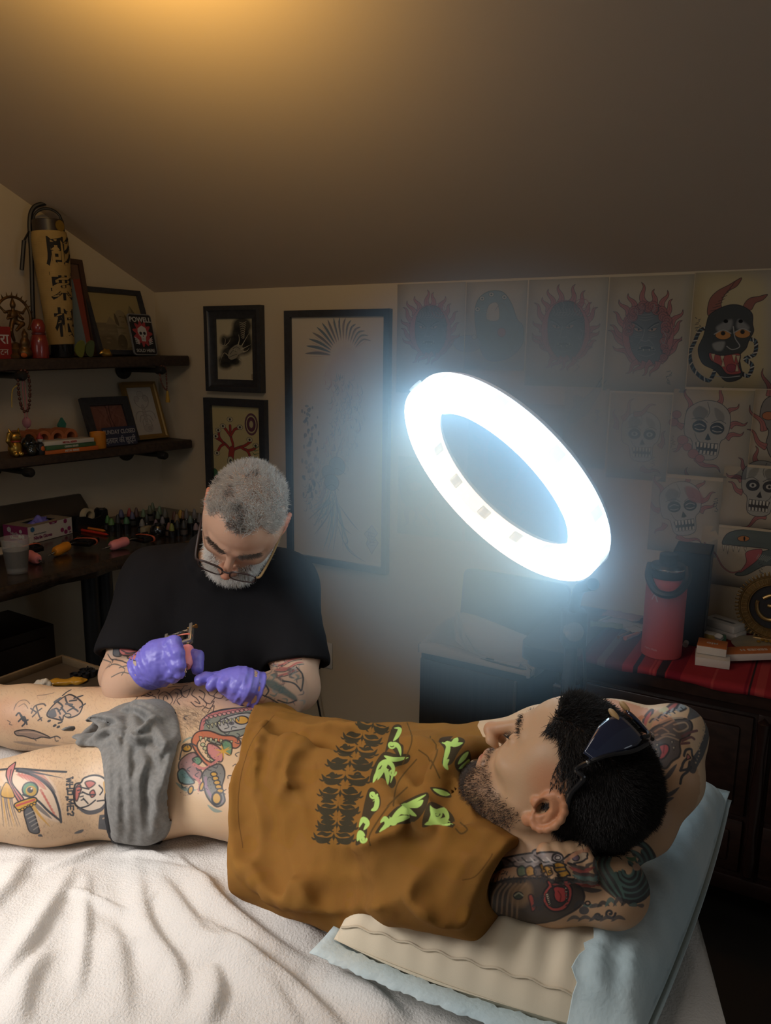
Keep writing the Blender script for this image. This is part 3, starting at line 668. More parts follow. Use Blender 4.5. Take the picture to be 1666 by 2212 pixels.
# horned mask with a twisted rope
for p in [[(1545, 710), (1515, 712), (1500, 740), (1490, 765), (1500, 800), (1530, 822), (1545, 800)], [(1612, 730), (1632, 738), (1630, 765), (1610, 775), (1625, 790), (1615, 812), (1595, 800)]]:
    c.stroke(p, 13, INK); q = catmull(p, 7)
    for i in range(1, len(q)-1, 2):
        d = q[i+1]-q[i-1]; d /= np.hypot(*d); n_ = np.array([-d[1], d[0]]); c.stroke([q[i]-n_*3.2-d*2, q[i]+n_*3.2+d*2], 4.0, (0.47, 0.47, 0.43) if i % 4 < 2 else (0.10, 0.16, 0.20), smooth=False)
HORN = (0.25, 0.10, 0.08)
c.poly([(1530, 682), (1532, 650), (1548, 630), (1575, 615), (1602, 600), (1592, 618), (1570, 632), (1558, 655), (1560, 676)], HORN, line=2); c.poly([(1606, 662), (1618, 645), (1640, 640), (1658, 636), (1648, 648), (1632, 655), (1622, 670)], HORN, line=2)
for i in range(9): c.stroke([(1534+i*6, 672-i*7), (1552+i*4.5, 668-i*7.5)], 1.6)
c.poly([(1526, 700), (1535, 678), (1570, 660), (1600, 660), (1624, 676), (1626, 700), (1628, 716), (1618, 735), (1612, 752), (1598, 768), (1600, 790), (1602, 815), (1570, 824), (1545, 800), (1518, 785), (1508, 755), (1520, 725)], (0.055, 0.058, 0.06), line=2.5)
c.poly([(1548, 706), (1580, 690), (1578, 712), (1556, 718)], (0.25, 0.25, 0.24), .8, soft=8); c.poly([(1596, 690), (1618, 706), (1610, 716), (1592, 708)], (0.25, 0.25, 0.24), .8, soft=8); c.poly([(1540, 742), (1565, 738), (1560, 756), (1545, 756)], (0.3, 0.3, 0.28), .8, soft=6)
for x, y in [(1562, 724), (1604, 721)]: c.ell((x, y), 17, 9.5, (0.46, 0.21, 0.07), line=2); c.ell((x, y-4), 5, 4.5, (0.02, 0.02, 0.02)); c.stroke([(x-19, y-2), (x, y-11), (x+17, y-4)], 3.4, (0.33, 0.33, 0.31))
c.stroke([(1584, 705), (1588, 730), (1598, 748), (1582, 755), (1570, 748)], 3, (0.33, 0.33, 0.31)); c.ell((1568, 694), 5, 4); c.ell((1600, 694), 5, 4)
c.poly([(1533, 762), (1560, 768), (1598, 764), (1596, 790), (1600, 806), (1572, 808), (1556, 790), (1536, 778)], (0.36, 0.085, 0.08), line=2.4); c.ell((1580, 795), 11, 9, (0.27, 0.06, 0.08), line=1.5)
for x, y in [(1540, 764), (1560, 768), (1585, 766), (1594, 768)]: c.poly([(x-4, y), (x+5, y), (x+1, y+18)], (0.50, 0.42, 0.27), line=1.2, smooth=False)
for x, y in [(1562, 792), (1592, 802)]: c.poly([(x-4, y), (x+4, y), (x, y-18)], (0.50, 0.42, 0.27), line=1.2, smooth=False)
c.stroke([(1545, 812), (1570, 815), (1598, 812)], 3, (0.35, 0.35, 0.33))
# koi-like fish, faint heads, skulls
c.poly([(1225, 905), (1245, 870), (1262, 860), (1288, 835), (1296, 822), (1298, 842), (1280, 875), (1268, 892), (1240, 912)], (0.30, 0.31, 0.34), .9, line=1.4); c.poly([(1245, 880), (1240, 855), (1262, 862)], (0.27, 0.28, 0.31), line=1.2); c.stroke([(1288, 836), (1302, 815)], 3); c.stroke([(1292, 838), (1310, 822)], 3)
skull(c, 1383, 942, 56, 1, (0.38, 0.38, 0.36), False, 0.05)
for a, d, L in [((1345, 905), (.6, -1), 50), ((1370, 895), (1, -.4), 50), ((1330, 925), (0, -1), 40), ((1425, 965), (.4, -1), 36), ((1385, 1010), (.9, .3), 42)]: tongue(c, a, d, L, 11, .14, (0.36, 0.20, 0.18))
skull(c, 1525, 928, 66, 1, (0.37, 0.35, 0.31), True, 0.12, closed=True)
for x, y, rr in [(1462, 895, 10), (1455, 912, 10), (1475, 950, 12), (1485, 965, 10), (1498, 980, 12), (1512, 990, 10)]: c.ell((x, y), rr, rr*.85, PINK, line=1.4)
skull(c, 1470, 1098, 60, 1, (0.37, 0.36, 0.33), True, -0.1, seed=8, closed=True); c.poly([(1482, 1050), (1510, 1060), (1520, 1085), (1490, 1080)], (0.33, 0.10, 0.10), .8, soft=4)
skull(c, 1648, 1055, 62, -1, (0.34, 0.33, 0.29), True, -0.1, seed=5)
c.poly([(1642, 905), (1648, 870), (1668, 855), (1700, 860), (1700, 960), (1670, 990), (1655, 960), (1660, 930)], (0.22, 0.20, 0.18), line=2.4); c.ell((1660, 898), 14, 9, (0.42, 0.16, 0.08), line=2); tongue(c, (1650, 930), (-.5, -1), 62, 13, .14, PINK); tongue(c, (1655, 965), (-.8, -.7), 55, 13, -.14, PINK); tongue(c, (1662, 855), (-.2, -1), 60, 13, .12, PINK)
# snake head with an open mouth
c.poly([(1560, 1172), (1575, 1150), (1620, 1143), (1680, 1150), (1680, 1215), (1650, 1222), (1610, 1242), (1588, 1240), (1612, 1225), (1640, 1195), (1660, 1186), (1610, 1180), (1572, 1176)], (0.10, 0.125, 0.12), line=2.4)
c.poly([(1612, 1192), (1645, 1186), (1640, 1205), (1615, 1226), (1598, 1236), (1612, 1214)], (0.36, 0.10, 0.11), line=1.6); c.ell((1606, 1163), 13, 6, (0.40, 0.16, 0.05), line=2); c.ell((1608, 1163), 2, 5, (0, 0, 0))
for x, y, d in [(1563, 1176, 14), (1572, 1178, 18), (1584, 1179, 12), (1596, 1180, 12), (1610, 1182, 9)]: c.poly([(x-3, y), (x+3, y), (x, y+d)], (0.48, 0.44, 0.35), line=1.2, smooth=False)
c.stroke([(1522, 1172), (1545, 1195), (1560, 1222), (1580, 1236), (1600, 1232)], 5.5, INK); c.stroke([(1522, 1172), (1545, 1195), (1560, 1222), (1580, 1236), (1600, 1232)], 3, PINK)
for i in range(8): c.stroke([(1640+i*4, 1196+i), (1634+i*3, 1206+i)], 1.4, (0.32, 0.34, 0.31))
fudo(c, 1090, 985, 62, seed=21); skull(c, 1070, 1130, 50, 1, seed=4)
c.poly([(866, 1020), (900, 1005), (935, 1025), (935, 1070), (905, 1105), (870, 1080)], (0.24, 0.25, 0.30), .9, line=1.6); c.ell((898, 1050), 14, 11, (0.4, 0.38, 0.38), line=1.5)
for i in range(4): tongue(c, (885+i*14, 1095), (.3*(i-1), 1), 40, 10, .15*(-1)**i, (0.33, 0.24, 0.28))
for x, y in [(1290, 900), (1446, 815), (1508, 700), (1546, 1090), (1645, 1225), (1455, 955), (1410, 1000), (1245, 790), (945, 1140)]:
    for k in range(9): c.stroke([(x+rng.uniform(-6, 6), y-14+k*3.4), (x+rng.uniform(-7, 7), y-12+k*3.4)], 2.2, (0.06, 0.06, 0.07), smooth=False)
M_flash = art_mat('flash_sheets', c, 0.75)
sheets = [  # pixel corners of each sheet (left, top, right, bottom) and its label
    ((858, 612, 1003, 850), 'flash sheet of a red flaming head, first from the tall frame'),
    ((1006, 608, 1136, 800), 'flash sheet of a blue serpent coiled round a head, above the ring light'),
    ((1139, 602, 1308, 835), 'flash sheet of a flaming head with one big red spiral lock'),
    ((1311, 596, 1490, 846), 'flash sheet of a flaming head with red curled hair and fangs'),
    ((1493, 586, 1690, 838), 'yellowed flash sheet of a black horned mask with twisted rope'),
    ((1216, 838, 1312, 1010), 'flash sheet of a grey fish with long barbels, right of the ring light'),
    ((1315, 850, 1446, 1036), 'flash sheet of a faint grey skull with round staring eyes'),
    ((1449, 842, 1622, 1030), 'flash sheet of a grey skull laughing in red smoke'),
    ((1625, 842, 1700, 1006), 'flash sheet of a bald horned head with an orange eye, cut by the edge'),
    ((1404, 1034, 1556, 1196), 'flash sheet of a skull with red brain and squinting eyes, above the red bottle'),
    ((1559, 1010, 1700, 1140), 'flash sheet of a skull with red flames above the snake sheet'),
    ((1512, 1143, 1700, 1270), 'flash sheet of a green snake head with open pink mouth'),
    ((1010, 870, 1213, 1180), 'flash sheet seen through the ring light, a flaming head over a skull'),
    ((860, 990, 1000, 1160), 'flash sheet of a small blue mask left of the ring light')]
for (x0, y0, x1, y1), lab in sheets:
    a, b = wall_uv(Wp(x0, y0)), wall_uv(Wp(x1, y1)); a2, b2 = wall_uv(Wp(x0, y1)), wall_uv(Wp(x1, y0))
    u0, u1, z1, z0 = (a[0]+a2[0])/2, (b[0]+b2[0])/2, min((a[1]+b2[1])/2, KNEE-.004), (b[1]+a2[1])/2
    n = 6; us = np.linspace(u0, u1, n); zs = np.linspace(z0, z1, n); V = []; UV = []
    for side in (1, 0):
        for j in range(n):
            for i in range(n):
                lift = 0.0012+0.0015*((i in (0, n-1)) and (j in (0, n-1)))+0.0006*math.sin(i*1.7+j*2.3+x0) if side else 0.0002
                V.append(bw(us[i], zs[j], max(lift, .0007) if side else lift)); UV.append(((us[i]-FU0)/(FU1-FU0), (zs[j]-FZ0)/(FZ1-FZ0)))
    F = [(j*n+i, j*n+i+1, (j+1)*n+i+1, (j+1)*n+i) for j in range(n-1) for i in range(n-1)]; F += [tuple(q+n*n for q in f[::-1]) for f in F]
    rim = [i for i in range(n)]+[j*n+n-1 for j in range(1, n)]+[(n-1)*n+i for i in range(n-2, -1, -1)]+[j*n for j in range(n-2, 0, -1)]
    F += [(rim[i], rim[i]+n*n, rim[(i+1) % len(rim)]+n*n, rim[(i+1) % len(rim)]) for i in range(len(rim))]
    me = npmesh('flash_sheet', V, F) ; set_uv(me, UV); o = link('flash_sheet', me, M_flash); prop(o, lab, 'poster', 'flash sheets on the back wall')
# ================================================================== PEOPLE
def orient(f, u):
    f = np.array(f, float); f /= np.linalg.norm(f); u = np.array(u, float); u -= f*(u@f); u /= np.linalg.norm(u); return np.stack([np.cross(f, u), f, u], 1)
def rigid(c, R, s=1.0):
    M = np.eye(4); M[:3, :3] = R*s; M[:3, 3] = c; return M
def head(S, M, age=0.0, lids=0.55):
    """a head in its own frame: x to its right, y the way it faces, z to the crown; between the ears is the origin"""
    S.frame(M)
    S.ell((0, -.014, .040), (.0765, .098, .083), .02).ell((0, .030, .045), (.066, .062, .064), .03)
    S.ell((0, .030, -.03), (.058, .060, .082), .03)
    for x in (-1, 1):
        S.cone((x*.054, .002, -.045), (x*.028, .070, -.100), .021, .017, .025)
        S.ell((x*.045, .060, -.022), (.021, .020, .016), .022)
        S.cone((x*.012, .089, .026), (x*.043, .074, .027), .0095, .008, .014)
        S.ell((x*.062, .010, .015), (.016, .04, .05), .03)
    S.ell((0, .078, -.103), (.024, .018, .016), .018)
    S.ell((0, .076, -.068), (.030, .020, .022), .018)
    for x in (-1, 1):
        S.ell((x*.032, .101, .003), (.017, .020, .0115), .014, '-')
        S.ell((x*.031, .0765, .002), (.0135, .0125, .0130), .004)
    S.cone((0, .088, .020), (0, .116, -.034), .0075, .0105, .010).ell((0, .116, -.036), (.0115, .011, .0095), .008)
    for x in (-1, 1):
        S.ell((x*.0135, .103, -.039), (.0085, .011, .008), .007)
        S.ell((x*.0065, .108, -.0475), (.0042, .006, .004), .003, '-')
    S.cone((-.019, .0905, -.0645), (.019, .0905, -.0645), .0045, None, .007).ell((0, .096, -.0635), (.014, .006, .005), .006)
    S.cone((-.016, .0905, -.0755), (.016, .0905, -.0755), .0055, None, .007).ell((0, .095, -.0755), (.012, .006, .006), .006)
    S.cone((-.024, .094, -.0695), (0, .1025, -.0695), .0016, None, .003, '-').cone((.024, .094, -.0695), (0, .1025, -.0695), .0016, None, .003, '-')
    for x in (-1, 1):
        S.cone((x*.018, .098, -.048), (x*.031, .086, -.066), .0022, None, .008, '-')
        # ear: shell, bowl, rim, lobe
        R = rotm((0, 0, 1), x*math.radians(-15)) @ rotm((1, 0, 0), math.radians(-12))
        S.ell((x*.0815, -.018, .002), (.009, .0195, .032), .006, rot=R)
        S.ell((x*.0895, -.0115, -.001), (.0105, .0105, .0175), .004, '-', rot=R).ell((x*.082, -.010, -.005), (.010, .006, .008), .003, '-', rot=R)
        S.chain([(x*.083, -.022, .022), (x*.0845, -.021, .006), (x*.084, -.017, -.012), (x*.083, -.009, -.020)], [.0022, .0030, .0030, .002], .004)
        t = np.linspace(-1.9, 2.6, 11); rim = [(x*(.083+.006*math.cos(a*.6)), -.020-.0175*math.cos(a)*1.0+.001, .003+.0290*math.sin(a)) for a in t]
        S.chain(rim, [.0042]*11, .004)
        S.ell((x*.081, -.010, -.031), (.0055, .0085, .0095), .006)
        S.ell((x*.0825, .002, -.004), (.004, .005, .007), .005)
    S.frame(np.eye(4))
def rotm(ax, a):
    ax = np.array(ax, float)/np.linalg.norm(ax); K = np.array([[0, -ax[2], ax[1]], [ax[2], 0, -ax[0]], [-ax[1], ax[0], 0]])
    return np.eye(3)+math.sin(a)*K+(1-math.cos(a))*K@K
def in_head(M, P):
    R = M[:3, :3]; s2 = (R[:, 0]**2).sum(); return (P-M[:3, 3]) @ R/s2
def uvproj(P, U, V, lo, hi):
    return np.c_[(P@U-lo[0])/(hi[0]-lo[0]), (P@V-lo[1])/(hi[1]-lo[1])]
def finger(S, pts, r0=.0092, r1=.0072, k=.004):
    S.chain(pts, np.linspace(r0, r1, len(pts)), k)
def strands(name, roots, dirs, L, r, m, parent, seg=3, grav=(0, 0, 0), curl=0.0, seed=0):
    """many thin tapering hairs as one mesh"""
    g = np.random.default_rng(seed); n = len(roots); roots = np.array(roots); d = np.array(dirs); d = d/np.linalg.norm(d, axis=1)[:, None]
    L = np.broadcast_to(np.array(L, float), (n,)); a = np.cross(d, g.normal(size=(n, 3))); a /= np.linalg.norm(a, axis=1)[:, None]; b = np.cross(d, a)
    p = roots.copy(); V = []; dd = d.copy(); G = np.array(grav); cv = g.normal(size=(n, 3))*curl
    for i in range(seg+1):
        rr = r*(1-i/seg*0.85)
        for q in range(3):
            th = q*2*math.pi/3; V.append(p+rr*(math.cos(th)*a+math.sin(th)*b))
        dd = dd+(G+cv)/seg; dd /= np.linalg.norm(dd, axis=1)[:, None]; p = p+dd*(L/seg)[:, None]
    V = np.stack(V, 1).reshape(-1, 3); k = 3*(seg+1); F = []
    base = np.arange(n)[:, None]*k
    for i in range(seg):
        for q in range(3):
            F.append(np.concatenate([base+i*3+q, base+i*3+(q+1) % 3, base+(i+1)*3+(q+1) % 3, base+(i+1)*3+q], 1))
    F = np.concatenate(F); o = link(name, npmesh(name, V, F), m, parent, True); o['kind'] = 'stuff'; return o
def vnormals(v, f):
    a, b, c, d = (v[f[:, i]] for i in range(4)); n = np.cross(c-a, d-b); N = np.zeros_like(v)
    for i in range(4):
        for k in range(3): N[:, k] += np.bincount(f[:, i], n[:, k], len(v))
    return N/(np.linalg.norm(N, axis=1)[:, None]+1e-12)
def sstep(a, b, x): t = np.clip((x-a)/(b-a), 0, 1); return t*t*(3-2*t)
def scatter(v, f, w, n, g):
    """n random points on the surface, with weights per vertex"""
    a, b, c, d = (v[f[:, i]] for i in range(4)); A = np.linalg.norm(np.cross(c-a, d-b), axis=1)*np.maximum(w[f].mean(1), 0); A /= A.sum()
    i = g.choice(len(f), n, p=A); u, t = g.random(n)[:, None], g.random(n)[:, None]
    return a[i]*(1-u)*(1-t)+b[i]*u*(1-t)+c[i]*u*t+d[i]*(1-u)*t, i

BED = 0.80

class Depth:
    """where the ray of a photograph pixel meets a mesh: used once to carry drawings from the photograph onto the body itself"""
    def __init__(s, v, f, st=5):
        n = vnormals(v, f); d = v-CC; z = d@CF; px = 833+FPX*(d@CR)/z; py = 1106-FPX*(d@CU)/z; s.st = st
        i, j = np.round(px/st).astype(int)+40, np.round(py/st).astype(int); s.D = np.full((600, 480), 1e9)
        ok = (i >= 0) & (i < 480) & (j >= 0) & (j < 600) & (z > .1) & ((n*d).sum(1) < 0)
        np.minimum.at(s.D, (j[ok], i[ok]), z[ok])
        for _ in range(12):
            e = s.D > 1e8; m = np.minimum.reduce([np.roll(s.D, 1, 0), np.roll(s.D, -1, 0), np.roll(s.D, 1, 1), np.roll(s.D, -1, 1)]); s.D[e] = m[e]
    def pts(s, p, off=0.0):
        p = np.atleast_2d(np.array(p, float)); x = np.clip(p[:, 0]/s.st+40, 0, 478.99); y = np.clip(p[:, 1]/s.st, 0, 598.99)
        i, j = x.astype(int), y.astype(int); a, b = x-i, y-j; D = s.D
        q = np.stack([D[j, i], D[j, i+1], D[j+1, i], D[j+1, i+1]]); w = np.stack([(1-a)*(1-b), a*(1-b), (1-a)*b, a*b])
        mn = q.min(0); q = np.where(q > mn+.06, mn, q); t = (q*w).sum(0); t = np.where(t > 1e8, 1.3, t)-off
        return np.array([at(u, v, k) for (u, v), k in zip(p, t)])
def htube(S, a, b, ra, rb, wall=.004, k=.01, op='+', tilt=None):
    """a hollow, open tube (sleeve)"""
    a = np.array(a, float); b = np.array(b, float); ax = b-a; L = np.linalg.norm(ax); ax /= L; tn = ax if tilt is None else np.array(tilt)/np.linalg.norm(tilt)
    def fn(P):
        q = P-a; h = q@ax; r = np.sqrt(np.maximum((q*q).sum(-1)-h*h, 1e-12)); t = np.clip(h/L, 0, 1)
        d = np.abs(r-(ra+(rb-ra)*t))-wall; return np.maximum(np.maximum(d, -h), (P-b)@tn)
    m = max(ra, rb)+wall; S.fn(fn, np.minimum(a, b)-m, np.maximum(a, b)+m, op, k)
# ------------------------------------------------------------------ the client lying on the bed
AX = np.array([.84, -.543, 0]); LAT = np.array([.543, .84, 0])      # body axis towards the head, and across towards the wall
HC = np.array([.231, .926, 1.066]); HR = orient((-.61, .52, .60), (.555, -.25, .795)); CM = rigid(HC, HR, .92)
nk = np.array([.125, 1.045, .985])
C_ = Sdf()
pel = np.array([-.335, 1.325, .886])
def torso(S, g=0.0, k=.06):
    R = np.stack([AX, LAT, Z], 1)
    S.ell(pel, (.14+g, .165+g, .086+g), k, rot=R)
    S.ell(pel-AX*.02+LAT*.09-Z*.01, (.12+g, .085+g, .078+g), k, rot=R).ell(pel-AX*.02-LAT*.09-Z*.01, (.12+g, .085+g, .078+g), k, rot=R)
    S.ell((-.205, 1.245, .884), (.15+g, .148+g, .082+g), k, rot=R)
    S.ell((-.055, 1.170, .890), (.16+g, .155+g, .092+g), k, rot=R)
    S.ell((.035, 1.100, .898), (.12+g, .158+g, .088+g), k, rot=R)
    S.ell((.005, 1.05, .945), (.09+g, .075+g, .040+g), k, rot=R).ell((.065, 1.165, .948), (.09+g, .075+g, .038+g), k, rot=R)
torso(C_)
C_.cone((.085, 1.075, .94), HC+HR@np.array([0, -.022, -.05]), .066, .056, .04)          # neck
C_.cone((.05, 1.08, .935), (.06, .97, .94), .055, .05, .05).cone((.05, 1.08, .935), (.165, 1.175, .95), .055, .05, .05)
# near arm: shoulder, elbow, hand under the head
sh1, el1 = np.array([.050, .955, .945]), np.array([.283, .856, .962])
C_.chain([sh1, (.13, .915, .948), (.21, .882, .955), el1], [.053, .050, .046, .040], .03)
C_.chain([el1, (.275, .905, .972), (.24, .945, .968), (.205, .958, .962)], [.039, .042, .036, .026], .02)
C_.cone((.205, .958, .962), (.16, .952, .975), .026, .028, .02)
for i in range(4):
    b_ = at(1172+25*i, 1838+(2 if i in (0, 3) else 0), .962)+Z*.006; finger(C_, [b_-(.0, 0, .02), b_+(.0, -.018, .006), b_+(.004, -.034, .002), b_+(.008, -.04, -.012)], .0105, .0088, .005)
# far arm: elbow out beyond the head
sh2, el2 = np.array([.175, 1.18, .965]), np.array([.408, 1.015, 1.088])
C_.chain([sh2, (.25, 1.12, 1.02), (.335, 1.06, 1.062), el2], [.053, .050, .046, .038], .03)
C_.chain([el2, (.385, .975, 1.045), (.345, .945, .995), (.30, .925, .965)], [.038, .044, .038, .028], .02)
C_.cone((.30, .925, .965), (.25, .93, .962), .028, .028, .02)
# legs
hip1, kn1 = np.array([-.41, 1.235, .872]), np.array([-.80, 1.192, .857]); hip2, kn2 = np.array([-.315, 1.405, .882]), np.array([-.73, 1.50, .866])
C_.chain([hip1, (-.56, 1.212, .862), kn1], [.084, .068, .057], .05).chain([kn1, (-.92, 1.20, .858), (-1.2, 1.20, .845)], [.062, .062, .04], .03)
C_.chain([hip2, (-.48, 1.45, .876), kn2], [.086, .074, .060], .05).chain([kn2, (-.86, 1.53, .862), (-1.12, 1.60, .845)], [.058, .060, .04], .03)
for q in ((-1.2, 1.20, .845), (-1.12, 1.60, .845)):
    q = np.array(q); C_.chain([q, q+(-.05, 0, .01), q+(-.07, .01, .10), q+(-.075, .012, .15)], [.04, .042, .036, .028], .03)
head(C_, CM)
C_.fn(lambda P: BED+.0025-P[..., 2], (-2, 0, .7), (1, 2.4, BED), '-', .012) if False else None
h_ = .0034
v, f = C_.mesh(h_, newton=2)
hl = in_head(CM, v); msk = (np.abs(hl[:, 0]) < .10) & (hl[:, 1] > -.06) & (hl[:, 2] > -.135) & (hl[:, 2] < .07)
v, f = refine(v, f, msk); v = C_.project(v)
v[:, 2] = np.maximum(v[:, 2], BED+.001+0*v[:, 2])
client = thing('person', 'dark-haired man in an ochre t-shirt lying back with hands behind his head', 'person', (-.1, 1.15, BED))
me = npmesh('body', v, f); CV, CFc = v, f
hl = in_head(CM, v)
col = np.tile(np.array([1.0, 1.0, 1.0]), (len(v), 1))
def tint(mask, c): 
    global col
    col = col*(1-mask[:, None])+col*np.array(c)*mask[:, None]
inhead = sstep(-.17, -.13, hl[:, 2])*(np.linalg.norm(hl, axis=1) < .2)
lip = inhead*np.exp(-((hl[:, 2]+.070)/.0085)**2)*np.exp(-(hl[:, 0]/.019)**2)*sstep(.086, .093, hl[:, 1]); tint(np.clip(lip*1.3, 0, 1), (.78, .42, .42))
def beard_mask(hl):
    x = np.abs(hl[:, 0]); low = -.052-.55*np.maximum(0, .058-hl[:, 1])*0
    jaw = sstep(-.048, -.066, hl[:, 2]-.55*np.maximum(0, .045-hl[:, 1]))*sstep(-.012, .008, hl[:, 1])
    mous = np.exp(-((hl[:, 2]+.056)/.006)**2)*sstep(.040, .030, x)*sstep(.08, .088, hl[:, 1])
    m = np.maximum(jaw*np.clip(sstep(.016, .030, x)+sstep(-.078, -.088, hl[:, 2]), 0, 1), mous)
    return np.clip(m, 0, 1)*(x < .082)*(hl[:, 2] > -.128)
bm_ = beard_mask(hl)*inhead*(1-np.clip(lip*2, 0, 1)); tint(inhead*.8, (.80, .68, .60)); tint(bm_*.68, (.32, .27, .24))  # head tint puts shade, with some tan, into the skin colour
ear = inhead*sstep(.078, .086, np.abs(hl[:, 0]))*sstep(-.05, -.03, hl[:, 1]); tint(ear, (1.0, .72, .62))
nose = inhead*np.exp(-((hl[:, 0])/.02)**2-((hl[:, 2]+.036)/.02)**2)*sstep(.095, .105, hl[:, 1]); tint(nose*.7, (1.0, .74, .66))
def hairline(hl):
    """1 where the scalp carries hair"""
    front = .062-.35*np.maximum(0, .06-np.abs(hl[:, 0]))*0
    top = sstep(.070, .080, hl[:, 2]+.30*np.maximum(0, .0-hl[:, 1])+.25*np.maximum(0, .05-hl[:, 1])+.45*np.maximum(0, np.abs(hl[:, 0])-.050))
    side = sstep(.060, .048, hl[:, 1]-.30*np.maximum(0, hl[:, 2]-.0))*sstep(-.010, .012, hl[:, 2]+.9*np.maximum(0, -.012-hl[:, 1]))*sstep(.05, .06, np.abs(hl[:, 0])+.5*np.maximum(0, -hl[:, 1]))
    burn = sstep(-.040, -.015, hl[:, 2])*sstep(.034, .022, hl[:, 1])*sstep(-.006, .004, hl[:, 1])*(np.abs(hl[:, 0]) > .05)
    back = sstep(-.03, -.045, hl[:, 1])*sstep(-.085, -.06, hl[:, 2])
    return np.clip(np.maximum.reduce([top, side, burn, back]), 0, 1)
skl0 = np.sqrt((((hl-[0, -.014, .04])/[.0765, .098, .083])**2).sum(1)); hm_ = hairline(hl)*(skl0 < 1.13)*(hl[:, 2] > -.075)*(1-ear); tint(hm_*.95, (.10, .08, .07))
tint(sstep(.3, .8, vnoise(v, 22, 4)*.5+.5)*.25, (1.0, .86, .80))
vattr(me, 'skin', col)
# ------------------------------------------------------------------ the client's skin drawings
UA, VA = np.array([1.0, 0, 0]), np.array([0, .49, .872]); ULO, UHI = (-.92, 1.06), (.52, 1.74); TS = 1500.0
DM = Depth(CV, CFc)
def skin_T(p):
    P = DM.pts(p); return np.c_[(P@UA-ULO[0])*TS, (UHI[1]-P@VA)*TS]
SK = (0.55, 0.385, 0.245)
c = Canvas(int((UHI[0]-ULO[0])*TS), int((UHI[1]-ULO[1])*TS), SK, skin_T)
TI = (.055, .058, .065); TR = (.40, .085, .075); TP = (.42, .16, .15); TG = (.10, .21, .13); TT = (.10, .22, .22); TY = (.48, .27, .05); TK = (.10, .10, .11)
g = np.random.default_rng(11)
# body hair
for _ in range(1500):
    x, y = g.uniform(0, 240), g.uniform(1610, 1812); a = g.uniform(.2, 2.6); c.stroke([(x, y), (x+5*math.cos(a), y+5*math.sin(a))], .8, (.12, .08, .06), .30, smooth=False)
for _ in range(700):
    x, y = g.uniform(0, 280), g.uniform(1480, 1625); a = g.uniform(.2, 2.6); c.stroke([(x, y), (x+6*math.cos(a), y+5*math.sin(a))], .8, (.12, .08, .06), .30, smooth=False)
for _ in range(420):
    x, y = g.normal(415, 26), g.normal(1545, 16); a = g.uniform(.1, 1.2); c.stroke([(x, y), (x+9*math.cos(a), y+8*math.sin(a))], 1.0, (.12, .08, .06), .45, smooth=False)
for _ in range(150):
    x, y = g.normal(405, 14), g.normal(1580, 40); a = g.uniform(.4, 2); c.stroke([(x, y), (x+6*math.cos(a), y+8*math.sin(a))], .9, (.12, .08, .06), .35, smooth=False)
c.ell((250, 1480), 60, 26, (.36, .20, .13), .35, soft=30); c.ell((20, 1545), 40, 40, (.50, .24, .15), .35, soft=30)
S_ = lambda p, w=3.2, col=TI, **k: c.stroke(p, w*TS/1500, col, **k)
# near thigh: an eye pierced by a dagger
c.poly([(0, 1668), (40, 1662), (90, 1668), (120, 1700), (132, 1745), (128, 1775), (90, 1760), (50, 1725), (10, 1690)], (.58, .45, .34), .9, soft=4)
for p in [[(30, 1665), (80, 1672), (112, 1700)], [(35, 1672), (75, 1685), (100, 1705)]]: S_(p, 13, TR, op=.5, taper=2)
for i in range(9): S_([(88+i*4, 1706+i*7), (98+i*3, 1722+i*6)], 6, TR, op=.6, taper=1)
for i in range(6): S_([(40+i*7, 1670+i*1.5), (52+i*9, 1684+i*3)], 5, TR, op=.6, taper=1)
c.ell((65, 1705), 17, 16, TG, line=3.5, lcol=TI); c.ell((67, 1708), 12, 11, TY, .8); c.ell((65, 1706), 6.5, 6.5, TI); c.ell((68, 1703), 2, 2, (.6, .5, .4))
S_([(0, 1662), (40, 1660), (90, 1664), (143, 1667)], 5); S_([(36, 1664), (75, 1676), (110, 1704), (126, 1740), (132, 1775)], 5.5); S_([(42, 1662), (95, 1672), (135, 1680)], 6, TK, taper=1); S_([(60, 1666), (100, 1690), (120, 1712)], 9, TK, op=.8, taper=2)
S_([(50, 1716), (80, 1728), (105, 1752), (130, 1772)], 5); S_([(62, 1724), (85, 1745), (112, 1768)], 9, TK, op=.8, taper=2); S_([(66, 1732), (85, 1760), (108, 1785)], 10, TY, op=.8, taper=1); S_([(52, 1748), (72, 1775), (88, 1795)], 10, TR, op=.7, taper=1)
c.poly([(14, 1664), (32, 1646), (30, 1660), (26, 1690), (52, 1726), (42, 1734), (18, 1690)], TP, line=3); S_([(24, 1662), (22, 1688), (46, 1730)], 2.4)
c.poly([(33, 1735), (72, 1722), (78, 1732), (46, 1750), (35, 1746)], TY, line=3.2); S_([(36, 1740), (74, 1727)], 5, TR)
for i in range(6): c.ell((42+i*6.5, 1751-i*3.2), 3.4, 3, TY, line=2.2)
c.poly([(52, 1752), (68, 1744), (84, 1790), (80, 1800), (64, 1796), (58, 1780)], TK, line=3)
for i in range(5): S_([(56+i*4, 1760+i*8), (72+i*3, 1752+i*8)], 2.4, (.26, .24, .22))
c.ell((86, 1804), 5, 3, TK); S_([(86, 1804), (90, 1806)], 3)
for i in range(7): S_([(0+i*4, 1700+i*1), (4+i*4, 1740), (8+i*6, 1785)], 6, [TK, TY, TK][i % 3], op=.75, taper=1)
c.poly([(2, 1718), (12, 1690), (24, 1700), (30, 1722)], TY, .85, line=2.6)
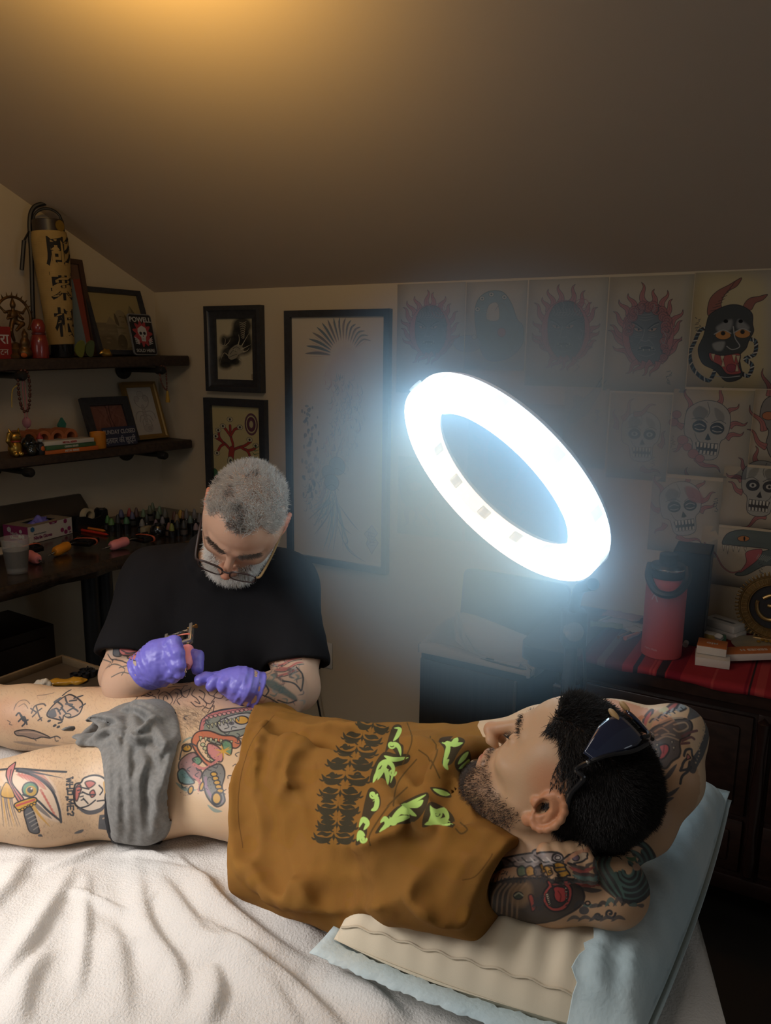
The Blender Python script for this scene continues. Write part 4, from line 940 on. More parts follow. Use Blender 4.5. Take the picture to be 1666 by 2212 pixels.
# lettering and skull
def txt(s_, o, dx, dy, h, col=TI):
    """block capitals from strokes: o = baseline start, dx along, dy up (pixels per unit)"""
    G = {'W': [[(0, 1), (.2, 0), (.4, .7), (.6, 0), (.8, 1)]], 'H': [[(0, 0), (0, 1)], [(.7, 0), (.7, 1)], [(0, .5), (.7, .5)]], 'O': [[(.1, .1), (.1, .9), (.7, .9), (.7, .1), (.1, .1)]], ',': [[(.2, .1), (.05, -.2)]], 'M': [[(0, 0), (.05, 1), (.4, .3), (.75, 1), (.8, 0)]], 'E': [[(.65, 0), (0, 0), (0, 1), (.65, 1)], [(0, .5), (.5, .5)]], '?': [[(0, .8), (.2, 1), (.6, .9), (.5, .5), (.3, .4), (.3, .25)], [(.3, .06), (.3, 0)]]}
    x = 0; dx = np.array(dx, float); dy = np.array(dy, float)
    for ch in s_:
        for st in G.get(ch, []): c.stroke([np.array(o)+dx*(x+a)*h+dy*b*h for a, b in st], 3.6, col, smooth=False); c.stroke([np.array(o)+dx*(x+st[0][0]-.08)*h+dy*st[0][1]*h, np.array(o)+dx*(x+st[0][0]+.1)*h+dy*st[0][1]*h], 4.5, col, smooth=False)
        x += {'W': 1.12, ',': .5, 'M': 1.15, ' ': .35}.get(ch, 1.0)
txt('WHO,ME?', (144, 1680), (.03, 1), (1, -.05), 12.8)
c.poly([(162, 1695), (175, 1690), (182, 1680), (205, 1674), (226, 1682), (234, 1706), (230, 1735), (214, 1750), (190, 1752), (165, 1740), (160, 1722)], (.60, .50, .40), line=4.5)
for p in [[(164, 1700), (172, 1694), (176, 1702), (172, 1715), (166, 1730), (162, 1722)], [(184, 1690), (196, 1686), (206, 1692), (192, 1702)], [(194, 1712), (202, 1706), (206, 1716), (198, 1722)]]: c.poly(p, TR, .85, line=3.4)
for p in [[(178, 1710), (192, 1716), (206, 1716)], [(168, 1746), (190, 1740), (206, 1728)], [(174, 1700), (192, 1704)], [(214, 1696), (222, 1706), (216, 1716)], [(210, 1730), (226, 1728)], [(180, 1724), (190, 1735)]]: S_(p, 3.6)
for i in range(5): S_([(165+i*2.6, 1700+i*7), (174+i*2, 1698+i*7)], 2.8)
S_([(168, 1745), (190, 1755), (218, 1748), (232, 1728)], 10, TK, taper=2); S_([(226, 1690), (230, 1720)], 8, TY, op=.8)
c.poly([(215, 1760), (245, 1757), (245, 1795), (212, 1790)], TK, smooth=False); S_([(222, 1768), (228, 1765)], 3, (.4, .3, .22)); S_([(230, 1778), (236, 1774)], 3, (.4, .3, .22)); S_([(160, 1800), (172, 1796), (180, 1792)], 7, TK, taper=2)
# far thigh
c.poly([(102, 1540), (112, 1526), (128, 1512), (150, 1500), (172, 1512), (178, 1524), (170, 1542), (150, 1550), (138, 1545), (134, 1555), (118, 1552), (104, 1548)], (.44, .30, .21), line=4.4)
for p in [[(106, 1538), (122, 1530), (130, 1542)], [(125, 1516), (135, 1526), (126, 1536)], [(140, 1504), (146, 1520), (160, 1528)], [(150, 1514), (165, 1512)], [(146, 1536), (158, 1530), (168, 1536)], [(160, 1508), (178, 1502)], [(172, 1528), (184, 1520)], [(135, 1502), (144, 1494), (152, 1490)], [(128, 1548), (134, 1558), (126, 1562)], [(112, 1534), (118, 1546)], [(132, 1528), (142, 1540)]]: S_(p, 5)
c.poly([(103, 1540), (116, 1530), (122, 1546), (110, 1550)], TK); c.ell((146, 1545), 7, 4, (.4, .3, .2), line=3.2); S_([(142, 1520), (156, 1522)], 6, TK); S_([(118, 1516), (130, 1508)], 8, TK)
for x, y in [(106, 1557), (118, 1567), (126, 1570)]: c.ell((x, y), 4.5, 2.6, TI, rot=-.5)
for p in [[(68, 1540), (75, 1525), (92, 1520), (98, 1524)], [(70, 1548), (82, 1536), (90, 1530)], [(78, 1525), (84, 1545), (90, 1556)], [(66, 1530), (78, 1538)], [(82, 1556), (90, 1550)]]: S_(p, 4.4, (.10, .09, .09))
for p in [[(35, 1545), (42, 1540), (50, 1556), (60, 1555)], [(40, 1558), (52, 1548), (58, 1564)], [(46, 1545), (54, 1560), (48, 1568)]]: S_(p, 5.2)
for p in [[(30, 1530), (40, 1515), (55, 1512), (64, 1520)], [(40, 1526), (52, 1520), (60, 1530)], [(34, 1520), (30, 1534)]]: S_(p, 2, (.17, .13, .11))
c.ell((90, 1505), 11, 6, (.44, .30, .21), .2, line=2, lcol=(.17, .13, .11)); S_([(80, 1502), (100, 1500), (116, 1496)], 2, (.17, .13, .11)); S_([(16, 1556), (22, 1560), (20, 1564), (26, 1566)], 2.4, (.14, .11, .1))
c.poly([(32, 1580), (52, 1576), (74, 1578), (100, 1588), (108, 1594), (90, 1592), (74, 1596), (52, 1590), (36, 1588)], (.26, .19, .15), line=3.4); S_([(108, 1594), (122, 1590), (130, 1594)], 3.4); S_([(118, 1592), (120, 1600), (126, 1600)], 2.6); S_([(72, 1594), (78, 1600)], 2.6); S_([(42, 1582), (70, 1582), (96, 1589)], 2.2, (.4, .28, .2)); S_([(28, 1602), (60, 1606), (100, 1612)], 9, TK, op=.5, taper=2)
for p in [[(166, 1486), (190, 1476), (215, 1480)], [(180, 1480), (210, 1474), (240, 1474)], [(200, 1484), (232, 1478), (262, 1472)], [(175, 1490), (195, 1484)]]: S_(p, 5, TK, taper=2)
# fresh outline on the hip
L_ = lambda p, w=2.6: c.stroke(p, w, (.075, .055, .055))
c.poly([(285, 1470), (400, 1462), (520, 1490), (560, 1515), (480, 1530), (360, 1522), (290, 1500)], (.56, .31, .23), .45, soft=18)
for p in [[(284, 1466), (300, 1474), (288, 1490), (296, 1506), (288, 1516), (300, 1520)], [(300, 1468), (318, 1472), (326, 1484), (318, 1498), (336, 1506), (330, 1516)], [(306, 1504), (316, 1486), (324, 1476), (318, 1468)], [(302, 1500), (320, 1504), (330, 1500)], [(308, 1496), (318, 1494), (326, 1496)], [(330, 1470), (346, 1474), (336, 1482), (350, 1480)], [(328, 1490), (344, 1490), (340, 1498)],
          [(346, 1520), (342, 1504), (354, 1494), (366, 1500), (372, 1512), (366, 1522)], [(354, 1522), (352, 1508), (358, 1502), (362, 1510)], [(366, 1498), (378, 1488), (390, 1492), (392, 1504), (382, 1512), (388, 1522)], [(374, 1520), (384, 1500), (378, 1496)], [(398, 1480), (390, 1496), (402, 1506), (412, 1484)], [(396, 1494), (410, 1488)], [(360, 1470), (380, 1472), (372, 1478), (388, 1478), (404, 1476)], [(362, 1484), (384, 1482), (404, 1480)], [(370, 1474), (390, 1470), (410, 1474)],
          [(420, 1488), (414, 1500), (424, 1508), (432, 1520), (420, 1514)], [(430, 1490), (442, 1498), (440, 1512), (452, 1520), (462, 1514), (456, 1528), (448, 1540)], [(446, 1488), (452, 1500), (464, 1506), (456, 1516)], [(440, 1526), (452, 1530), (462, 1524), (458, 1540), (446, 1548)], [(470, 1492), (462, 1504), (478, 1508), (484, 1496)], [(488, 1506), (494, 1494), (506, 1492), (500, 1508), (488, 1512)], [(508, 1500), (520, 1494), (530, 1506), (522, 1516)], [(530, 1496), (526, 1510), (540, 1516), (546, 1506)], [(430, 1504), (446, 1520), (436, 1534)], [(412, 1516), (424, 1526), (440, 1524)]]: L_(p)
# belly creature
def blob(p, col, w=3.6, op=.92): c.poly(p, col, op, line=w)
blob([(432, 1572), (446, 1545), (480, 1532), (530, 1530), (560, 1545), (560, 1570), (520, 1590), (490, 1610), (450, 1600)], (.17, .20, .17))
blob([(470, 1560), (500, 1545), (540, 1540), (556, 1556), (530, 1572), (505, 1578), (480, 1580)], (.34, .33, .31)); c.ell((522, 1555), 15, 9, TY, line=3.4); c.ell((500, 1562), 6, 4, TK); c.ell((488, 1556), 5, 5, (.34, .34, .33), line=2.4)
S_([(434, 1576), (440, 1556), (456, 1544), (490, 1537), (540, 1530)], 11, TP); S_([(430, 1576), (436, 1554), (456, 1540), (490, 1532), (545, 1526)], 3)
for i in range(10): c.ell((446+i*9.5, 1549-i*1.9+.09*(i-5)**2*.5), 4.2, 3.4, (.46, .24, .21), line=1.6)
for i in range(9): c.poly([(446+i*8, 1566-i*2), (452+i*8, 1563-i*2), (452+i*8, 1574-i*2)], (.40, .40, .24), line=1.6, smooth=False)
blob([(414, 1604), (424, 1582), (450, 1578), (480, 1588), (505, 1590), (520, 1604), (508, 1616), (480, 1606), (450, 1594), (432, 1598), (426, 1614), (444, 1640), (464, 1650), (452, 1656), (430, 1634)], (.42, .13, .07), 3.8)
for i in range(6): c.ell((438+i*5, 1608+i*8), 5, 4, (.38, .38, .22), line=2); 
for i in range(7): c.poly([(430+i*11, 1590+i*1.5), (437+i*11, 1591+i*1.5), (433+i*11, 1602+i*1.5)], (.42, .41, .26), line=1.6, smooth=False)
blob([(450, 1606), (470, 1612), (482, 1628), (478, 1645), (460, 1640), (448, 1624)], (.44, .17, .17)); blob([(480, 1600), (500, 1605), (498, 1630), (484, 1622)], TG)
for i in range(7): S_([(482, 1622), (482+20*math.cos(i-.5), 1624+16*math.sin(i-.5))], 5, TY, taper=1)
c.ell((403, 1615), 10, 8, TY, line=4); S_([(388, 1640), (395, 1615), (412, 1606), (425, 1612)], 3.6); S_([(392, 1606), (404, 1596), (416, 1592)], 6, TT, op=.7, taper=2)
blob([(386, 1650), (400, 1632), (420, 1625), (430, 1640), (424, 1655), (436, 1668), (430, 1684), (410, 1680), (392, 1672)], (.26, .14, .15)); blob([(416, 1640), (428, 1634), (436, 1644), (426, 1652)], TG)
blob([(384, 1668), (396, 1660), (410, 1676), (420, 1690), (404, 1694), (388, 1688)], TT); S_([(380, 1690), (400, 1704), (424, 1706)], 9, TT, op=.75, taper=2); S_([(418, 1650), (440, 1660), (462, 1648), (470, 1640)], 7, TP); S_([(420, 1676), (432, 1690), (430, 1706)], 7, TP)
blob([(438, 1670), (454, 1656), (476, 1650), (486, 1670), (480, 1700), (486, 1730), (468, 1742), (448, 1722), (440, 1696)], (.13, .14, .14)); S_([(444, 1680), (446, 1700), (460, 1724), (478, 1730)], 7, (.25, .17, .22)); 
for i in range(5): c.ell((462+i*3.4, 1672+i*9), 7, 5, TY, line=3)
c.ell((468, 1724), 10, 13, TY, line=5); c.ell((412, 1706), 5, 9, TY, line=3.4, rot=.3); c.ell((436, 1698), 4, 10, TY, line=3, rot=.3); S_([(448, 1738), (464, 1750), (480, 1752)], 8, TT, op=.7, taper=2)
for _ in range(90): c.ell((g.uniform(388, 480), g.uniform(1610, 1720)), 1.1, 1.1, TI, .7)
for _ in range(36):
    x, y = g.uniform(392, 540), g.uniform(1545, 1720); a = g.uniform(0, 6.3); S_([(x, y), (x+8*math.cos(a), y+6*math.sin(a)), (x+12*math.cos(a+.9), y+10*math.sin(a+.9))], 2.2, TI)
# near arm sleeve tattoo
blob([(1052, 1945), (1060, 1915), (1090, 1900), (1130, 1896), (1180, 1896), (1240, 1898), (1262, 1930), (1255, 1955), (1225, 1975), (1190, 1990), (1130, 1996), (1085, 1985)], (.035, .036, .04))
for i in range(6): S_([(1062+i*11, 1965+i*4), (1066+i*11, 1930), (1082+i*11, 1908)], 3.4, (.30, .22, .15), op=.8)
c.poly([(1105, 1915), (1140, 1905), (1150, 1925), (1140, 1950), (1120, 1960), (1104, 1945)], (.30, .20, .11), .7, soft=8); c.ell((1120, 1934), 10, 8, (.06, .08, .06), line=2.4); S_([(1112, 1934), (1121, 1928), (1130, 1934)], 2.6, (.3, .32, .24))
c.poly([(1142, 1935), (1150, 1932), (1155, 1945), (1158, 1960), (1150, 1968), (1146, 1952)], TR, .8, line=2.4)
c.poly([(1172, 1935), (1186, 1912), (1214, 1902), (1232, 1905), (1236, 1935), (1222, 1962), (1196, 1968), (1178, 1955)], (.40, .085, .08), line=3); c.poly([(1180, 1937), (1190, 1918), (1214, 1910), (1226, 1915), (1228, 1938), (1214, 1956), (1196, 1960), (1184, 1950)], (.06, .05, .05), 1, line=2); c.ell((1212, 1932), 15, 17, (.42, .07, .07), line=2.4); S_([(1206, 1924), (1212, 1934), (1210, 1946)], 2.2, (.2, .03, .03))
for i in range(7): c.poly([(1178+i*1.2, 1930+i*4.2), (1186+i*1.4, 1929+i*4.2), (1182+i, 1938+i*3.2)], (.55, .50, .40), line=1.3, smooth=False); c.poly([(1218+i*1.2, 1908+i*7.5), (1228, 1911+i*7), (1222, 1914+i*7)], (.55, .50, .40), line=1.3, smooth=False)
for i in range(20): S_([(1150+g.uniform(0, 26), 1930+g.uniform(0, 34)), (1153+g.uniform(0, 26), 1933+g.uniform(0, 34))], 1.6)
for i in range(24): x = 1056+i*8.6; S_([(x, 1901+5*math.sin(i)), (x+4, 1892+4*math.sin(i*2))], 2.8, taper=1)
for k, R_ in enumerate([62, 50, 38, 26, 15]):
    t = np.linspace(-.9 if k % 2 else -1.4, 2.9, 16); cx_, cy_ = 1366-k*1.5, 1880; p = np.c_[cx_+R_*.82*np.cos(t), cy_+R_*1.02*np.sin(t)]
    S_(p, 13-k*1.2, (.045, .05, .055)); S_(p+[[-3, -4]], 5, (.10, .20, .19), op=.8)
c.ell((1376, 1872), 9, 8, (.50, .34, .25)); S_([(1352, 1850), (1366, 1856), (1378, 1850)], 6, TG, taper=2)
for k in range(6): S_([(1290+k*7, 1835+k*1.5), (1284+k*6, 1868), (1296+k*8, 1905), (1330+k*4, 1940)], 8, [TI, (.10, .19, .18)][k % 2], op=.9, taper=2)
for k in range(7): S_([(1224+k*4, 1862+k*9), (1252+k*4, 1874+k*8), (1282+k*3, 1862+k*10)], 8, [TI, (.33, .08, .08), TI, (.10, .2, .2)][k % 4], op=.9, taper=2)
c.poly([(1215, 1858), (1240, 1842), (1268, 1840), (1262, 1858), (1236, 1864)], (.44, .36, .27), line=3); c.ell((1244, 1852), 8, 7, (.12, .09, .13), line=2); S_([(1210, 1870), (1240, 1846), (1272, 1830)], 5, (.45, .25, .16))
c.poly([(1196, 1866), (1216, 1864), (1226, 1890), (1206, 1892)], TY, line=3); S_([(1200, 1874), (1220, 1872)], 2.6); S_([(1203, 1882), (1222, 1880)], 2.6)
c.poly([(1080, 1858), (1110, 1848), (1150, 1842), (1200, 1840), (1214, 1850), (1190, 1866), (1160, 1874), (1120, 1872)], (.30, .29, .30), line=3)
for k in range(6): S_([(1092+k*18, 1852), (1104+k*18, 1862), (1120+k*18, 1858)], 2.6, [TI, (.5, .5, .5)][k % 2])
c.ell((1205, 1852), 12, 9, (.30, .28, .30), line=3); c.ell((1205, 1852), 6, 4.5, (.38, .36, .36), line=2)
blob([(1020, 1880), (1050, 1862), (1085, 1852), (1110, 1868), (1080, 1876), (1060, 1892), (1056, 1880)], TK); 
for _ in range(22): c.ell((g.uniform(1046, 1100), g.uniform(1876, 1890)), 1.6, 1.4, TI)
for k in range(4): c.poly([(1118+k*18, 1876), (1130+k*18, 1870), (1140+k*18, 1886), (1122+k*18, 1892)], [TG, TY, TK, TY][k], .85, line=2.8); c.ell((1140+k*16, 1882), 3, 3, TY, line=1.8)
for k in range(9): S_([(1240+k*17, 1962-k*1), (1252+k*17, 1948+8*math.sin(k)), (1272+k*15, 1956)], 7, [TI, (.10, .19, .19), TK][k % 3], op=.9, taper=2)
c.ell((1262, 1966), 11, 9, TK); c.ell((1270, 1950), 5, 4, (.5, .35, .25), line=2.4); spiral(c, (1292, 1978), 9, 1.5, 4, TI); spiral(c, (1318, 1972), 12, 1.3, 4, TI)
for k in range(5): S_([(1225+k*24, 1990), (1240+k*24, 1980), (1256+k*24, 1986)], 7, TK, op=.9, taper=2)
# far arm
blob([(1398, 1600), (1408, 1575), (1440, 1560), (1480, 1552), (1496, 1566), (1488, 1590), (1470, 1600), (1470, 1630), (1452, 1645), (1436, 1660), (1420, 1640), (1404, 1625)], (.07, .07, .075))
for p in [[(1415, 1580), (1430, 1572), (1444, 1580)], [(1456, 1565), (1480, 1560), (1486, 1572), (1468, 1580), (1456, 1574)], [(1430, 1588), (1444, 1584), (1458, 1588)], [(1420, 1598), (1440, 1590), (1466, 1598)], [(1426, 1562), (1450, 1552), (1475, 1550)], [(1434, 1568), (1456, 1556)], [(1410, 1590), (1420, 1586)]]: S_(p, 3.4, (.34, .26, .19))
c.poly([(1424, 1612), (1430, 1608), (1442, 1608), (1446, 1620), (1436, 1636), (1424, 1640), (1428, 1624)], (.48, .09, .10), line=3); S_([(1436, 1610), (1434, 1626)], 2.2, (.25, .04, .05))
for x, y in [(1420, 1606), (1452, 1600), (1456, 1612), (1418, 1616)]: c.poly([(x-3, y), (x+3, y), (x, y+9)], (.45, .40, .30), line=1.2, smooth=False)
S_([(1484, 1510), (1496, 1522), (1496, 1540), (1486, 1550)], 15, (.09, .09, .09), taper=2); S_([(1490, 1552), (1510, 1534), (1528, 1530)], 11, TK, taper=2); S_([(1482, 1556), (1505, 1545), (1525, 1540)], 8, TK, taper=2)
for p in [[(1474, 1590), (1490, 1582), (1506, 1578)], [(1474, 1600), (1492, 1592), (1500, 1596)], [(1472, 1606), (1490, 1604)]]: S_(p, 5, (.16, .08, .08))
S_([(1528, 1550), (1530, 1580), (1518, 1620), (1502, 1646), (1496, 1660)], 18, (.085, .085, .09)); 
for k in range(14): c.ell((1530-k*1.8-g.uniform(0, 5), 1556+k*7), 2, 2, (.36, .28, .2))
for p in [[(1478, 1632), (1482, 1620), (1494, 1618), (1496, 1632), (1504, 1640)], [(1472, 1660), (1480, 1642), (1492, 1636)], [(1470, 1664), (1486, 1660), (1490, 1645)], [(1470, 1692), (1474, 1676), (1486, 1666), (1494, 1656)]]: S_(p, 5)
c.poly([(1486, 1628), (1492, 1636), (1484, 1640)], TP, line=2); S_([(1430, 1688), (1446, 1672), (1462, 1650)], 8, TK, taper=2); S_([(1424, 1714), (1446, 1716), (1468, 1700)], 8, TK, taper=2); S_([(1420, 1752), (1440, 1730), (1456, 1722)], 8, TK, taper=2)
blob([(1390, 1574), (1392, 1550), (1410, 1532), (1404, 1560), (1398, 1576)], (.36, .09, .10)); blob([(1432, 1538), (1452, 1520), (1472, 1516), (1466, 1528), (1446, 1538)], (.36, .10, .10)); blob([(1462, 1530), (1472, 1518), (1484, 1528), (1470, 1536)], (.22, .28, .30)); S_([(1400, 1572), (1412, 1548), (1440, 1530)], 8, (.42, .36, .2)); S_([(1375, 1556), (1388, 1548)], 7, (.44, .22, .08))
for k in range(8): S_([(1404+k*9, 1560-k*4.5), (1412+k*9, 1552-k*4.5), (1422+k*9, 1556-k*4)], 3, [TI, (.3, .3, .3)][k % 2])
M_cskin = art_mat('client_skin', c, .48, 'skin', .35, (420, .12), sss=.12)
set_uv(me, np.c_[(CV@UA-ULO[0])/(UHI[0]-ULO[0]), (CV@VA-ULO[1])/(UHI[1]-ULO[1])])
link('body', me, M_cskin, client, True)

# ------------------------------------------------------------------ ochre t-shirt
sT, sB = at(1128, 1838, .985), at(1030, 2004, .950); sA = np.array([.82, -.55, .1]); dm0 = sA-(sT-sB)*(sA@(sT-sB))/((sT-sB)@(sT-sB)); sM = (sT+sB)/2
sAx = np.array([.90, -.42, .06]); sAx /= np.linalg.norm(sAx); T_ = Sdf(); torso(T_, .011); T_.cone(sM-sAx*.13, sM+sAx*.04, .072, .063, .05)
T_.cone((.05, 1.08, .94), (.055, .97, .942), .066, .060, .05).cone((.05, 1.08, .94), (.165, 1.175, .955), .066, .062, .05)
for p, r in [((540, 1830), .026), ((585, 1868), .028), ((645, 1885), .030), ((720, 1885), .034), ((800, 1900), .042), ((880, 1890), .045)]:
    q = atz(*p, BED+.035+(.03 if p[0] > 700 else 0)); T_.ell(q, (r*2.2, r*1.5, r), .06)
    T_.cone(q, q+np.array([.05, .09, .05]), r, r*1.5, .06)
T_.cone((.07, 1.03, .948), (.130, .945, .953), .058, .050, .05)

T_.fn(lambda P: -(P[..., 0]+.236+.035*sstep(.9, .82, P[..., 2])*0-.10*np.maximum(0, 1.12-P[..., 1])-.02*np.sin((P[..., 1]-1.1)*9)*0), (-1, 0, 0), (1, 2, 2), '&', .006)
T_.fn(lambda P: (P-sM)@(dm0/np.linalg.norm(dm0))-.30*np.maximum(0, P[..., 1]-1.02), (-1, 0, 0), (1, 2, 2), '&', .006)
TV, TF = T_.mesh(.006, newton=1); sh0 = sstep(-.003, -.010, T_.eval(CV))
DT = Depth(TV, TF)
def fold(p, r=.012, dip=.0030, k=.018, S=T_, D=DT):
    q = D.pts(catmull(p, 3), -dip*1.0); S.chain(q, 1.3*r*np.sin(np.linspace(.35, math.pi-.35, len(q))), k)
for p, r in [([(665, 1575), (645, 1640), (640, 1720), (638, 1800), (655, 1860)], .014), ([(655, 1880), (720, 1895), (800, 1870), (880, 1845), (960, 1825)], .016), ([(640, 1900), (700, 1925), (790, 1915), (880, 1880), (980, 1850)], .013), ([(860, 1650), (905, 1690), (935, 1740), (950, 1790)], .011), ([(900, 1640), (940, 1670), (970, 1720), (1000, 1760)], .012), ([(880, 1600), (930, 1625), (970, 1650)], .010), ([(1000, 1830), (960, 1880), (935, 1930)], .010), ([(1030, 1830), (990, 1880), (975, 1950)], .010), ([(900, 1900), (930, 1940), (990, 1985)], .012), ([(520, 1850), (590, 1925), (680, 1945)], .010), ([(560, 1880), (640, 1925), (720, 1950)], .011), ([(575, 1560), (540, 1640), (528, 1720), (535, 1800)], .009), ([(700, 1570), (760, 1585), (830, 1580)], .009), ([(600, 1650), (620, 1610), (660, 1590)], .008), ([(580, 1720), (600, 1780), (590, 1850)], .010), ([(840, 1760), (900, 1780), (960, 1785)], .009)]: fold(p, r)
def groove(p, r=.013, depth=.007, k=.016):
    r = .016; e = np.sin(np.linspace(.25, math.pi-.25, len(catmull(p, 3)))); q = np.array([DT.pts([x], r-depth*w)[0] for x, w in zip(catmull(p, 3), e)]); T_.chain(q, [r]*len(q), k, '-')
for p, r, d in [([(660, 1868), (740, 1878), (820, 1852), (900, 1828), (970, 1806)], .014, .009), ([(650, 1640), (658, 1720), (655, 1800), (668, 1850)], .014, .008), ([(690, 1908), (780, 1898), (870, 1862), (960, 1838)], .012, .008), ([(845, 1660), (885, 1700), (915, 1750), (930, 1800)], .012, .008), ([(880, 1635), (925, 1665), (955, 1705), (985, 1755)], .011, .008), ([(900, 1800), (980, 1800), (1060, 1812)], .012, .008), ([(985, 1840), (945, 1885), (920, 1930)], .011, .008), ([(1045, 1850), (1010, 1895), (1000, 1960)], .010, .007), ([(520, 1600), (515, 1680), (516, 1760), (528, 1830)], .008, .004), ([(600, 1560), (640, 1570), (700, 1585), (760, 1600)], .010, .005), ([(560, 1700), (580, 1770), (575, 1840), (600, 1900)], .012, .007), ([(610, 1730), (622, 1800), (640, 1860)], .011, .007), ([(700, 1935), (760, 1930), (840, 1912)], .010, .007), ([(930, 1900), (960, 1945), (1000, 1980)], .011, .007)]: groove(p, r, d)
def wr(P): return .0034*vnoise(P, 22, 3)+.0016*vnoise(P, 55, 5)
T_.post.append(wr)
T_.cone(sM+sAx*.036, sM+sAx*.10, .052, .060, .006, '-')
# collar and neck hole
cn = np.array([.125, 1.035, .975]); ca = HC+HR@np.array([0, -.03, -.06])-cn; ca /= np.linalg.norm(ca); e1 = np.cross(ca, Z); e1 /= np.linalg.norm(e1); e2 = np.cross(ca, e1)
T_.chain([cn+.072*(math.cos(a)*e1+math.sin(a)*e2)*(1.05 if math.sin(a) > 0 else .98)+ca*.004*math.cos(2*a) for a in np.linspace(0, 2*math.pi, 19)], [.0125]*19, .02)
T_.cone(cn-ca*.006, cn+ca*.12, .053, .064, .008, '-')
TV, TF = T_.mesh(.0042, newton=2)
nq = CV-cn; nt_ = np.clip(nq@ca, -.02, .14); nd_ = np.linalg.norm(nq-nt_[:, None]*ca, axis=1); sh_ = sh0*sstep(.066, .080, nd_)*(hl[:, 2] < -.10); CW = CV-vnormals(CV, CFc)*(.020*sh_)[:, None]; CW[:, 2] = np.maximum(CW[:, 2], BED+.001); me.vertices.foreach_set('co', CW.astype(np.float32).ravel()); me.update()   # the body draws in under the shirt
DT = Depth(TV, TF)
def shirt_T(p):
    P = DT.pts(p); return np.c_[(P@UA-SLO[0])*1500, (SHI[1]-P@VA)*1500]
SLO, SHI = (-.27, 1.10), (.20, 1.66); OC = (0.225, 0.105, 0.022); PB = (.045, .034, .018); GNN = (.42, .62, .16)
c = Canvas(int((SHI[0]-SLO[0])*1500), int((SHI[1]-SLO[1])*1500), OC, shirt_T)
for i in range(240): c.ell((g.uniform(490, 1080), g.uniform(1540, 1990)), g.uniform(10, 40), g.uniform(8, 30), (0.27, .13, .03) if i % 2 else (.19, .085, .017), .16, soft=40)
# ornate dark lettering down the chest, read from the side
K_ = lambda p, w=7: c.stroke(p, w, PB, taper=2)
rows = [((775, 1560), (835, 1575)), ((745, 1590), (820, 1600)), ((730, 1618), (810, 1625)), ((712, 1648), (800, 1652)), ((700, 1680), (792, 1684)), ((694, 1712), (776, 1716)), ((690, 1745), (770, 1750)), ((690, 1780), (766, 1784)), ((682, 1806), (760, 1810))]
for i, ((x0, y0), (x1, y1)) in enumerate(rows):
    d = np.array([x1-x0, y1-y0], float); n_ = np.array([-d[1], d[0]])/np.hypot(*d); P = lambda a, b: tuple(np.array([x0, y0])+d*a+n_*b)
    for a0, s_ in ((0, 1), (1, -1)):                              # a mirrored pair of barbed bars, joined by a diamond
        A = lambda a, b: P(a0+s_*a, b)
        K_([A(-.06, -8), A(.02, 2), A(.16, 6), A(.34, 5), A(.46, -1)], 13-(i % 3)*2); K_([A(.0, 8), A(.10, 12), A(.28, 11), A(.42, 7)], 5); K_([A(.04, -4), A(.16, -7), A(.30, -5), A(.44, -9)], 8+(i % 2)*4)
        K_([A(-.12, 2), A(-.04, 6), A(.06, 4)], 4); K_([A(.30, 4), A(.34, 12), A(.42, 15)], 4)
        if i in (2, 3, 4, 5): spiral(c, A(.20, -8), 8, 1.2, 4.5, PB, a0*3)
        if i > 5: K_([A(.02, -13), A(.18, -17), A(.38, -13)], 9)
    c.poly([P(.5, -9), P(.55, -1), P(.5, 8), P(.45, -1)], PB, smooth=False); K_([P(.5, -16), P(.5, 14)], 3)
# pale green scrollwork on dark panels
panels = [[(848, 1570), (868, 1568), (862, 1600), (872, 1612), (866, 1640), (845, 1615), (832, 1625)], [(828, 1625), (856, 1628), (885, 1630), (880, 1648), (850, 1660), (856, 1690), (845, 1702), (826, 1680), (800, 1690), (805, 1660)],
          [(796, 1705), (818, 1712), (822, 1740), (806, 1760), (795, 1780), (790, 1810), (768, 1825), (778, 1780)], [(815, 1790), (850, 1748), (890, 1722), (925, 1712), (920, 1745), (895, 1775), (850, 1782), (815, 1800)], [(925, 1735), (950, 1738), (978, 1760), (980, 1785), (940, 1780), (912, 1785)],
          [(950, 1595), (985, 1590), (1005, 1600), (990, 1625), (975, 1650), (955, 1650), (960, 1620)], [(985, 1640), (1012, 1620), (1018, 1650), (1000, 1668), (985, 1660)], [(930, 1700), (965, 1705), (975, 1722), (945, 1718)]]
for p in panels: c.poly(p, PB, .95)
def scroll(pts, w=9): c.stroke(pts, w, GNN, taper=2)
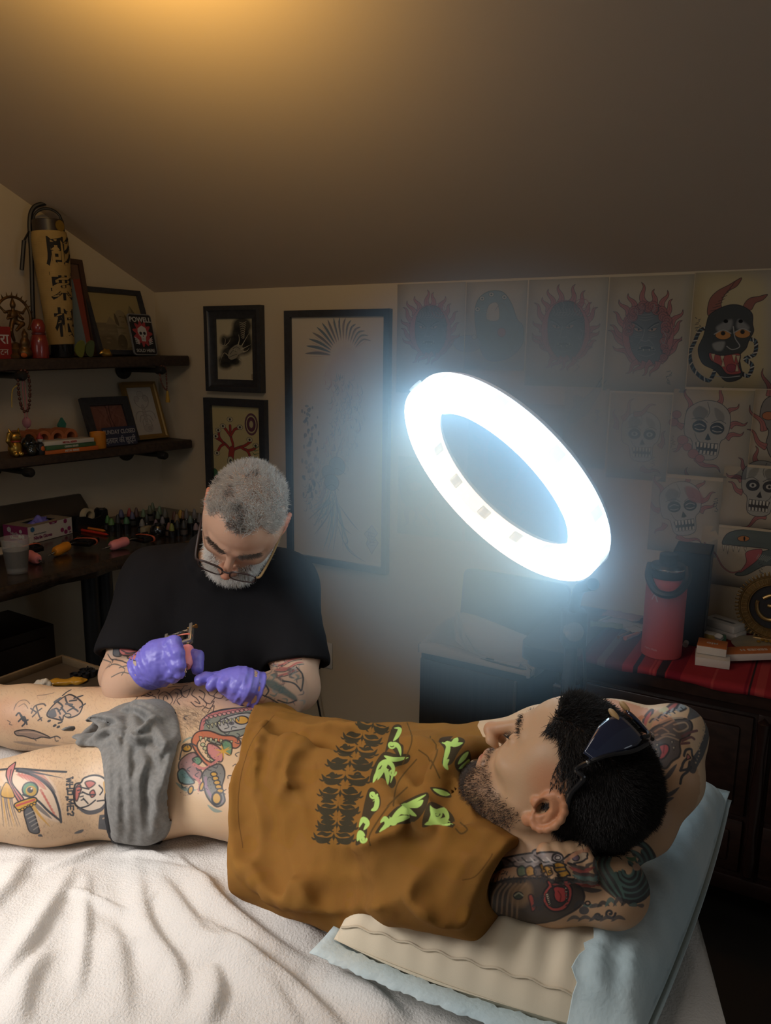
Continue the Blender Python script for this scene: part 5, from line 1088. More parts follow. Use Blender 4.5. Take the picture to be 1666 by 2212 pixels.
for p in [[(852, 1572), (864, 1574), (858, 1590), (850, 1600)], [(840, 1610), (852, 1606), (862, 1614), (866, 1632)], [(812, 1668), (822, 1650), (838, 1645), (850, 1660), (844, 1690)], [(830, 1632), (850, 1640), (882, 1636)], [(806, 1690), (818, 1668), (840, 1662)], [(826, 1650), (836, 1670), (838, 1694)], [(840, 1640), (828, 1660), (816, 1684)], [(800, 1712), (814, 1724), (812, 1744), (802, 1750)], [(806, 1730), (818, 1722)], [(776, 1786), (784, 1770), (794, 1778), (786, 1792)], [(772, 1816), (778, 1800), (788, 1804)], [(820, 1796), (836, 1780), (832, 1768), (822, 1776)], [(838, 1786), (856, 1760), (880, 1740), (920, 1716)], [(846, 1778), (866, 1768), (886, 1764)], [(862, 1756), (880, 1752), (900, 1762)], [(870, 1740), (900, 1738), (914, 1728)], [(850, 1775), (842, 1764)], [(930, 1742), (944, 1752), (960, 1750), (966, 1766), (950, 1770)], [(918, 1780), (944, 1774), (974, 1776)], [(930, 1740), (936, 1762), (926, 1776)], [(955, 1600), (968, 1612), (964, 1632), (958, 1648)], [(962, 1600), (980, 1608), (1000, 1604)], [(972, 1612), (984, 1600), (988, 1592)], [(990, 1650), (1002, 1636), (1012, 1624)], [(992, 1660), (1008, 1650), (1014, 1640)], [(936, 1704), (956, 1712), (972, 1716)], [(970, 1640), (962, 1650), (968, 1662)]]: scroll(p, 10)
for p, r in [((846, 1608), 9), ((848, 1668), 8), ((784, 1812), 8), ((848, 1772), 10), ((944, 1758), 10), ((806, 1716), 9)]: spiral(c, p, r, 1.3, 4, GNN)
for p in [[(880, 1560), (890, 1600), (870, 1650)], [(900, 1640), (860, 1690), (850, 1740)], [(880, 1700), (840, 1740), (800, 1800), (800, 1825)], [(930, 1590), (945, 1620), (930, 1660)], [(1000, 1780), (1010, 1792), (996, 1800), (985, 1790)], [(905, 1620), (930, 1640), (950, 1680)]]: c.stroke(p, 3, (.10, .055, .016))
# hem stitching
c.stroke([(592, 1545), (545, 1600), (520, 1680), (515, 1760), (525, 1830)], 2.2, (.13, .06, .014)); c.stroke([(1065, 1845), (1030, 1890), (1000, 1900)], 2, (.13, .06, .014))
M_shirt = art_mat('ochre_jersey', c, .92, None, .15, (900, .25))
met = npmesh('t_shirt', TV, TF); set_uv(met, np.c_[(TV@UA-SLO[0])/(SHI[0]-SLO[0]), (TV@VA-SLO[1])/(SHI[1]-SLO[1])])
prop(link('t_shirt', met, M_shirt, client, True), 'ochre t-shirt with dark lettering and pale green scrollwork')
# black briefs under the grey cloth
B_ = Sdf(); R_ = np.stack([AX, LAT, Z], 1)
torso(B_, .004)
B_.chain([hip1, (-.56, 1.212, .862)], [.089, .073], .05).chain([hip2, (-.48, 1.45, .876)], [.089, .079], .05)
B_.fn(lambda P: P[..., 1]-1.30, (-1, 0, 0), (1, 2, 2), '&', .004)
B_.fn(lambda P: np.abs(P[..., 0]+.405-.10*(P[..., 1]-1.25)*0)-.040, (-1, 0, 0), (1, 2, 2), '&', .004)
bv, bf = B_.mesh(.006); bv[:, 2] = np.maximum(bv[:, 2], BED+.0006)
link('briefs', npmesh('briefs', bv, bf), mat('black_cotton', (.012, .012, .015), .9), client, True)
# hair, beard, brows, lashes
N_ = vnormals(CV, CFc); Mh = mat('dark_hair', (.012, .009, .008), .55)
up_ = HR[:, 2]; fw_ = HR[:, 1]
skl = np.sqrt((((hl-[0, -.014, .04])/[.0765, .098, .083])**2).sum(1))
hw = hairline(hl)*(skl < 1.13)*(hl[:, 2] > -.075)*(1-ear)
p_, i_ = scatter(CV, CFc, hw, 30000, g); nn = N_[CFc[i_][:, 0]]
loc = in_head(CM, p_); d_ = nn*.55+g.normal(size=nn.shape)*.16-up_*np.where(np.abs(loc[:, :1]) > .05, .55, .0)-fw_*.45
strands('hair', p_, d_, np.where(loc[:, 2] > .06, .0125, .0085)*g.uniform(.75, 1.15, len(p_)), .0005, Mh, client, 2, curl=.25, seed=2)
bw_ = np.clip(bm_, 0, 1)*(hl[:, 1] > -.02)
p_, i_ = scatter(CV, CFc, bw_**2, 5200, g); nn = N_[CFc[i_][:, 0]]; loc = in_head(CM, p_)
d_ = nn*.75-up_*.65+fw_*.1+g.normal(size=nn.shape)*.25
strands('beard', p_, d_, g.uniform(.003, .0065, len(p_))*np.where(loc[:, 2] < -.085, 1.5, .8), .00028, mat('beard_hair', (.045, .026, .016), .6), client, 2, curl=.3, seed=3)
def brow_w(hl): return np.exp(-((hl[:, 2]-.0255+.12*(np.abs(hl[:, 0])-.03)**2*20)/.0042)**2)*sstep(.010, .016, np.abs(hl[:, 0]))*sstep(.056, .048, np.abs(hl[:, 0]))*(hl[:, 1] > .055)
p_, i_ = scatter(CV, CFc, brow_w(hl), 330, g); nn = N_[CFc[i_][:, 0]]; sx = np.sign(in_head(CM, p_)[:, :1])
strands('eyebrows', p_, nn*.5+HR[:, 0]*sx*.8+g.normal(size=nn.shape)*.2, .007, .0003, Mh, client, 2, seed=4)
R0 = []; D0 = []
for sx in (-1, 1):
    for t in np.linspace(-1, 1, 26):
        for k in range(2): R0.append(HC+.92*(HR@np.array([sx*.031+.0125*t, .0885-.004*t*t, .0025-.004*(1-t*t)+.0*k]))); D0.append(HR@np.array([.3*t, 1.0, -.15+.4*k*0]))
strands('eyelashes', np.array(R0), np.array(D0)+g.normal(size=(len(D0), 3))*.1, .0085, .0003, Mh, client, 2, seed=5)
# ------------------------------------------------------------------ the artist at work
AH = np.array([-.288, 1.568, 1.270]); AR = orient((-.178, -.685, -.706), (.262, -.725, .637)); AM = rigid(AH, AR, .96)
A_ = Sdf()
def arms(S, g=0.0):
    S.chain([(-.505, 1.70, 1.085), (-.530, 1.62, 1.01), (-.540, 1.535, .945)], [.062+g, .056+g, .044+g], .04)
    S.chain([(-.540, 1.535, .945), (-.505, 1.465, .958), at(322, 1440, 1.475)], [.046+g, .047+g, .033+g], .02)
    S.chain([(-.225, 1.68, 1.085), (-.195, 1.60, 1.00), (-.178, 1.515, .93)], [.062+g, .056+g, .044+g], .04)
    S.chain([(-.178, 1.515, .93), (-.205, 1.445, .945), at(545, 1489, 1.452)], [.045+g, .046+g, .031+g], .02)
def trunk(S, g=0.0):
    S.ell((-.375, 1.735, .98), (.175+g, .11+g, .17+g), .06).ell((-.375, 1.75, .76), (.165+g, .12+g, .2+g), .08)
    S.cone((-.50, 1.70, 1.095), (-.25, 1.685, 1.095), .068+g, None, .06).ell((-.36, 1.765, 1.06), (.15+g, .08+g, .10+g), .05)
trunk(A_); arms(A_)
A_.ell((-.375, 1.80, .52), (.17, .14, .14), .06)
A_.cone((-.345, 1.70, 1.12), AH+AR@np.array([0, -.03, -.055]), .066, .058, .04)
for x in (-1, 1):
    A_.chain([(-.375+x*.09, 1.78, .47), (-.375+x*.13, 1.42, .47), (-.375+x*.14, 1.44, FLOOR+.12), (-.375+x*.145, 1.40, FLOOR+.06)], [.09, .068, .042, .042], .04)
    A_.chain([(-.375+x*.145, 1.46, FLOOR+.045), (-.375+x*.15, 1.26, FLOOR+.032)], [.042, .032], .02)
head(A_, AM)
def right_hand(S, g=0.0):
    S.chain([at(318, 1445, 1.475), at(345, 1422, 1.465), at(372, 1405, 1.455)], [.030+g, .031+g, .021+g], .02)
    S.chain([at(320, 1452, 1.475), at(348, 1443, 1.462), at(364, 1436, 1.455)], [.028+g, .027+g, .022+g], .02)
    S.chain([at(346, 1402, 1.468), at(376, 1388, 1.446), at(384, 1412, 1.430), at(391, 1437, 1.424)], [.016+g, .0118+g, .0105+g, .009+g], .006)
    S.chain([at(354, 1418, 1.462), at(371, 1416, 1.438), at(380, 1439, 1.430), at(387, 1456, 1.430)], [.016+g, .0118+g, .0105+g, .009+g], .006)
    S.chain([at(348, 1436, 1.462), at(361, 1439, 1.440), at(371, 1453, 1.436), at(378, 1464, 1.440)], [.016+g, .0115+g, .0105+g, .009+g], .006)
    S.chain([at(340, 1450, 1.465), at(356, 1456, 1.446), at(368, 1462, 1.444)], [.015+g, .0105+g, .009+g], .006)
    S.chain([at(366, 1425, 1.490), at(400, 1410, 1.500), at(425, 1420, 1.484), at(427, 1446, 1.466)], [.018+g, .0130+g, .0122+g, .0105+g], .008)
def left_hand(S, g=0.0):
    S.chain([at(546, 1489, 1.455), at(520, 1480, 1.448), at(494, 1474, 1.446)], [.028+g, .027+g, .019+g], .02)
    S.chain([at(540, 1484, 1.478), at(512, 1474, 1.470), at(486, 1470, 1.464)], [.022+g, .021+g, .017+g], .02)
    S.chain([at(492, 1469, 1.474), at(468, 1466, 1.464), at(446, 1465, 1.452), at(431, 1469, 1.444)], [.0135+g, .0115+g, .0105+g, .0095+g], .005)
    S.chain([at(496, 1473, 1.456), at(478, 1468, 1.446), at(464, 1472, 1.436), at(456, 1482, 1.432)], [.0135+g, .0115+g, .0105+g, .009+g], .005)
    S.chain([at(506, 1477, 1.446), at(494, 1472, 1.436), at(486, 1477, 1.428), at(481, 1485, 1.427)], [.0135+g, .0115+g, .010+g, .009+g], .005)
    S.chain([at(522, 1484, 1.438), at(512, 1480, 1.430), at(506, 1487, 1.424)], [.013+g, .0105+g, .009+g], .005)
    S.chain([at(545, 1490, 1.444), at(541, 1486, 1.432), at(535, 1493, 1.422), at(530, 1500, 1.420)], [.016+g, .0125+g, .0110+g, .009+g], .006)
right_hand(A_, -.002); left_hand(A_, -.002)
av, af = A_.mesh(.004, newton=2)
al = in_head(AM, av); msk = (np.abs(al[:, 0]) < .10) & (al[:, 1] > -.06) & (al[:, 2] > -.135) & (al[:, 2] < .07)
av, af = refine(av, af, msk); av = A_.project(av)
artist = thing('person', 'grey-bearded man in glasses and black t-shirt bending over the hip he tattoos', 'person', (-.375, 1.74, FLOOR))
al = in_head(AM, av); r_ = np.linalg.norm(al, axis=1); col = np.ones((len(av), 3)); inhead = sstep(-.16, -.13, al[:, 2])*(r_ < .2)
lip = inhead*np.exp(-((al[:, 2]+.070)/.0085)**2)*np.exp(-(al[:, 0]/.019)**2)*sstep(.086, .093, al[:, 1]); tint(np.clip(lip, 0, 1), (.8, .5, .48))
ear = inhead*sstep(.078, .086, np.abs(al[:, 0]))*sstep(-.05, -.03, al[:, 1]); tint(ear, (1.05, .62, .52))
tint(inhead*np.exp(-((al[:, 0])/.022)**2-((al[:, 2]+.034)/.025)**2)*sstep(.092, .105, al[:, 1])*.8, (1.0, .68, .60)); tint(inhead*sstep(.03, .06, al[:, 1])*.35, (1.0, .82, .76))
def a_hair(hl):
    x = np.abs(hl[:, 0]); top = sstep(.070, .084, hl[:, 2]+.22*np.maximum(0, .07-hl[:, 1])-.020*np.exp(-((x-.040)/.016)**2)*sstep(.02, .06, hl[:, 1])+.9*np.maximum(0, x-.055)*(hl[:, 1] < .045))
    side = sstep(.040, .026, hl[:, 1]-.25*np.maximum(0, hl[:, 2]))*sstep(-.012, .01, hl[:, 2]+.8*np.maximum(0, -.012-hl[:, 1]))*(x+.5*np.maximum(0, -hl[:, 1]) > .05)
    back = sstep(-.03, -.045, hl[:, 1])*sstep(-.085, -.06, hl[:, 2]); return np.clip(np.maximum.reduce([top, side, back]), 0, 1)
sk2 = np.sqrt((((al-[0, -.014, .04])/[.0765, .098, .083])**2).sum(1)); ah = a_hair(al)*(sk2 < 1.13)*(1-ear)
tint(ah*.55, (.55, .62, .72))
def a_beard(hl):
    x = np.abs(hl[:, 0]); jaw = sstep(-.040, -.062, hl[:, 2]-.55*np.maximum(0, .045-hl[:, 1]))*sstep(-.010, .01, hl[:, 1])
    mous = np.exp(-((hl[:, 2]+.056)/.008)**2)*sstep(.042, .032, x)*sstep(.078, .086, hl[:, 1]); m = np.maximum(jaw*np.clip(sstep(.012, .024, x)+sstep(-.076, -.084, hl[:, 2]), 0, 1), mous)
    return np.clip(m, 0, 1)*(x < .082)*(hl[:, 2] > -.13)
ab = a_beard(al)*inhead*(1-np.clip(lip*2, 0, 1)); tint(ab*.6, (.80, .85, .95))
mea = npmesh('body', av, af); vattr(mea, 'skin', col)
# tattooed forearms: one drawing over the whole front of the body
UB, VB = np.array([1.0, 0, 0]), np.array([0, .31, .951]); BLO, BHI = (-.66, 1.28), (-.08, 1.90); BS = 1250.0
DA = Depth(av, af)
def art_T(p):
    P = DA.pts(p); return np.c_[(P@UB-BLO[0])*BS, (BHI[1]-P@VB)*BS]
c = Canvas(int((BHI[0]-BLO[0])*BS), int((BHI[1]-BLO[1])*BS), (.55, .35, .245), art_T); g = np.random.default_rng(5)
q = lambda p, w, col=TI, **k: c.stroke(p, w, col, **k)
c.poly([(236, 1392), (262, 1388), (300, 1398), (326, 1408), (322, 1436), (296, 1440), (266, 1424), (240, 1420)], (.33, .30, .27), .6, soft=6)
c.poly([(246, 1398), (258, 1402), (256, 1418), (244, 1414)], TK, line=2); c.poly([(258, 1400), (282, 1400), (306, 1412), (302, 1426), (282, 1424), (262, 1414)], (.46, .15, .14), line=2.4)
for p in [[(262, 1404), (280, 1412), (300, 1414)], [(268, 1412), (284, 1418)], [(306, 1404), (322, 1412), (318, 1432), (304, 1436)], [(240, 1424), (264, 1428), (290, 1440), (318, 1440)], [(232, 1412), (240, 1428), (236, 1440)]]: q(p, 2.4)
for p in [[(226, 1444), (246, 1434), (268, 1444), (262, 1458)], [(240, 1462), (262, 1452), (284, 1456)], [(256, 1442), (276, 1438), (296, 1448)], [(222, 1424), (236, 1430), (230, 1440)], [(280, 1446), (300, 1452), (316, 1450)]]: q(p, 2.6, (.13, .12, .11))
for p in [[(586, 1432), (606, 1436), (630, 1424), (652, 1420)], [(590, 1446), (616, 1446), (640, 1432), (656, 1430)], [(596, 1460), (622, 1454), (648, 1444)]]: q(p, 5, (.44, .14, .12), taper=2); q(np.array(p)+[0, 4], 1.8)
for _ in range(46):
    x, y = g.uniform(566, 654), g.uniform(1424, 1526); a = g.uniform(0, 6.3); q([(x, y), (x+12*math.cos(a), y+8*math.sin(a)), (x+17*math.cos(a+.8), y+14*math.sin(a+.8))], g.uniform(1.4, 5), [TI, TK, (.14, .2, .19), (.3, .3, .28), (.42, .2, .16)][int(g.integers(5))], op=.75, taper=2)
c.poly([(572, 1470), (592, 1470), (636, 1500), (640, 1514), (612, 1500), (580, 1484)], (.10, .14, .13), .85, soft=3); c.poly([(548, 1474), (564, 1466), (574, 1480), (562, 1494), (550, 1490)], (.42, .2, .15), .7, line=2)
for p in [[(552, 1482), (566, 1474), (580, 1490), (572, 1504)], [(600, 1512), (622, 1518), (640, 1512)], [(640, 1440), (654, 1460), (652, 1490)], [(566, 1500), (590, 1512), (612, 1526)], [(610, 1470), (636, 1476), (650, 1492)]]: q(p, 3)
link('body', mea, art_mat('artist_skin', c, .5, 'skin', .35, (420, .1), sss=.12), artist, True)
set_uv(mea, np.c_[(av@UB-BLO[0])/(BHI[0]-BLO[0]), (av@VB-BLO[1])/(BHI[1]-BLO[1])])
# gloves
for nm, fn, cut in (('glove', right_hand, (at(318, 1445, 1.475), at(345, 1422, 1.465))), ('glove', left_hand, (at(547, 1489, 1.455), at(520, 1480, 1.448)))):
    G = Sdf(); fn(G, .0008); a, b = cut; w = (b-a)/np.linalg.norm(b-a)
    G.cone(a-w*.02, a+w*.02, .036, .031, .01)
    G.fn(lambda P, a=a, w=w: -((P-a)@w+.012), (-3, 0, 0), (3, 3, 3), '&', .003)
    G.post.append(lambda P: .0009*vnoise(P, 110, 2)+.0006*vnoise(P, 240, 4)); G.post.append(lambda P, a=a, w=w: -.0012*np.maximum(0, np.sin(((P-a)@w)*520))*sstep(.05, .02, (P-a)@w))
    gv, gf = G.mesh(.0023, newton=1); link(nm, npmesh(nm, gv, gf), mat('violet_nitrile', (.165, .145, .56), .42, spec=.45), artist, True)
# black t-shirt
S2 = Sdf(); trunk(S2, .012)
S2.cone((-.51, 1.71, 1.085), (-.540, 1.58, .975), .074, .071, .05).cone((-.225, 1.69, 1.085), (-.186, 1.57, .965), .074, .071, .05)
S2.ell((-.375, 1.79, .60), (.178, .15, .14), .06)
S2.fn(lambda P: (P-np.array([-.575, 1.56, .972]))@np.array([.22, -.60, -.77]), (-3, 0, 0), (-.44, 3, 3), '&', .004) if False else None
def cutm(P):   # sleeves end at the hems
    d1 = (P-np.array([-.540, 1.575, .965]))@(np.array([-.10, -.62, -.78])); d2 = (P-np.array([-.190, 1.565, .955]))@(np.array([.12, -.62, -.78]))
    side = P[..., 0]; return np.where(side < -.495, d1, np.where(side > -.265, d2, -.05))
S2.fn(cutm, (-3, 0, 0), (3, 3, 3), '&', .003)
for a, b in (((-.536, 1.60, .985), (-.548, 1.50, .90)), ((-.192, 1.59, .975), (-.172, 1.49, .885))): S2.cone(a, b, .058, .064, .008, '-')
S2.ell((-.375, 1.69, .93), (.165, .115, .17), .06).ell((-.375, 1.68, .80), (.16, .12, .12), .06)
nb = np.array([-.345, 1.69, 1.155]); na = AH+AR@np.array([0, -.03, -.06])-nb; na /= np.linalg.norm(na); e1 = np.cross(na, Z); e1 /= np.linalg.norm(e1); e2 = np.cross(na, e1)
S2.chain([nb+.078*(math.cos(a)*e1+math.sin(a)*e2) for a in np.linspace(0, 2*math.pi, 17)], [.011]*17, .02); S2.cone(nb-na*.02, nb+na*.14, .066, .08, .008, '-')
S2.post.append(lambda P: .0040*vnoise(P*[1, 1, .45], 15, 8)+.0018*vnoise(P*[1, 1, .5], 40, 9))
sv, sf = S2.mesh(.0055, newton=1)
link('t_shirt', npmesh('t_shirt', sv, sf), mat('black_jersey', (.0065, .006, .0072), .9, spec=.2, bump=.15, bscale=700), artist, True)
# trousers and shoes below the bed
P2 = Sdf(); P2.ell((-.375, 1.80, .53), (.182, .152, .14), .06)
for x in (-1, 1): P2.chain([(-.375+x*.09, 1.78, .47), (-.375+x*.13, 1.42, .47), (-.375+x*.14, 1.44, FLOOR+.13)], [.102, .082, .06], .04)
pv, pf = P2.mesh(.009); link('trousers', npmesh('trousers', pv, pf), mat('dark_denim', (.02, .022, .03), .9), artist, True)
for x in (-1, 1):
    P3 = Sdf(); P3.chain([(-.375+x*.145, 1.48, FLOOR+.052), (-.375+x*.15, 1.25, FLOOR+.042)], [.05, .04], .02).cone((-.375+x*.145, 1.44, FLOOR+.06), (-.375+x*.142, 1.44, FLOOR+.14), .05, .052, .02)
    pv, pf = P3.mesh(.008); pv[:, 2] = np.maximum(pv[:, 2], FLOOR+.002); link('shoe', npmesh('shoe', pv, pf), M_blk, artist, True)
# grey hair and white beard
N_ = vnormals(av, af); fw_, up_, rt_ = AR[:, 1], AR[:, 2], AR[:, 0]
M_gh = mat('grey_hair', (.60, .57, .53), .5, spec=.4); M_gd = mat('grey_hair_dark', (.20, .18, .165), .5)
p_, i_ = scatter(av, af, ah, 15000, g); nn = N_[af[i_][:, 0]]; loc = in_head(AM, p_); t_ = loc[:, 2:3] > .055
cw = np.c_[np.sin(loc[:, 0]*60+loc[:, 1]*40), np.cos(loc[:, 1]*55), np.zeros(len(loc))]*.35
d_ = nn*np.where(t_, .45, .35)+fw_*np.where(t_, .15, -.35)+up_*np.where(t_, .2, -.45)+(cw@AR.T)+rt_*.15+g.normal(size=nn.shape)*.22
dark = (vnoise(loc, 28, 3)+vnoise(loc, 70, 6)*.6+np.exp(-((loc[:, 0]+.01)/.03)**2-((loc[:, 1]-.07)/.03)**2)*.9 > .45) & (g.random(len(loc)) < .75)
Ln = np.where(t_[:, 0], np.where(loc[:, 1] > .035, .019, .011), .0065)*g.uniform(.6, 1.25, len(p_))
strands('hair', p_[~dark], d_[~dark], Ln[~dark], .00052, M_gh, artist, 3, curl=.4, seed=6); strands('hair', p_[dark], d_[dark], Ln[dark]*.9, .0005, M_gd, artist, 3, curl=.4, seed=7)
p_, i_ = scatter(av, af, ab, 7500, g); nn = N_[af[i_][:, 0]]; loc = in_head(AM, p_)
d_ = nn*.6-up_*.75+fw_*.25+g.normal(size=nn.shape)*.18; dk = (loc[:, 2] > -.075) & (g.random(len(loc)) < .45) & (np.abs(loc[:, 0]) < .045)
Lb = g.uniform(.010, .019, len(p_))*np.where(loc[:, 2] < -.08, 1.1, .5)
strands('beard', p_[~dk], d_[~dk], Lb[~dk], .00045, mat('white_hair', (.80, .77, .72), .5), artist, 3, curl=.4, seed=8); strands('beard', p_[dk], d_[dk], Lb[dk], .0004, mat('brown_hair', (.16, .10, .06), .5), artist, 3, curl=.4, seed=9)
p_, i_ = scatter(av, af, brow_w(al), 700, g); nn = N_[af[i_][:, 0]]; sx = np.sign(in_head(AM, p_)[:, :1])
strands('eyebrows', p_, nn*.5+rt_*sx*.8+g.normal(size=nn.shape)*.25, .010, .00036, mat('brow_hair', (.09, .065, .05), .6), artist, 2, seed=10)
# ================================================================== THE BED
E1, E2 = np.array([.982, -.188, 0]), np.array([.188, .982, 0])
def bd(a, b, z): return E1*a+E2*b+Z*z
A0, A1, B0, B1 = -1.50, .268, .62, 1.47
A1 = float(np.dot(atz(1500, 1960, BED), E1))
bed = thing('tattoo_bed', 'low padded tattoo bed under white sheets, holding the lying man', 'bed', bd((A0+A1)/2, (B0+B1)/2, FLOOR))
Mb = frame((0, 0, 0), E1, E2); M_vinyl = mat('black_vinyl', (.02, .02, .022), .45); M_steel = mat('dark_steel', (.05, .05, .055), .35, metal=.8)
MB().box((A0+.02, B0+.02, BED-.10), (A1-.02, B1-.02, BED-.006), .025).obj('mattress', M_vinyl, bed, M=Mb, world=True)
MB().box((A0+.08, B0+.08, BED-.16), (A1-.08, B1-.08, BED-.10), .006).obj('bed_frame', M_steel, bed, M=Mb, world=True)
for a in (A0+.2, A1-.2):
    for b in (B0+.13, B1-.13): MB().tube([(a, b, FLOOR), (a, b, BED-.15)], .024, 12).obj('leg', M_steel, bed, M=Mb, world=True)
# white crepe sheet: folds follow lines taken on the bed's own plane
def onbed(p): return np.array([[np.dot(atz(x, y, BED), E1), np.dot(atz(x, y, BED), E2)] for x, y in catmull(p, 4)])
ridges = [([(150, 1895), (100, 1985), (45, 2070), (0, 2130)], .010, .016), ([(190, 1900), (186, 2040), (172, 2145)], .007, .010), ([(300, 1860), (319, 1999), (379, 2090), (400, 2180)], .009, .016), ([(330, 1880), (438, 2026), (511, 2063), (593, 2145), (650, 2230)], .013, .020),
          ([(430, 1990), (515, 2054), (638, 2136), (740, 2230)], .011, .016), ([(319, 1867), (429, 1903), (474, 1958), (570, 2035), (680, 2090)], .010, .020), ([(60, 1850), (20, 1920), (-60, 2000)], .009, .02), ([(265, 1840), (330, 1850), (392, 1868)], .006, .007), ([(155, 1921), (210, 1944), (278, 1976)], .006, .007),
          ([(278, 1972), (320, 1950), (362, 1920)], .004, .006), ([(380, 1850), (420, 1890), (440, 1920)], .005, .008), ([(480, 1830), (560, 1900), (640, 1990), (700, 2030)], .008, .018), ([(230, 2000), (260, 2060), (270, 2212)], .007, .02), ([(460, 2090), (470, 2160), (440, 2230)], .009, .018), ([(700, 2090), (800, 2150), (880, 2220)], .008, .02), ([(1480, 2010), (1500, 2100), (1520, 2212)], .004, .02), ([(100, 2060), (60, 2140), (40, 2230)], .009, .018), ([(210, 1830), (160, 1860), (90, 1880)], .006, .012), ([(180, 2035), (270, 2036), (330, 2030)], .004, .006), ([(360, 2010), (430, 2018), (470, 2030)], .005, .007)]
na, nb_ = 330, 190
ga = np.r_[np.linspace(A0, A1, na)]; gb = np.linspace(B0, B1, nb_); GA, GB = np.meshgrid(ga, gb, indexing='ij')
Hh = ridge_field(np.stack([GA, GB], -1), [(onbed(p), h*1.75, w) for p, h, w in ridges])
P2d = np.stack([GA, GB, np.zeros_like(GA)], -1)
Hh += .0045*vnoise(P2d, 9, 1)+.0022*vnoise(P2d, 23, 2)+.0008*vnoise(P2d, 60, 3)
Hh = np.maximum(Hh, -.004)
top = E1*GA[..., None]+E2*GB[..., None]+Z*(BED+.001+Hh)[..., None]
# drape over the edges
V = [top.reshape(-1, 3)]; n0 = na*nb_; F = [(i*nb_+j, (i+1)*nb_+j, (i+1)*nb_+j+1, i*nb_+j+1) for i in range(na-1) for j in range(nb_-1)]
rim = [(i, 0) for i in range(na)]+[(na-1, j) for j in range(1, nb_)]+[(i, nb_-1) for i in range(na-2, -1, -1)]+[(0, j) for j in range(nb_-2, 0, -1)]
ridx = np.array([i*nb_+j for i, j in rim]); R_ = V[0][ridx]; cen = bd((A0+A1)/2, (B0+B1)/2, BED); od = R_-cen; od[:, 2] = 0
od = np.array([(-E2 if j == 0 else E2 if j == nb_-1 else E1*0)+(E1 if i == na-1 else -E1 if i == 0 else 0*E1) for i, j in rim])
prev = ridx; k0 = n0; m = len(rim)
for s in range(1, 9):
    t = s/8; q = R_+od*(.016*math.sin(t*math.pi/2)+.010*t*np.sin(np.arange(m)*.16+1)[:, None])-Z*(.30*t**1.15); V.append(q); cur = np.arange(k0, k0+m); k0 += m
    F += [(prev[i], prev[(i+1) % m], cur[(i+1) % m], cur[i]) for i in range(m)]; prev = cur
M_sheet = mat('crepe_sheet', (.66, .63, .60), .95, bump=.9, bscale=300, spec=.1)
me_s = npmesh('bed_sheet', np.concatenate(V), F)
prop(link('bed_sheet', me_s, M_sheet), 'rumpled white crepe sheet spread over the tattoo bed', 'sheet')

# ------------------------------------------------------------------ pillow in a torn paper cover
PNL, PNR, PFR = np.array([-.068, .905, 0]), np.array([.292, .748, 0]), np.array([.585, 1.215, 0])
pu = PNR-PNL; pv_ = PFR-PNR; PZ0 = BED+.055
def pil(a, b, side, off=0.0):
    """a, b in 0..1; the upper (+1) or lower (-1) face"""
    a = np.asarray(a, float); b = np.asarray(b, float); u, v = np.clip(2*a-1, -1, 1), np.clip(2*b-1, -1, 1)
    th = (np.clip(1-np.abs(u)**2.6, 0, 1)*np.clip(1-np.abs(v)**2.8, 0, 1))**.40
    pin = .030*(u*u*v*v); c = PNL+pu*(a+(-pin*np.sign(u)*0+.02*u*(v*v-.5)*-1))[..., None]+pv_*(b-.02*v*(u*u-.5))[..., None]
    z = PZ0+(.112 if side > 0 else -.050)*th+.018*(b-.5)
    P3 = np.stack([a*3, b*3, a*0], -1)
    wr = .0030*np.sin(a*64+3*np.sin(b*9)+2)*np.exp(-((b-.06)/.11)**2)+.0025*vnoise(P3, 4, 1)+.0018*np.sin(b*70+4*np.sin(a*7))*np.exp(-((a-.93)/.12)**2)
    dent = .060*np.exp(-(((a-.58)/.30)**4+((b-.52)/.36)**4))
    if side > 0: z = z+th**.5*wr*1.6-dent-.035*np.exp(-(((a-.30)/.22)**2+((b-.42)/.30)**2))
    c[..., 2] = z+side*off; return c
def psurf(fa, fb, side, off, n=70, k=70):
    s_, t_ = np.meshgrid(np.linspace(0, 1, n), np.linspace(0, 1, k), indexing='ij'); a, b = fa(s_, t_), fb(s_, t_); P = pil(a, b, side, off)
    ex = np.maximum(a-1, 0)*1.0; P += pu*ex[..., None]*1.0; ex = np.maximum(b-1, 0)+np.minimum(b, 0); P += pv_*ex[..., None]; P += pu*np.minimum(a, 0)[..., None]
    return P.reshape(-1, 3), [(i*k+j, (i+1)*k+j, (i+1)*k+j+1, i*k+j+1) for i in range(n-1) for j in range(k-1)]
pillow = thing('pillow', 'plump cream pillow in a torn pale blue paper cover under the man\'s head', 'pillow', PNL+pu*.5+pv_*.5+Z*BED)
v1, f1 = psurf(lambda s, t: s, lambda s, t: t, 1, 0); v2, f2 = psurf(lambda s, t: s, lambda s, t: t, -1, 0)
b = MB().add(v1, f1).add(v2, [q[::-1] for q in f2]); link('cushion', b.mesh('cushion'), mat('cream_ticking', (.66, .57, .43), .9, bump=.1, bscale=500), pillow, True)
sm = pil(np.linspace(.02, .98, 60), np.full(60, .012), 1, .002); MB().tube(sm, .0016, 6).obj('seam', mat('seam_thread', (.55, .47, .35), .9), pillow, world=True)
M_pap = mat('paper_cover', (.62, .63, .60), .9, bump=.5, bscale=260, noise=.12, nscale=6, col2=(.56, .60, .60)); M_pap2 = mat('paper_cover_blue', (.54, .62, .63), .85, bump=.45, bscale=160, noise=.12, nscale=9, col2=(.44, .56, .60))
edge = lambda a: np.interp(a, [0, .12, .30, .45, .55, .7, .86, 1], [.05, .07, .09, .12, .20, .26, .32, .34])
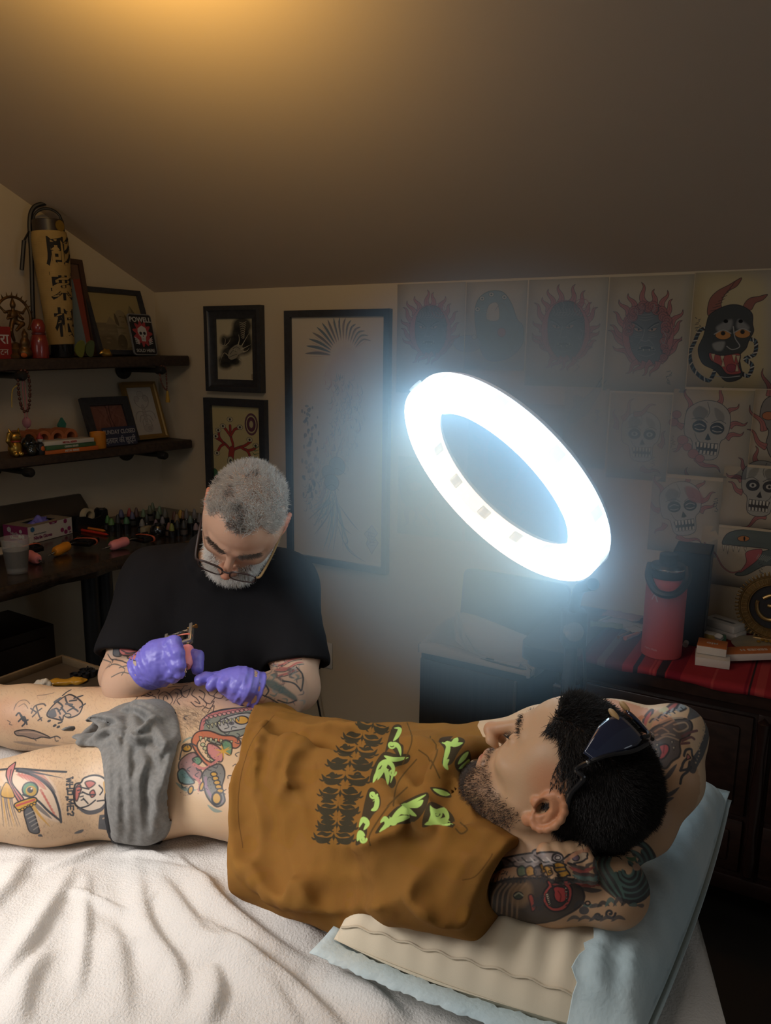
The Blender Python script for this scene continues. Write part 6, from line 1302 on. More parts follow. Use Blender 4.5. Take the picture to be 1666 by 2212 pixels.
def shell(name, fa, fb, side, off, m, lab=None, th=.0012, n=80, k=80):
    v, f = psurf(fa, fb, side, off, n, k); o = link(name, npmesh(name, v, f), m, pillow, True); md = o.modifiers.new('t', 'SOLIDIFY'); md.thickness = th; md.offset = 0
    if lab: o['label'] = lab
    return o
rag = lambda t: .010*np.sin(t*60)+.007*np.sin(t*143+1)+.005*np.sin(t*261)
shell('paper_cover', lambda s, t: -.02+s*.88+.0*t, lambda s, t: edge(-.02+s*.88)+(1.02-edge(-.02+s*.88))*t, 1, .004, M_pap)
shell('cover_flap', lambda s, t: .80+rag(t)*(1-s)+s*(.205-rag(t)*0), lambda s, t: -.03+1.06*t, 1, .0065, M_pap2, 'torn pale blue paper flap over the pillow\'s end')
shell('cover_lining', lambda s, t: -.018+1.03*s, lambda s, t: -.030+rag(s)*.12+1.05*t, -1, .003, M_pap2, 'pale blue underside of the paper cover')
sd = np.linspace(0, 1, 50); fl_ = edge(np.array([.42]))[0]
# ------------------------------------------------------------------ grey jersey cloth crumpled across the hips
def body_T(p):
    P = DM.pts(p); return np.c_[P@UA, P@VA]
cl_out = body_T(catmull([(300, 1514), (345, 1510), (376, 1532), (389, 1580), (393, 1640), (386, 1700), (374, 1760), (364, 1800), (342, 1820), (312, 1824), (280, 1820), (246, 1810), (236, 1770), (229, 1720), (223, 1660), (214, 1618), (192, 1613), (168, 1610), (178, 1582), (205, 1560), (236, 1535), (266, 1520)], 5, True))
cl_r = [([(243, 1625), (246, 1700), (244, 1800)], .010, .008), ([(262, 1625), (266, 1700), (262, 1810)], .013, .010), ([(282, 1581), (286, 1647), (291, 1722), (287, 1805)], .017, .011), ([(302, 1618), (325, 1645), (312, 1697), (316, 1815)], .020, .012), ([(335, 1634), (345, 1697), (349, 1748), (336, 1818)], .019, .012), ([(380, 1596), (371, 1660), (358, 1722), (362, 1780)], .020, .013), ([(392, 1640), (382, 1700), (370, 1765)], .012, .010),
        ([(168, 1612), (202, 1571), (252, 1541), (297, 1536)], .022, .014), ([(214, 1603), (242, 1561), (272, 1553), (277, 1588)], .020, .010), ([(190, 1610), (215, 1590), (260, 1572), (275, 1590), (227, 1606)], .013, .008), ([(262, 1533), (302, 1514), (348, 1519), (384, 1548)], .024, .014), ([(297, 1541), (307, 1571), (318, 1574), (340, 1556), (355, 1550)], .022, .010), ([(338, 1561), (365, 1596), (378, 1600), (389, 1580)], .021, .011), ([(287, 1570), (298, 1586), (315, 1595), (340, 1582)], .018, .009), ([(300, 1528), (330, 1534), (362, 1560)], .015, .009), ([(325, 1610), (350, 1625), (372, 1612), (390, 1610)], .014, .009), ([(345, 1610), (356, 1640), (352, 1690)], .013, .009), ([(252, 1580), (266, 1600), (268, 1630)], .013, .008)]
cl_lines = [(body_T(catmull(p, 4)), h*1.15, w) for p, h, w in cl_r]
def poly_sd(Q, P):
    ins = np.zeros(Q.shape[:-1], bool); D = np.full(Q.shape[:-1], 9.0); x, y = Q[..., 0], Q[..., 1]
    for i in range(len(P)):
        a, b = P[i], P[(i+1) % len(P)]; ab = b-a
        if abs(ab[1]) > 1e-12: ins ^= ((y < a[1]) != (y < b[1])) & (x < a[0]+(y-a[1])*ab[0]/ab[1])
        h = np.clip(((x-a[0])*ab[0]+(y-a[1])*ab[1])/(ab@ab+1e-12), 0, 1); D = np.minimum(D, np.hypot(x-a[0]-h*ab[0], y-a[1]-h*ab[1]))
    return np.where(ins, -D, D)
def cl_fn(P):
    d = np.full(P.shape[:-1], .05); Q = np.stack([P@UA, P@VA], -1); r = poly_sd(Q, cl_out); w = r < .012
    if not w.any(): return d
    p, q, rr_ = P[w], Q[w], r[w]; b = C_.eval(p); e = p[..., 2]-BED; k = .05; hh = np.maximum(k-np.abs(b-e), 0)/k; b = np.minimum(b, e)-hh*hh*k*.25
    R = ridge_field(q, cl_lines)+.0016*vnoise(np.c_[q*60, 0*rr_[:, None]], 1, 2)+.0008*vnoise(np.c_[q*130, 0*rr_[:, None]], 1, 3)
    edge_ = np.clip(-rr_/.012, 0, 1); s = np.maximum(b-(.0035+R*(.35+.65*edge_)), rr_+.4*np.maximum(b-.003, 0)); d[w] = s; return d
CLs = Sdf(); lo, hi = np.array([-.62, 1.06, BED+.001]), np.array([-.34, 1.52, 1.09]); CLs.fn(cl_fn, lo, hi, '+', .001)
PC, FCl = CLs.mesh(.0032, pad=.004, newton=0, relax=2); PC[:, 2] = np.maximum(PC[:, 2], BED+.002)
o = link('cloth', npmesh('cloth', PC, FCl), mat('grey_jersey', (.20, .195, .185), .95, noise=.25, nscale=160, bump=.25, bscale=700, sheen=.1))
prop(o, 'crumpled grey jersey cloth draped over the lying man\'s hips', 'cloth')
# ================================================================== SHELVES AND DESK ALONG THE LEFT WALL
M_wood = mat('shelf_wood', (.050, .030, .020), .5, noise=.5, nscale=7, stretch=(1.5, 12, 12), bump=.3, bscale=60)
M_iron = mat('iron_pipe', (.030, .028, .027), .45, metal=.6)
def lq(w, d, z): return lw(w, z, d)
ZT = lambda w: 1.592-.022*w
def LF(w, d, z): return frame(lq(w, d, z), LW, LN)            # x away from the corner, y out from the wall, z up
def shelf_unit(lab, ztop, th, tilt, caps, dep=.22):
    t = thing('wall_shelf', lab, 'shelf', lq(.75, .11, ztop))
    V = []
    for w in np.linspace(.014, 1.7, 12):
        z = ztop-tilt*w; V += [lq(w, .001, z), lq(w, dep-.006+.003*math.sin(w*9), z), lq(w, dep+.002*math.sin(w*13), z-.006), lq(w, dep, z-th+.005), lq(w, dep-.006, z-th), lq(w, .001, z-th)]
    F = [(i*6+k, i*6+(k+1) % 6, (i+1)*6+(k+1) % 6, (i+1)*6+k) for i in range(11) for k in range(6)]+[(0, 1, 2, 3, 4, 5)[::-1], tuple(66+k for k in range(6))]
    MB().add(V, F).obj('board', M_wood, t, world=True)
    for px, py in caps:
        c = Lp(px, py, dep+.03); r = c-LN*(dep+.03); fl_ = frame(r, BU, Z); fm = frame(r, -LW, Z)
        MB().lathe([(0, 0), (.042, 0), (.042, .008), (.018, .010), (.017, .02), (0, .02)], 20).obj('flange', M_iron, t, M=frame(r+LN*.001, -LW, Z), world=True)
        MB().tube([r+LN*.01, c-LN*.02], .0115, 12).obj('pipe', M_iron, t, world=True)
        MB().lathe([(0, -.026), (.0175, -.026), (.0175, .004), (.013, .012), (0, .014)], 16).obj('pipe_cap', M_iron, t, M=frame(c, -LW, Z), world=True)
    return t
shelf_unit('upper dark wooden shelf on iron pipes, under the paper lantern', 1.592, .043, .022, [(350, 800), (48, 812)])
shelf_unit('lower dark wooden shelf on iron pipes, holding books and the closed sign', 1.222, .038, -.002, [(355, 984), (65, 1021)])
ZB = lambda w: 1.222+.002*w
def won(px, d, z):                                                # how far along the wall a thing seen at px stands
    r = ray(px, 770); a = np.array([[-LW[0], r[0]], [-LW[1], r[1]]]); p = CORNER+LN*d; s = np.linalg.solve(a, p[:2]-CC[:2]); return s[0]
def leaning(name, lab, cat, px0, px1, h, d0, d1, zt, fw, dep, m, art, **k):
    """a frame standing on a shelf, its foot d0 and its head d1 from the wall, between two photograph columns"""
    w0, w1 = won(px0, d0, 0), won(px1, d0, 0); wc = (w0+w1)/2; W_ = abs(w0-w1); z = zt(wc); b = lq(wc, d0, z); top = lq(wc, d1, z+math.sqrt(max(h*h-(d0-d1)**2, .001)))
    up = (top-b)/np.linalg.norm(top-b); c_ = b+up*h/2+.002*Z
    t = thing(name, lab, cat, M=frame(c_, -LW, up)); frame_parts(t, W_, h, fw, dep, m, art, **k); return t
# pictures on the shelves
c = Canvas(160, 320, (.16, .20, .21), unit(160, 320)); c.poly([(72, 0), (100, 0), (100, 100), (84, 100)], (.24, .05, .03), smooth=False); c.poly([(0, 0), (100, 0), (100, 16), (0, 22)], (.14, .075, .05), smooth=False); c.poly([(0, 20), (40, 24), (50, 100), (0, 100)], (.17, .23, .25), .8, soft=20)
leaning('framed_picture', 'narrow red and blue picture leaning behind the paper lantern', 'picture', 130, 208, .385, .09, .02, ZT, .018, .018, mat('brown_frame', (.06, .030, .018), .4), art_mat('strip_print', c))
c = Canvas(300, 330, (.30, .23, .10), unit(300, 330))
c.poly([(0, 52), (100, 50), (100, 100), (0, 100)], (.17, .13, .07), smooth=False); c.poly([(62, 55), (79, 18), (98, 52)], (.20, .155, .08), smooth=False); c.poly([(22, 54), (33, 40), (46, 54)], (.22, .17, .09), smooth=False); c.poly([(79, 18), (98, 52), (84, 54)], (.13, .10, .05), smooth=False)
c.poly([(44, 50), (45, 38), (50, 30), (58, 28), (66, 34), (68, 44), (66, 55), (70, 66), (66, 90), (44, 92), (42, 70)], (.24, .19, .105)); c.poly([(42, 50), (44, 34), (48, 44), (48, 56)], (.10, .075, .04)); c.poly([(64, 36), (72, 50), (66, 56)], (.10, .075, .04)); c.stroke([(52, 40), (57, 39)], 3, (.09, .06, .03)); c.stroke([(59, 40), (63, 40)], 3, (.09, .06, .03)); c.stroke([(54, 49), (60, 49)], 2.4, (.09, .06, .03))
c.poly([(36, 92), (42, 74), (52, 72), (56, 84), (50, 97)], (.05, .035, .02), .8); c.poly([(0, 78), (30, 74), (40, 100), (0, 100)], (.11, .08, .04), .8, soft=20)
for i in range(30): c.ell((rng.uniform(0, 100), rng.uniform(56, 100)), rng.uniform(2, 9), 1.4, (.13, .10, .05) if i % 2 else (.22, .17, .09), .5, soft=3)
leaning('framed_picture', 'sepia photograph of a stone sphinx and pyramids leaning on the upper shelf', 'picture', 212, 334, .285, .12, .03, ZT, .020, .018, M_frame, art_mat('sphinx_print', c))
c = Canvas(260, 180, (.17, .07, .05), unit(260, 180))
for i in range(16): c.stroke([(rng.uniform(0, 100), 0), (rng.uniform(0, 100), 50), (rng.uniform(0, 100), 100)], rng.uniform(4, 14), (.22, .10, .075) if i % 2 else (.11, .04, .03), .35)
c.stroke([(50, 0), (51, 50), (50, 100)], 4, (.04, .02, .015)); c.stroke([(60, 0), (57, 40), (64, 80), (62, 100)], 6, (.06, .025, .02))
leaning('framed_picture', 'black framed dark red print behind the closed sign', 'picture', 186, 288, .200, .12, .05, ZB, .034, .020, M_frame, art_mat('red_print', c))
c = Canvas(240, 420, (.42, .39, .34), unit(240, 420)); G2 = (.20, .19, .17)
for p in [[(50, 40), (46, 55), (52, 70), (48, 82)], [(50, 45), (30, 38), (22, 26), (34, 18), (44, 24)], [(52, 45), (70, 38), (78, 24), (66, 16), (56, 24)], [(48, 52), (30, 50), (16, 56), (12, 66)], [(52, 52), (72, 50), (86, 56), (88, 66)], [(48, 58), (32, 60), (24, 72)], [(52, 58), (68, 60), (76, 72)], [(48, 64), (36, 70), (34, 82)], [(52, 64), (64, 70), (68, 82)]]: c.stroke(p, 3.5, G2); c.stroke(np.array(p)+[2, 1], 1.6, G2)
for y in range(40, 78, 5): c.ell((50, y), 7-abs(y-56)*.12, 3.4, (.36, .33, .29), line=2, lcol=G2)
c.ell((50, 14), 13, 6, (.38, .35, .30), line=2.2, lcol=G2); c.ell((32, 24), 9, 6, (.36, .33, .29), line=2, lcol=G2); c.ell((68, 24), 9, 6, (.36, .33, .29), line=2, lcol=G2); c.ell((52, 86), 18, 8, (.36, .33, .29), line=2, lcol=G2); c.ell((58, 86), 7, 4, (.32, .29, .25), line=2, lcol=G2)
leaning('framed_picture', 'gilt framed pencil drawing of a scorpion on the lower shelf', 'picture', 280, 352, .258, .10, .02, ZB, .022, .022, mat('gilt', (.28, .17, .05), .4, metal=.5), art_mat('scorpion_print', c), stepped=True)
# skate shop sign
w0 = won(310, .155, 0); z = ZT(w0)
t = thing('shop_sign', 'black rounded sign with a white skull, POWELL above SOLD HERE', 'sign', M=frame(lq(w0, .150, z+.088), -LW, Z*.97-LN*.22) @ Matrix.Scale(.82, 4))
def rrect(w, h, r, n=5):
    o = []
    for sx, sy, a0 in ((1, 1, 0), (-1, 1, 90), (-1, -1, 180), (1, -1, 270)):
        for k in range(n+1): a = math.radians(a0+90*k/n); o.append((sx*(w/2-r)+r*math.cos(a), sy*(h/2-r)+r*math.sin(a)))
    return o
M_white = mat('white_print', (.50, .49, .46), .5); M_red = mat('red_print_ink', (.33, .04, .045), .5)
MB().prism(rrect(.150, .212, .016), 0, .008).obj('rim', mat('grey_rim', (.25, .25, .25), .4, metal=.4), t)
MB().prism(rrect(.140, .202, .013), .006, .0092).obj('face', mat('sign_black', (.014, .014, .016), .35), t)
letters('lettering', 'POWELL', .036, M_white, Matrix.Translation((0, .075, .0095)), t, bold=.0006); letters('lettering', 'SOLD HERE', .023, M_white, Matrix.Translation((0, -.083, .0095)), t, bold=.0002)
fl_ = [(.052*math.cos(a)*(1+.22*math.cos(a*11)), .004+.060*math.sin(a)*(1+.18*math.cos(a*11))) for a in np.linspace(0, 2*math.pi, 67)[:-1]]
MB().prism(fl_, .0092, .0098).obj('red_burst', M_red, t)
MB().prism([(-.027, .030), (-.030, .012), (-.022, -.006), (-.014, -.012), (-.013, -.034), (.012, -.036), (.016, -.012), (.024, -.004), (.028, .014), (.024, .034), (.0, .046)], .0098, .0104).obj('skull', M_white, t)
b = MB()
for x in (-.013, .011): b.prism([(x+.0085*math.cos(a), .006+.0085*math.sin(a)) for a in np.linspace(0, 2*math.pi, 13)[:-1]], .0104, .0108)
b.prism([(-.003, -.012), (.003, -.012), (0, -.003)], .0104, .0108)
for i in range(4): b.box((-.0105+i*.006, -.030, .0104), (-.0095+i*.006, -.018, .0107))
b.obj('sockets', mat('sign_black', (.014, .014, .016), .35), t)
for s in (-1, 1):
    b = MB()
    for k in range(4): b.prism([(s*.030, -.030-k*.006), (s*.054, -.012-k*.010), (s*.056, -.016-k*.010), (s*.031, -.034-k*.006)], .0098, .0103)
    b.obj('bony_hand', M_white, t)
# hanging paper lantern on its stand
wl = won(136, .115, 0); zl = ZT(wl)
lo_, up_ = lq(wl, .115, zl+.001), lq(won(127, .115, 0), .095, zl+.60)
ax = up_-lo_; ax /= np.linalg.norm(ax); Ml = frame(lo_, -LW-ax*np.dot(-LW, ax), np.cross(ax, -LW)); H_ = np.linalg.norm(up_-lo_)
lan = thing('paper_lantern', 'tall cream paper lantern with black brush characters on the upper shelf', 'lantern', M=Ml @ Matrix.Diagonal((.80, .80, .84, 1)))
M_lac = mat('black_lacquer', (.010, .009, .009), .18, coat=.6); RL = lambda z: .060+.022*min(1, (z-.06)/.40)
prof = [(RL(.06)*.98, .058)]+[(RL(z)*(1-.06*max(0, (z-.50)/.05)**2)*(1+.007*math.cos(z*math.pi*2/.009)), z) for z in np.arange(.062, .552, .003)]
MB().lathe(prof, 40).obj('paper_body', mat('lantern_paper', (.42, .27, .085), .75, noise=.2, nscale=14), lan)
MB().lathe([(0, 0), (.052, 0), (.054, .004), (.056, .056), (.058, .060), (0, .060)], 36).obj('bottom_collar', M_lac, lan)
MB().lathe([(.070, .545), (.072, .545), (.071, .600), (.068, .602), (.066, .548), (.07, .545)], 36).obj('top_collar', mat('dark_collar', (.035, .022, .014), .4), lan)
fwd = (CC-lo_); aim_ = math.atan2(np.dot(fwd, np.array(Ml)[:3, 1]), np.dot(fwd, np.array(Ml)[:3, 0]))
def cyl(z0, da):
    def f(v): 
        a = aim_+da+v[:, 0]/.078; z = z0+v[:, 1]; R = np.array([RL(max(q, .06)) for q in z])*1.008+.0006+v[:, 2]*.5
        return np.c_[R*np.cos(a), R*np.sin(a), z]
    return f
M_ink = mat('brush_ink', (.010, .008, .007), .8)
for ch, z0 in (('\u5f6b', .455), ('\u6817', .305), ('\u6839', .145)): letters('character', ch, .135, M_ink, Matrix.Identity(4), lan, bold=.0028, wrap=cyl(z0, .55), ext=.0006)
MB().lathe([(0, 0), (.024, 0), (.024, .006), (0, .008)], 20).obj('gold_crest', mat('gold_paint', (.30, .18, .03), .4, metal=.4), lan, M=Matrix.Translation((.072*math.cos(aim_+.75), .072*math.sin(aim_+.75), .572)) @ frame((0, 0, 0), (-math.sin(aim_+.75), math.cos(aim_+.75), 0), (0, 0, 1)))
hd = [(.066*math.cos(aim_+1.5)*s, .066*math.sin(aim_+1.5)*s, .59+.062*math.sqrt(max(0, 1-s*s))) for s in np.linspace(-1, 1, 13)]
MB().tube(hd, .006, 8).obj('bail_handle', M_iron, lan)
st_ = thing('lantern_stand', 'curved dark iron hook stand holding the paper lantern', 'stand', lq(won(92, .10, 0), .10, zl))
p_ = [Lp(x, y, d) for x, y, d in [(80, 770, .06), (72, 690, .055), (68, 560, .05), (64, 480, .05), (72, 450, .055), (92, 440, .07), (123, 433, .09)]]; p_[0][2] = ZT(.6)
MB().tube(catmull(p_, 6), .0085, 8).obj('hook_pole', M_iron, st_, world=True); MB().ball(p_[-1], .011).obj('finial', M_iron, st_, world=True)
MB().box((-.045, -.045, 0), (.045, .045, .01), .003).obj('foot', M_iron, st_, M=Matrix.Translation(p_[0]), world=True)
a_, b_ = Lp(52, 520, .06), Lp(47, 583, .06); MB().tube([a_, b_], .008, 8).tube([a_, a_+(p_[3]-a_)*.8-Z*.02], .004, 6).obj('peg', M_iron, st_, world=True)
# figures on the upper shelf
M_brass = mat('old_brass', (.20, .105, .035), .38, metal=.75, noise=.5, nscale=30); M_gold = mat('bright_gold', (.55, .33, .07), .28, metal=.85)
def shelf_item(px, d, zt): w = won(px, d, 0); return LF(w, d, zt(w)+.0005)
t = thing('statue', 'brass dancing deity statue inside a flaming ring on the upper shelf', 'statue', M=shelf_item(36, .12, ZT) @ Matrix.Scale(.86, 4))
a = np.linspace(-.6, math.pi+.6, 40); b = MB().tube(np.c_[.078*np.cos(a), np.zeros(40), .17+.085*np.sin(a)], .006, 8); b.obj('flame_ring', M_brass, t)
b = MB()
for q in np.linspace(-.5, math.pi+.5, 17): b.add([(.078*math.cos(q)+.006*math.sin(q), -.004, .17+.085*math.sin(q)-.006*math.cos(q)), (.078*math.cos(q)-.006*math.sin(q), -.004, .17+.085*math.sin(q)+.006*math.cos(q)), (.100*math.cos(q), 0, .17+.108*math.sin(q)), (.078*math.cos(q), .005, .17+.085*math.sin(q))], [(0, 1, 2), (1, 3, 2), (3, 0, 2), (0, 3, 1)])
b.obj('flames', M_brass, t)
Sx = Sdf(); Sx.ell((0, 0, .175), (.018, .012, .03), .01).ell((0, 0, .222), (.012, .012, .015), .004).cone((0, 0, .21), (0, 0, .205), .006, None, .006).cone((0, 0, .235), (0, 0, .25), .008, .003, .005).chain([(.008, 0, .15), (.022, .006, .115), (.006, 0, .075)], [.011, .009, .006], .006).chain([(-.008, 0, .152), (-.03, .012, .145), (.004, .022, .118)], [.011, .010, .006], .006)
for s in (-1, 1): Sx.chain([(s*.016, 0, .195), (s*.040, .004, .19), (s*.066, .0, .22)], [.006, .005, .004], .005).chain([(s*.016, 0, .192), (s*.034, .012, .165), (s*.012, .02, .172)], [.006, .005, .004], .005)
fv, ff = Sx.mesh(.0035); link('dancer', npmesh('dancer', fv, ff), M_brass, t)
MB().lathe([(0, 0), (.042, 0), (.045, .012), (.034, .024), (.038, .04), (.024, .062), (0, .07)], 20).obj('lotus_base', M_brass, t)
t = thing('statue', 'small clouded brass incense figure at the foot of the deity ring', 'statue', M=shelf_item(56, .16, ZT))
Sx = Sdf(); Sx.ell((0, 0, .02), (.026, .02, .022), .01).ell((0, 0, .055), (.018, .016, .022), .01).ell((0, .003, .083), (.011, .011, .013), .006).cone((0, 0, .09), (0, 0, .104), .008, .003, .005)
fv, ff = Sx.mesh(.004); link('figure', npmesh('figure', fv, ff), M_brass, t); MB().ball((.014, .012, .012), (.013, .008, .010)).obj('orange_flower', mat('orange_petal', (.50, .10, .01), .7), t)
t = thing('daruma_doll', 'glossy dark red wooden doll beside the lantern foot', 'doll', M=shelf_item(87, .165, ZT))
MB().lathe([(0, 0), (.030, 0), (.033, .02), (.032, .06), (.026, .082), (.020, .088), (0, .088)], 24).obj('body', mat('red_lacquer', (.22, .02, .012), .22, coat=.5), t); MB().lathe([(0, .086), (.018, .087), (.024, .10), (.025, .118), (.018, .137), (.010, .142), (0, .143)], 24).obj('head', mat('red_lacquer', (.22, .02, .012), .22), t)
MB().lathe([(.021, .084), (.0245, .086), (.0245, .092), (.021, .094)], 24).obj('collar_band', mat('dark_red', (.10, .01, .01), .4), t)
t = thing('tin_sign', 'small red sign with white Devanagari letters at the shelf\'s left end', 'sign', M=frame(lq(won(-2, .13, 0), .13, ZT(.88)+.058), -LW, Z))
MB().prism(rrect(.095, .114, .004), 0, .006).obj('plate', mat('red_enamel', (.25, .018, .014), .35), t)
letters('lettering', '\u0930\u093e', .05, M_white, Matrix.Translation((.022, .012, .0063)), t, bold=.0006); letters('lettering', '\u091f\u0928', .03, M_white, Matrix.Translation((.018, -.033, .0063)), t)
for k, (px, dd, lab, sgn) in enumerate([(172, .18, 'small green butterfly tile leaning on the lantern foot', 1), (193, .16, 'painted green tile with a red triangle eye, right of the lantern', -1)]):
    t = thing('painted_tile', lab, 'ornament', M=shelf_item(px, dd, ZT) @ Matrix.Rotation(math.radians(-14), 4, 'X'))
    w_ = [(.020*math.cos(a)+.004*math.cos(2*a), .034+.033*math.sin(a)) for a in np.linspace(0, 2*math.pi, 25)[:-1]]
    MB().prism(w_, -.004, .004, Matrix.Rotation(math.pi/2, 4, 'X')).obj('tile', mat('green_glaze_%d' % k, [(.16, .17, .03), (.10, .13, .05)][k], .35), t)
    MB().prism([(x*.66, .034+(y-.034)*.66) for x, y in w_], .004, .0055, Matrix.Rotation(math.pi/2, 4, 'X')).obj('inset', mat('tile_inset_%d' % k, [(.25, .27, .05), (.32, .07, .05)][k], .4), t)
    MB().ball((0, -.006, .034), (.007, .003, .007)).obj('eye', M_blk, t)
t = thing('trinket', 'little gold dragon trinket in front of the sphinx picture', 'ornament', M=shelf_item(228, .19, ZT))
Sx = Sdf(); Sx.chain([(-.026, 0, .008), (-.012, .004, .012), (.004, -.004, .010), (.016, 0, .018), (.024, 0, .014)], [.006, .008, .007, .006, .004], .004).cone((-.01, 0, .015), (-.016, 0, .03), .004, .002).cone((.004, 0, .014), (.002, 0, .03), .004, .002)
fv, ff = Sx.mesh(.003); link('dragon', npmesh('dragon', fv, ff), M_gold, t)
# bead strings hung on the pipe caps
def beads(lab, pts, r, m, tail, extra=None):
    t = thing('bead_string', lab, 'beads', pts[0]); q = catmull(pts, 10, True); L = np.r_[0, np.cumsum(np.linalg.norm(np.diff(np.r_[q, q[:1]], axis=0), axis=1))]; n = int(L[-1]/(r*2.1))
    MB().tube(q, r*.25, 5, closed=True).obj('string', m, t, world=True); bm_ = MB().ball((0, 0, 0), r, 8).mesh('bead'); bm_.materials.append(m)
    for i in range(n):
        s = L[-1]*i/n; k = np.searchsorted(L, s)-1; p = q[k % len(q)]; o = link('bead', bm_, None, t); o.location = Vector(p)-Vector(pts[0])
    return t
c0 = Lp(50, 812, .245); pt = lambda dx, dz, d=0: c0+LW*(-dx)+Z*dz+LN*d
t = beads('dark wooden prayer beads with a pink cord hanging from the left pipe end', [pt(-.014, .012), pt(.016, .012), pt(.022, -.05), pt(.010, -.118), pt(-.012, -.118), pt(-.022, -.05)], .006, mat('wood_bead', (.07, .018, .010), .4), None)
MB().tube(catmull([pt(.004, 0), pt(.006, -.1), pt(.002, -.19)], 5), .0018, 5).tube(catmull([pt(-.004, 0), pt(-.006, -.1), pt(-.002, -.19)], 5), .0018, 5).obj('pink_cord', mat('pink_cord', (.38, .13, .14), .8), t, world=True)
MB().tube(catmull([pt(-.02, -.03), pt(-.045, -.05), pt(-.052, -.11)], 5), .0016, 5).obj('yellow_thread', mat('yellow_thread', (.50, .33, .05), .8), t, world=True)
MB().ball(pt(.0, -.165), (.017, .007, .020), 12).obj('rose_charm', mat('rose_charm', (.30, .12, .14), .5), t, world=True); MB().lathe([(0, -.004), (.0145, -.004), (.0145, .004), (0, .004)], 20).obj('medallion', M_iron, t, M=frame(pt(.004, -.222), BU, Z), world=True)
c0 = Lp(351, 800, .245); pt = lambda dx, dz, d=0: c0+LW*(-dx)+Z*dz+LN*d
t = beads('slim red prayer beads with a yellow tassel hanging from the right pipe end', [pt(-.014, .012), pt(.016, .012), pt(.020, -.03), pt(.020, -.078), pt(.010, -.078), pt(-.010, -.045)], .0038, mat('red_bead', (.13, .04, .025), .5), None)
MB().lathe([(.003, 0), (.005, -.006), (.010, -.045), (.009, -.05), (0, -.05)], 10).obj('tassel', mat('yellow_tassel', (.42, .24, .03), .8), t, M=Matrix.Translation(pt(.022, -.085)), world=True)
# lower shelf
t = thing('shop_sign', 'dark blue SUNDAY CLOSED sign with Devanagari line on the lower shelf', 'sign', M=frame(lq(won(249, .175, 0), .175, ZB(0)+.041), -LW, Z*.97-LN*.2) @ Matrix.Scale(.88, 4))
MB().prism(rrect(.185, .088, .005), 0, .006).obj('plate', mat('navy_enamel', (.022, .026, .055), .4), t)
letters('lettering', 'SUNDAY CLOSED', .0285, mat('sign_grey', (.33, .32, .32), .5), Matrix.Translation((0, .020, .0063)), t, xs=.80, bold=.0004); letters('lettering', '\u0907\u0924\u0935\u093e\u0930 \u0915\u0940 \u091b\u0941\u091f\u094d\u091f\u0940', .036, mat('sign_grey', (.33, .32, .32), .5), Matrix.Translation((0, -.020, .0063)), t, xs=.8, bold=.0003)
t = thing('candle_cup', 'orange ceramic cup in front of the closed sign', 'cup', M=shelf_item(201, .185, ZB))
MB().lathe([(0, 0), (.029, 0), (.031, .003), (.031, .064), (.029, .066), (.026, .060), (.025, .05), (0, .05)], 28).obj('cup', mat('orange_glaze', (.55, .20, .015), .35), t)
for k, (cc, ed, s, lab) in enumerate([((.55, .13, .02), (.58, .55, .48), 'METAL SERIES', 'orange box at the bottom of the stack on the lower shelf'), ((.05, .12, .05), (.55, .53, .46), 'GREEN SERIES', 'green box in the middle of the stack on the lower shelf'), ((.56, .53, .47), (.40, .05, .05), 'METAL SERIES', 'white box on top of the stack on the lower shelf')]):
    w_ = won(136-k*2, .195, 0); t = thing('pencil_box', lab, 'box', M=LF(w_, .170, ZB(0)+.0005+k*.0165) @ Matrix.Rotation(math.radians([-1, 2, -1][k]), 4, 'Z'))
    MB().box((-.118+.005*k, -.04, 0), (.112-.003*k, .045, .016), .0012).obj('box', mat('box_card_%d' % k, cc, .5), t)
    letters('lettering', s, .010, mat('box_ink_%d' % k, ed, .5), frame((0, .0454, .008), (-1, 0, 0), (0, 0, 1)), t, bold=.0004)
t = thing('brush_rest', 'terracotta rest of four rounded tubes at the back of the lower shelf', 'holder', M=shelf_item(74, .11, ZB))
M_ter = mat('terracotta', (.42, .13, .045), .75, noise=.2, nscale=30)
for i in range(4): MB().lathe([(.018, -.05), (.030, -.05), (.032, 0), (.030, .05), (.018, .05), (.018, -.05)], 20).obj('tube', M_ter, t, M=Matrix.Translation((-.10+i*.058, 0, .032+.022)) @ Matrix.Rotation(math.pi/2, 4, 'X'))
MB().box((-.135, -.045, 0), (.11, .045, .025), .006).obj('base', M_ter, t)
t = thing('leaf_ornament', 'small teal leaf ornament behind the terracotta rest', 'ornament', M=shelf_item(124, .06, ZB))
MB().prism([(0, 0), (.02, .02), (.012, .045), (.02, .06), (.0, .09), (-.016, .065), (-.010, .045), (-.022, .025)], -.006, .006, Matrix.Translation((0, 0, .03)) @ Matrix.Rotation(math.pi/2, 4, 'X')).lathe([(0, 0), (.014, 0), (.01, .03), (0, .032)], 12).obj('leaf', mat('teal_glaze', (.03, .17, .12), .4), t)
t = thing('cat_figurine', 'shiny gold beckoning cat figurine at the left of the lower shelf', 'figurine', M=shelf_item(17, .18, ZB))
Sx = Sdf(); Sx.ell((0, 0, .030), (.026, .022, .031), .01).ell((0, .004, .072), (.023, .020, .019), .008).cone((-.015, .002, .085), (-.019, .0, .102), .007, .002, .004).cone((.015, .002, .085), (.019, 0, .102), .007, .002, .004).chain([(.02, .008, .045), (.034, .014, .06), (.03, .018, .085)], [.008, .007, .008], .005).ell((-.01, .02, .01), (.009, .009, .009), .005).ell((.01, .02, .01), (.009, .009, .009), .005)
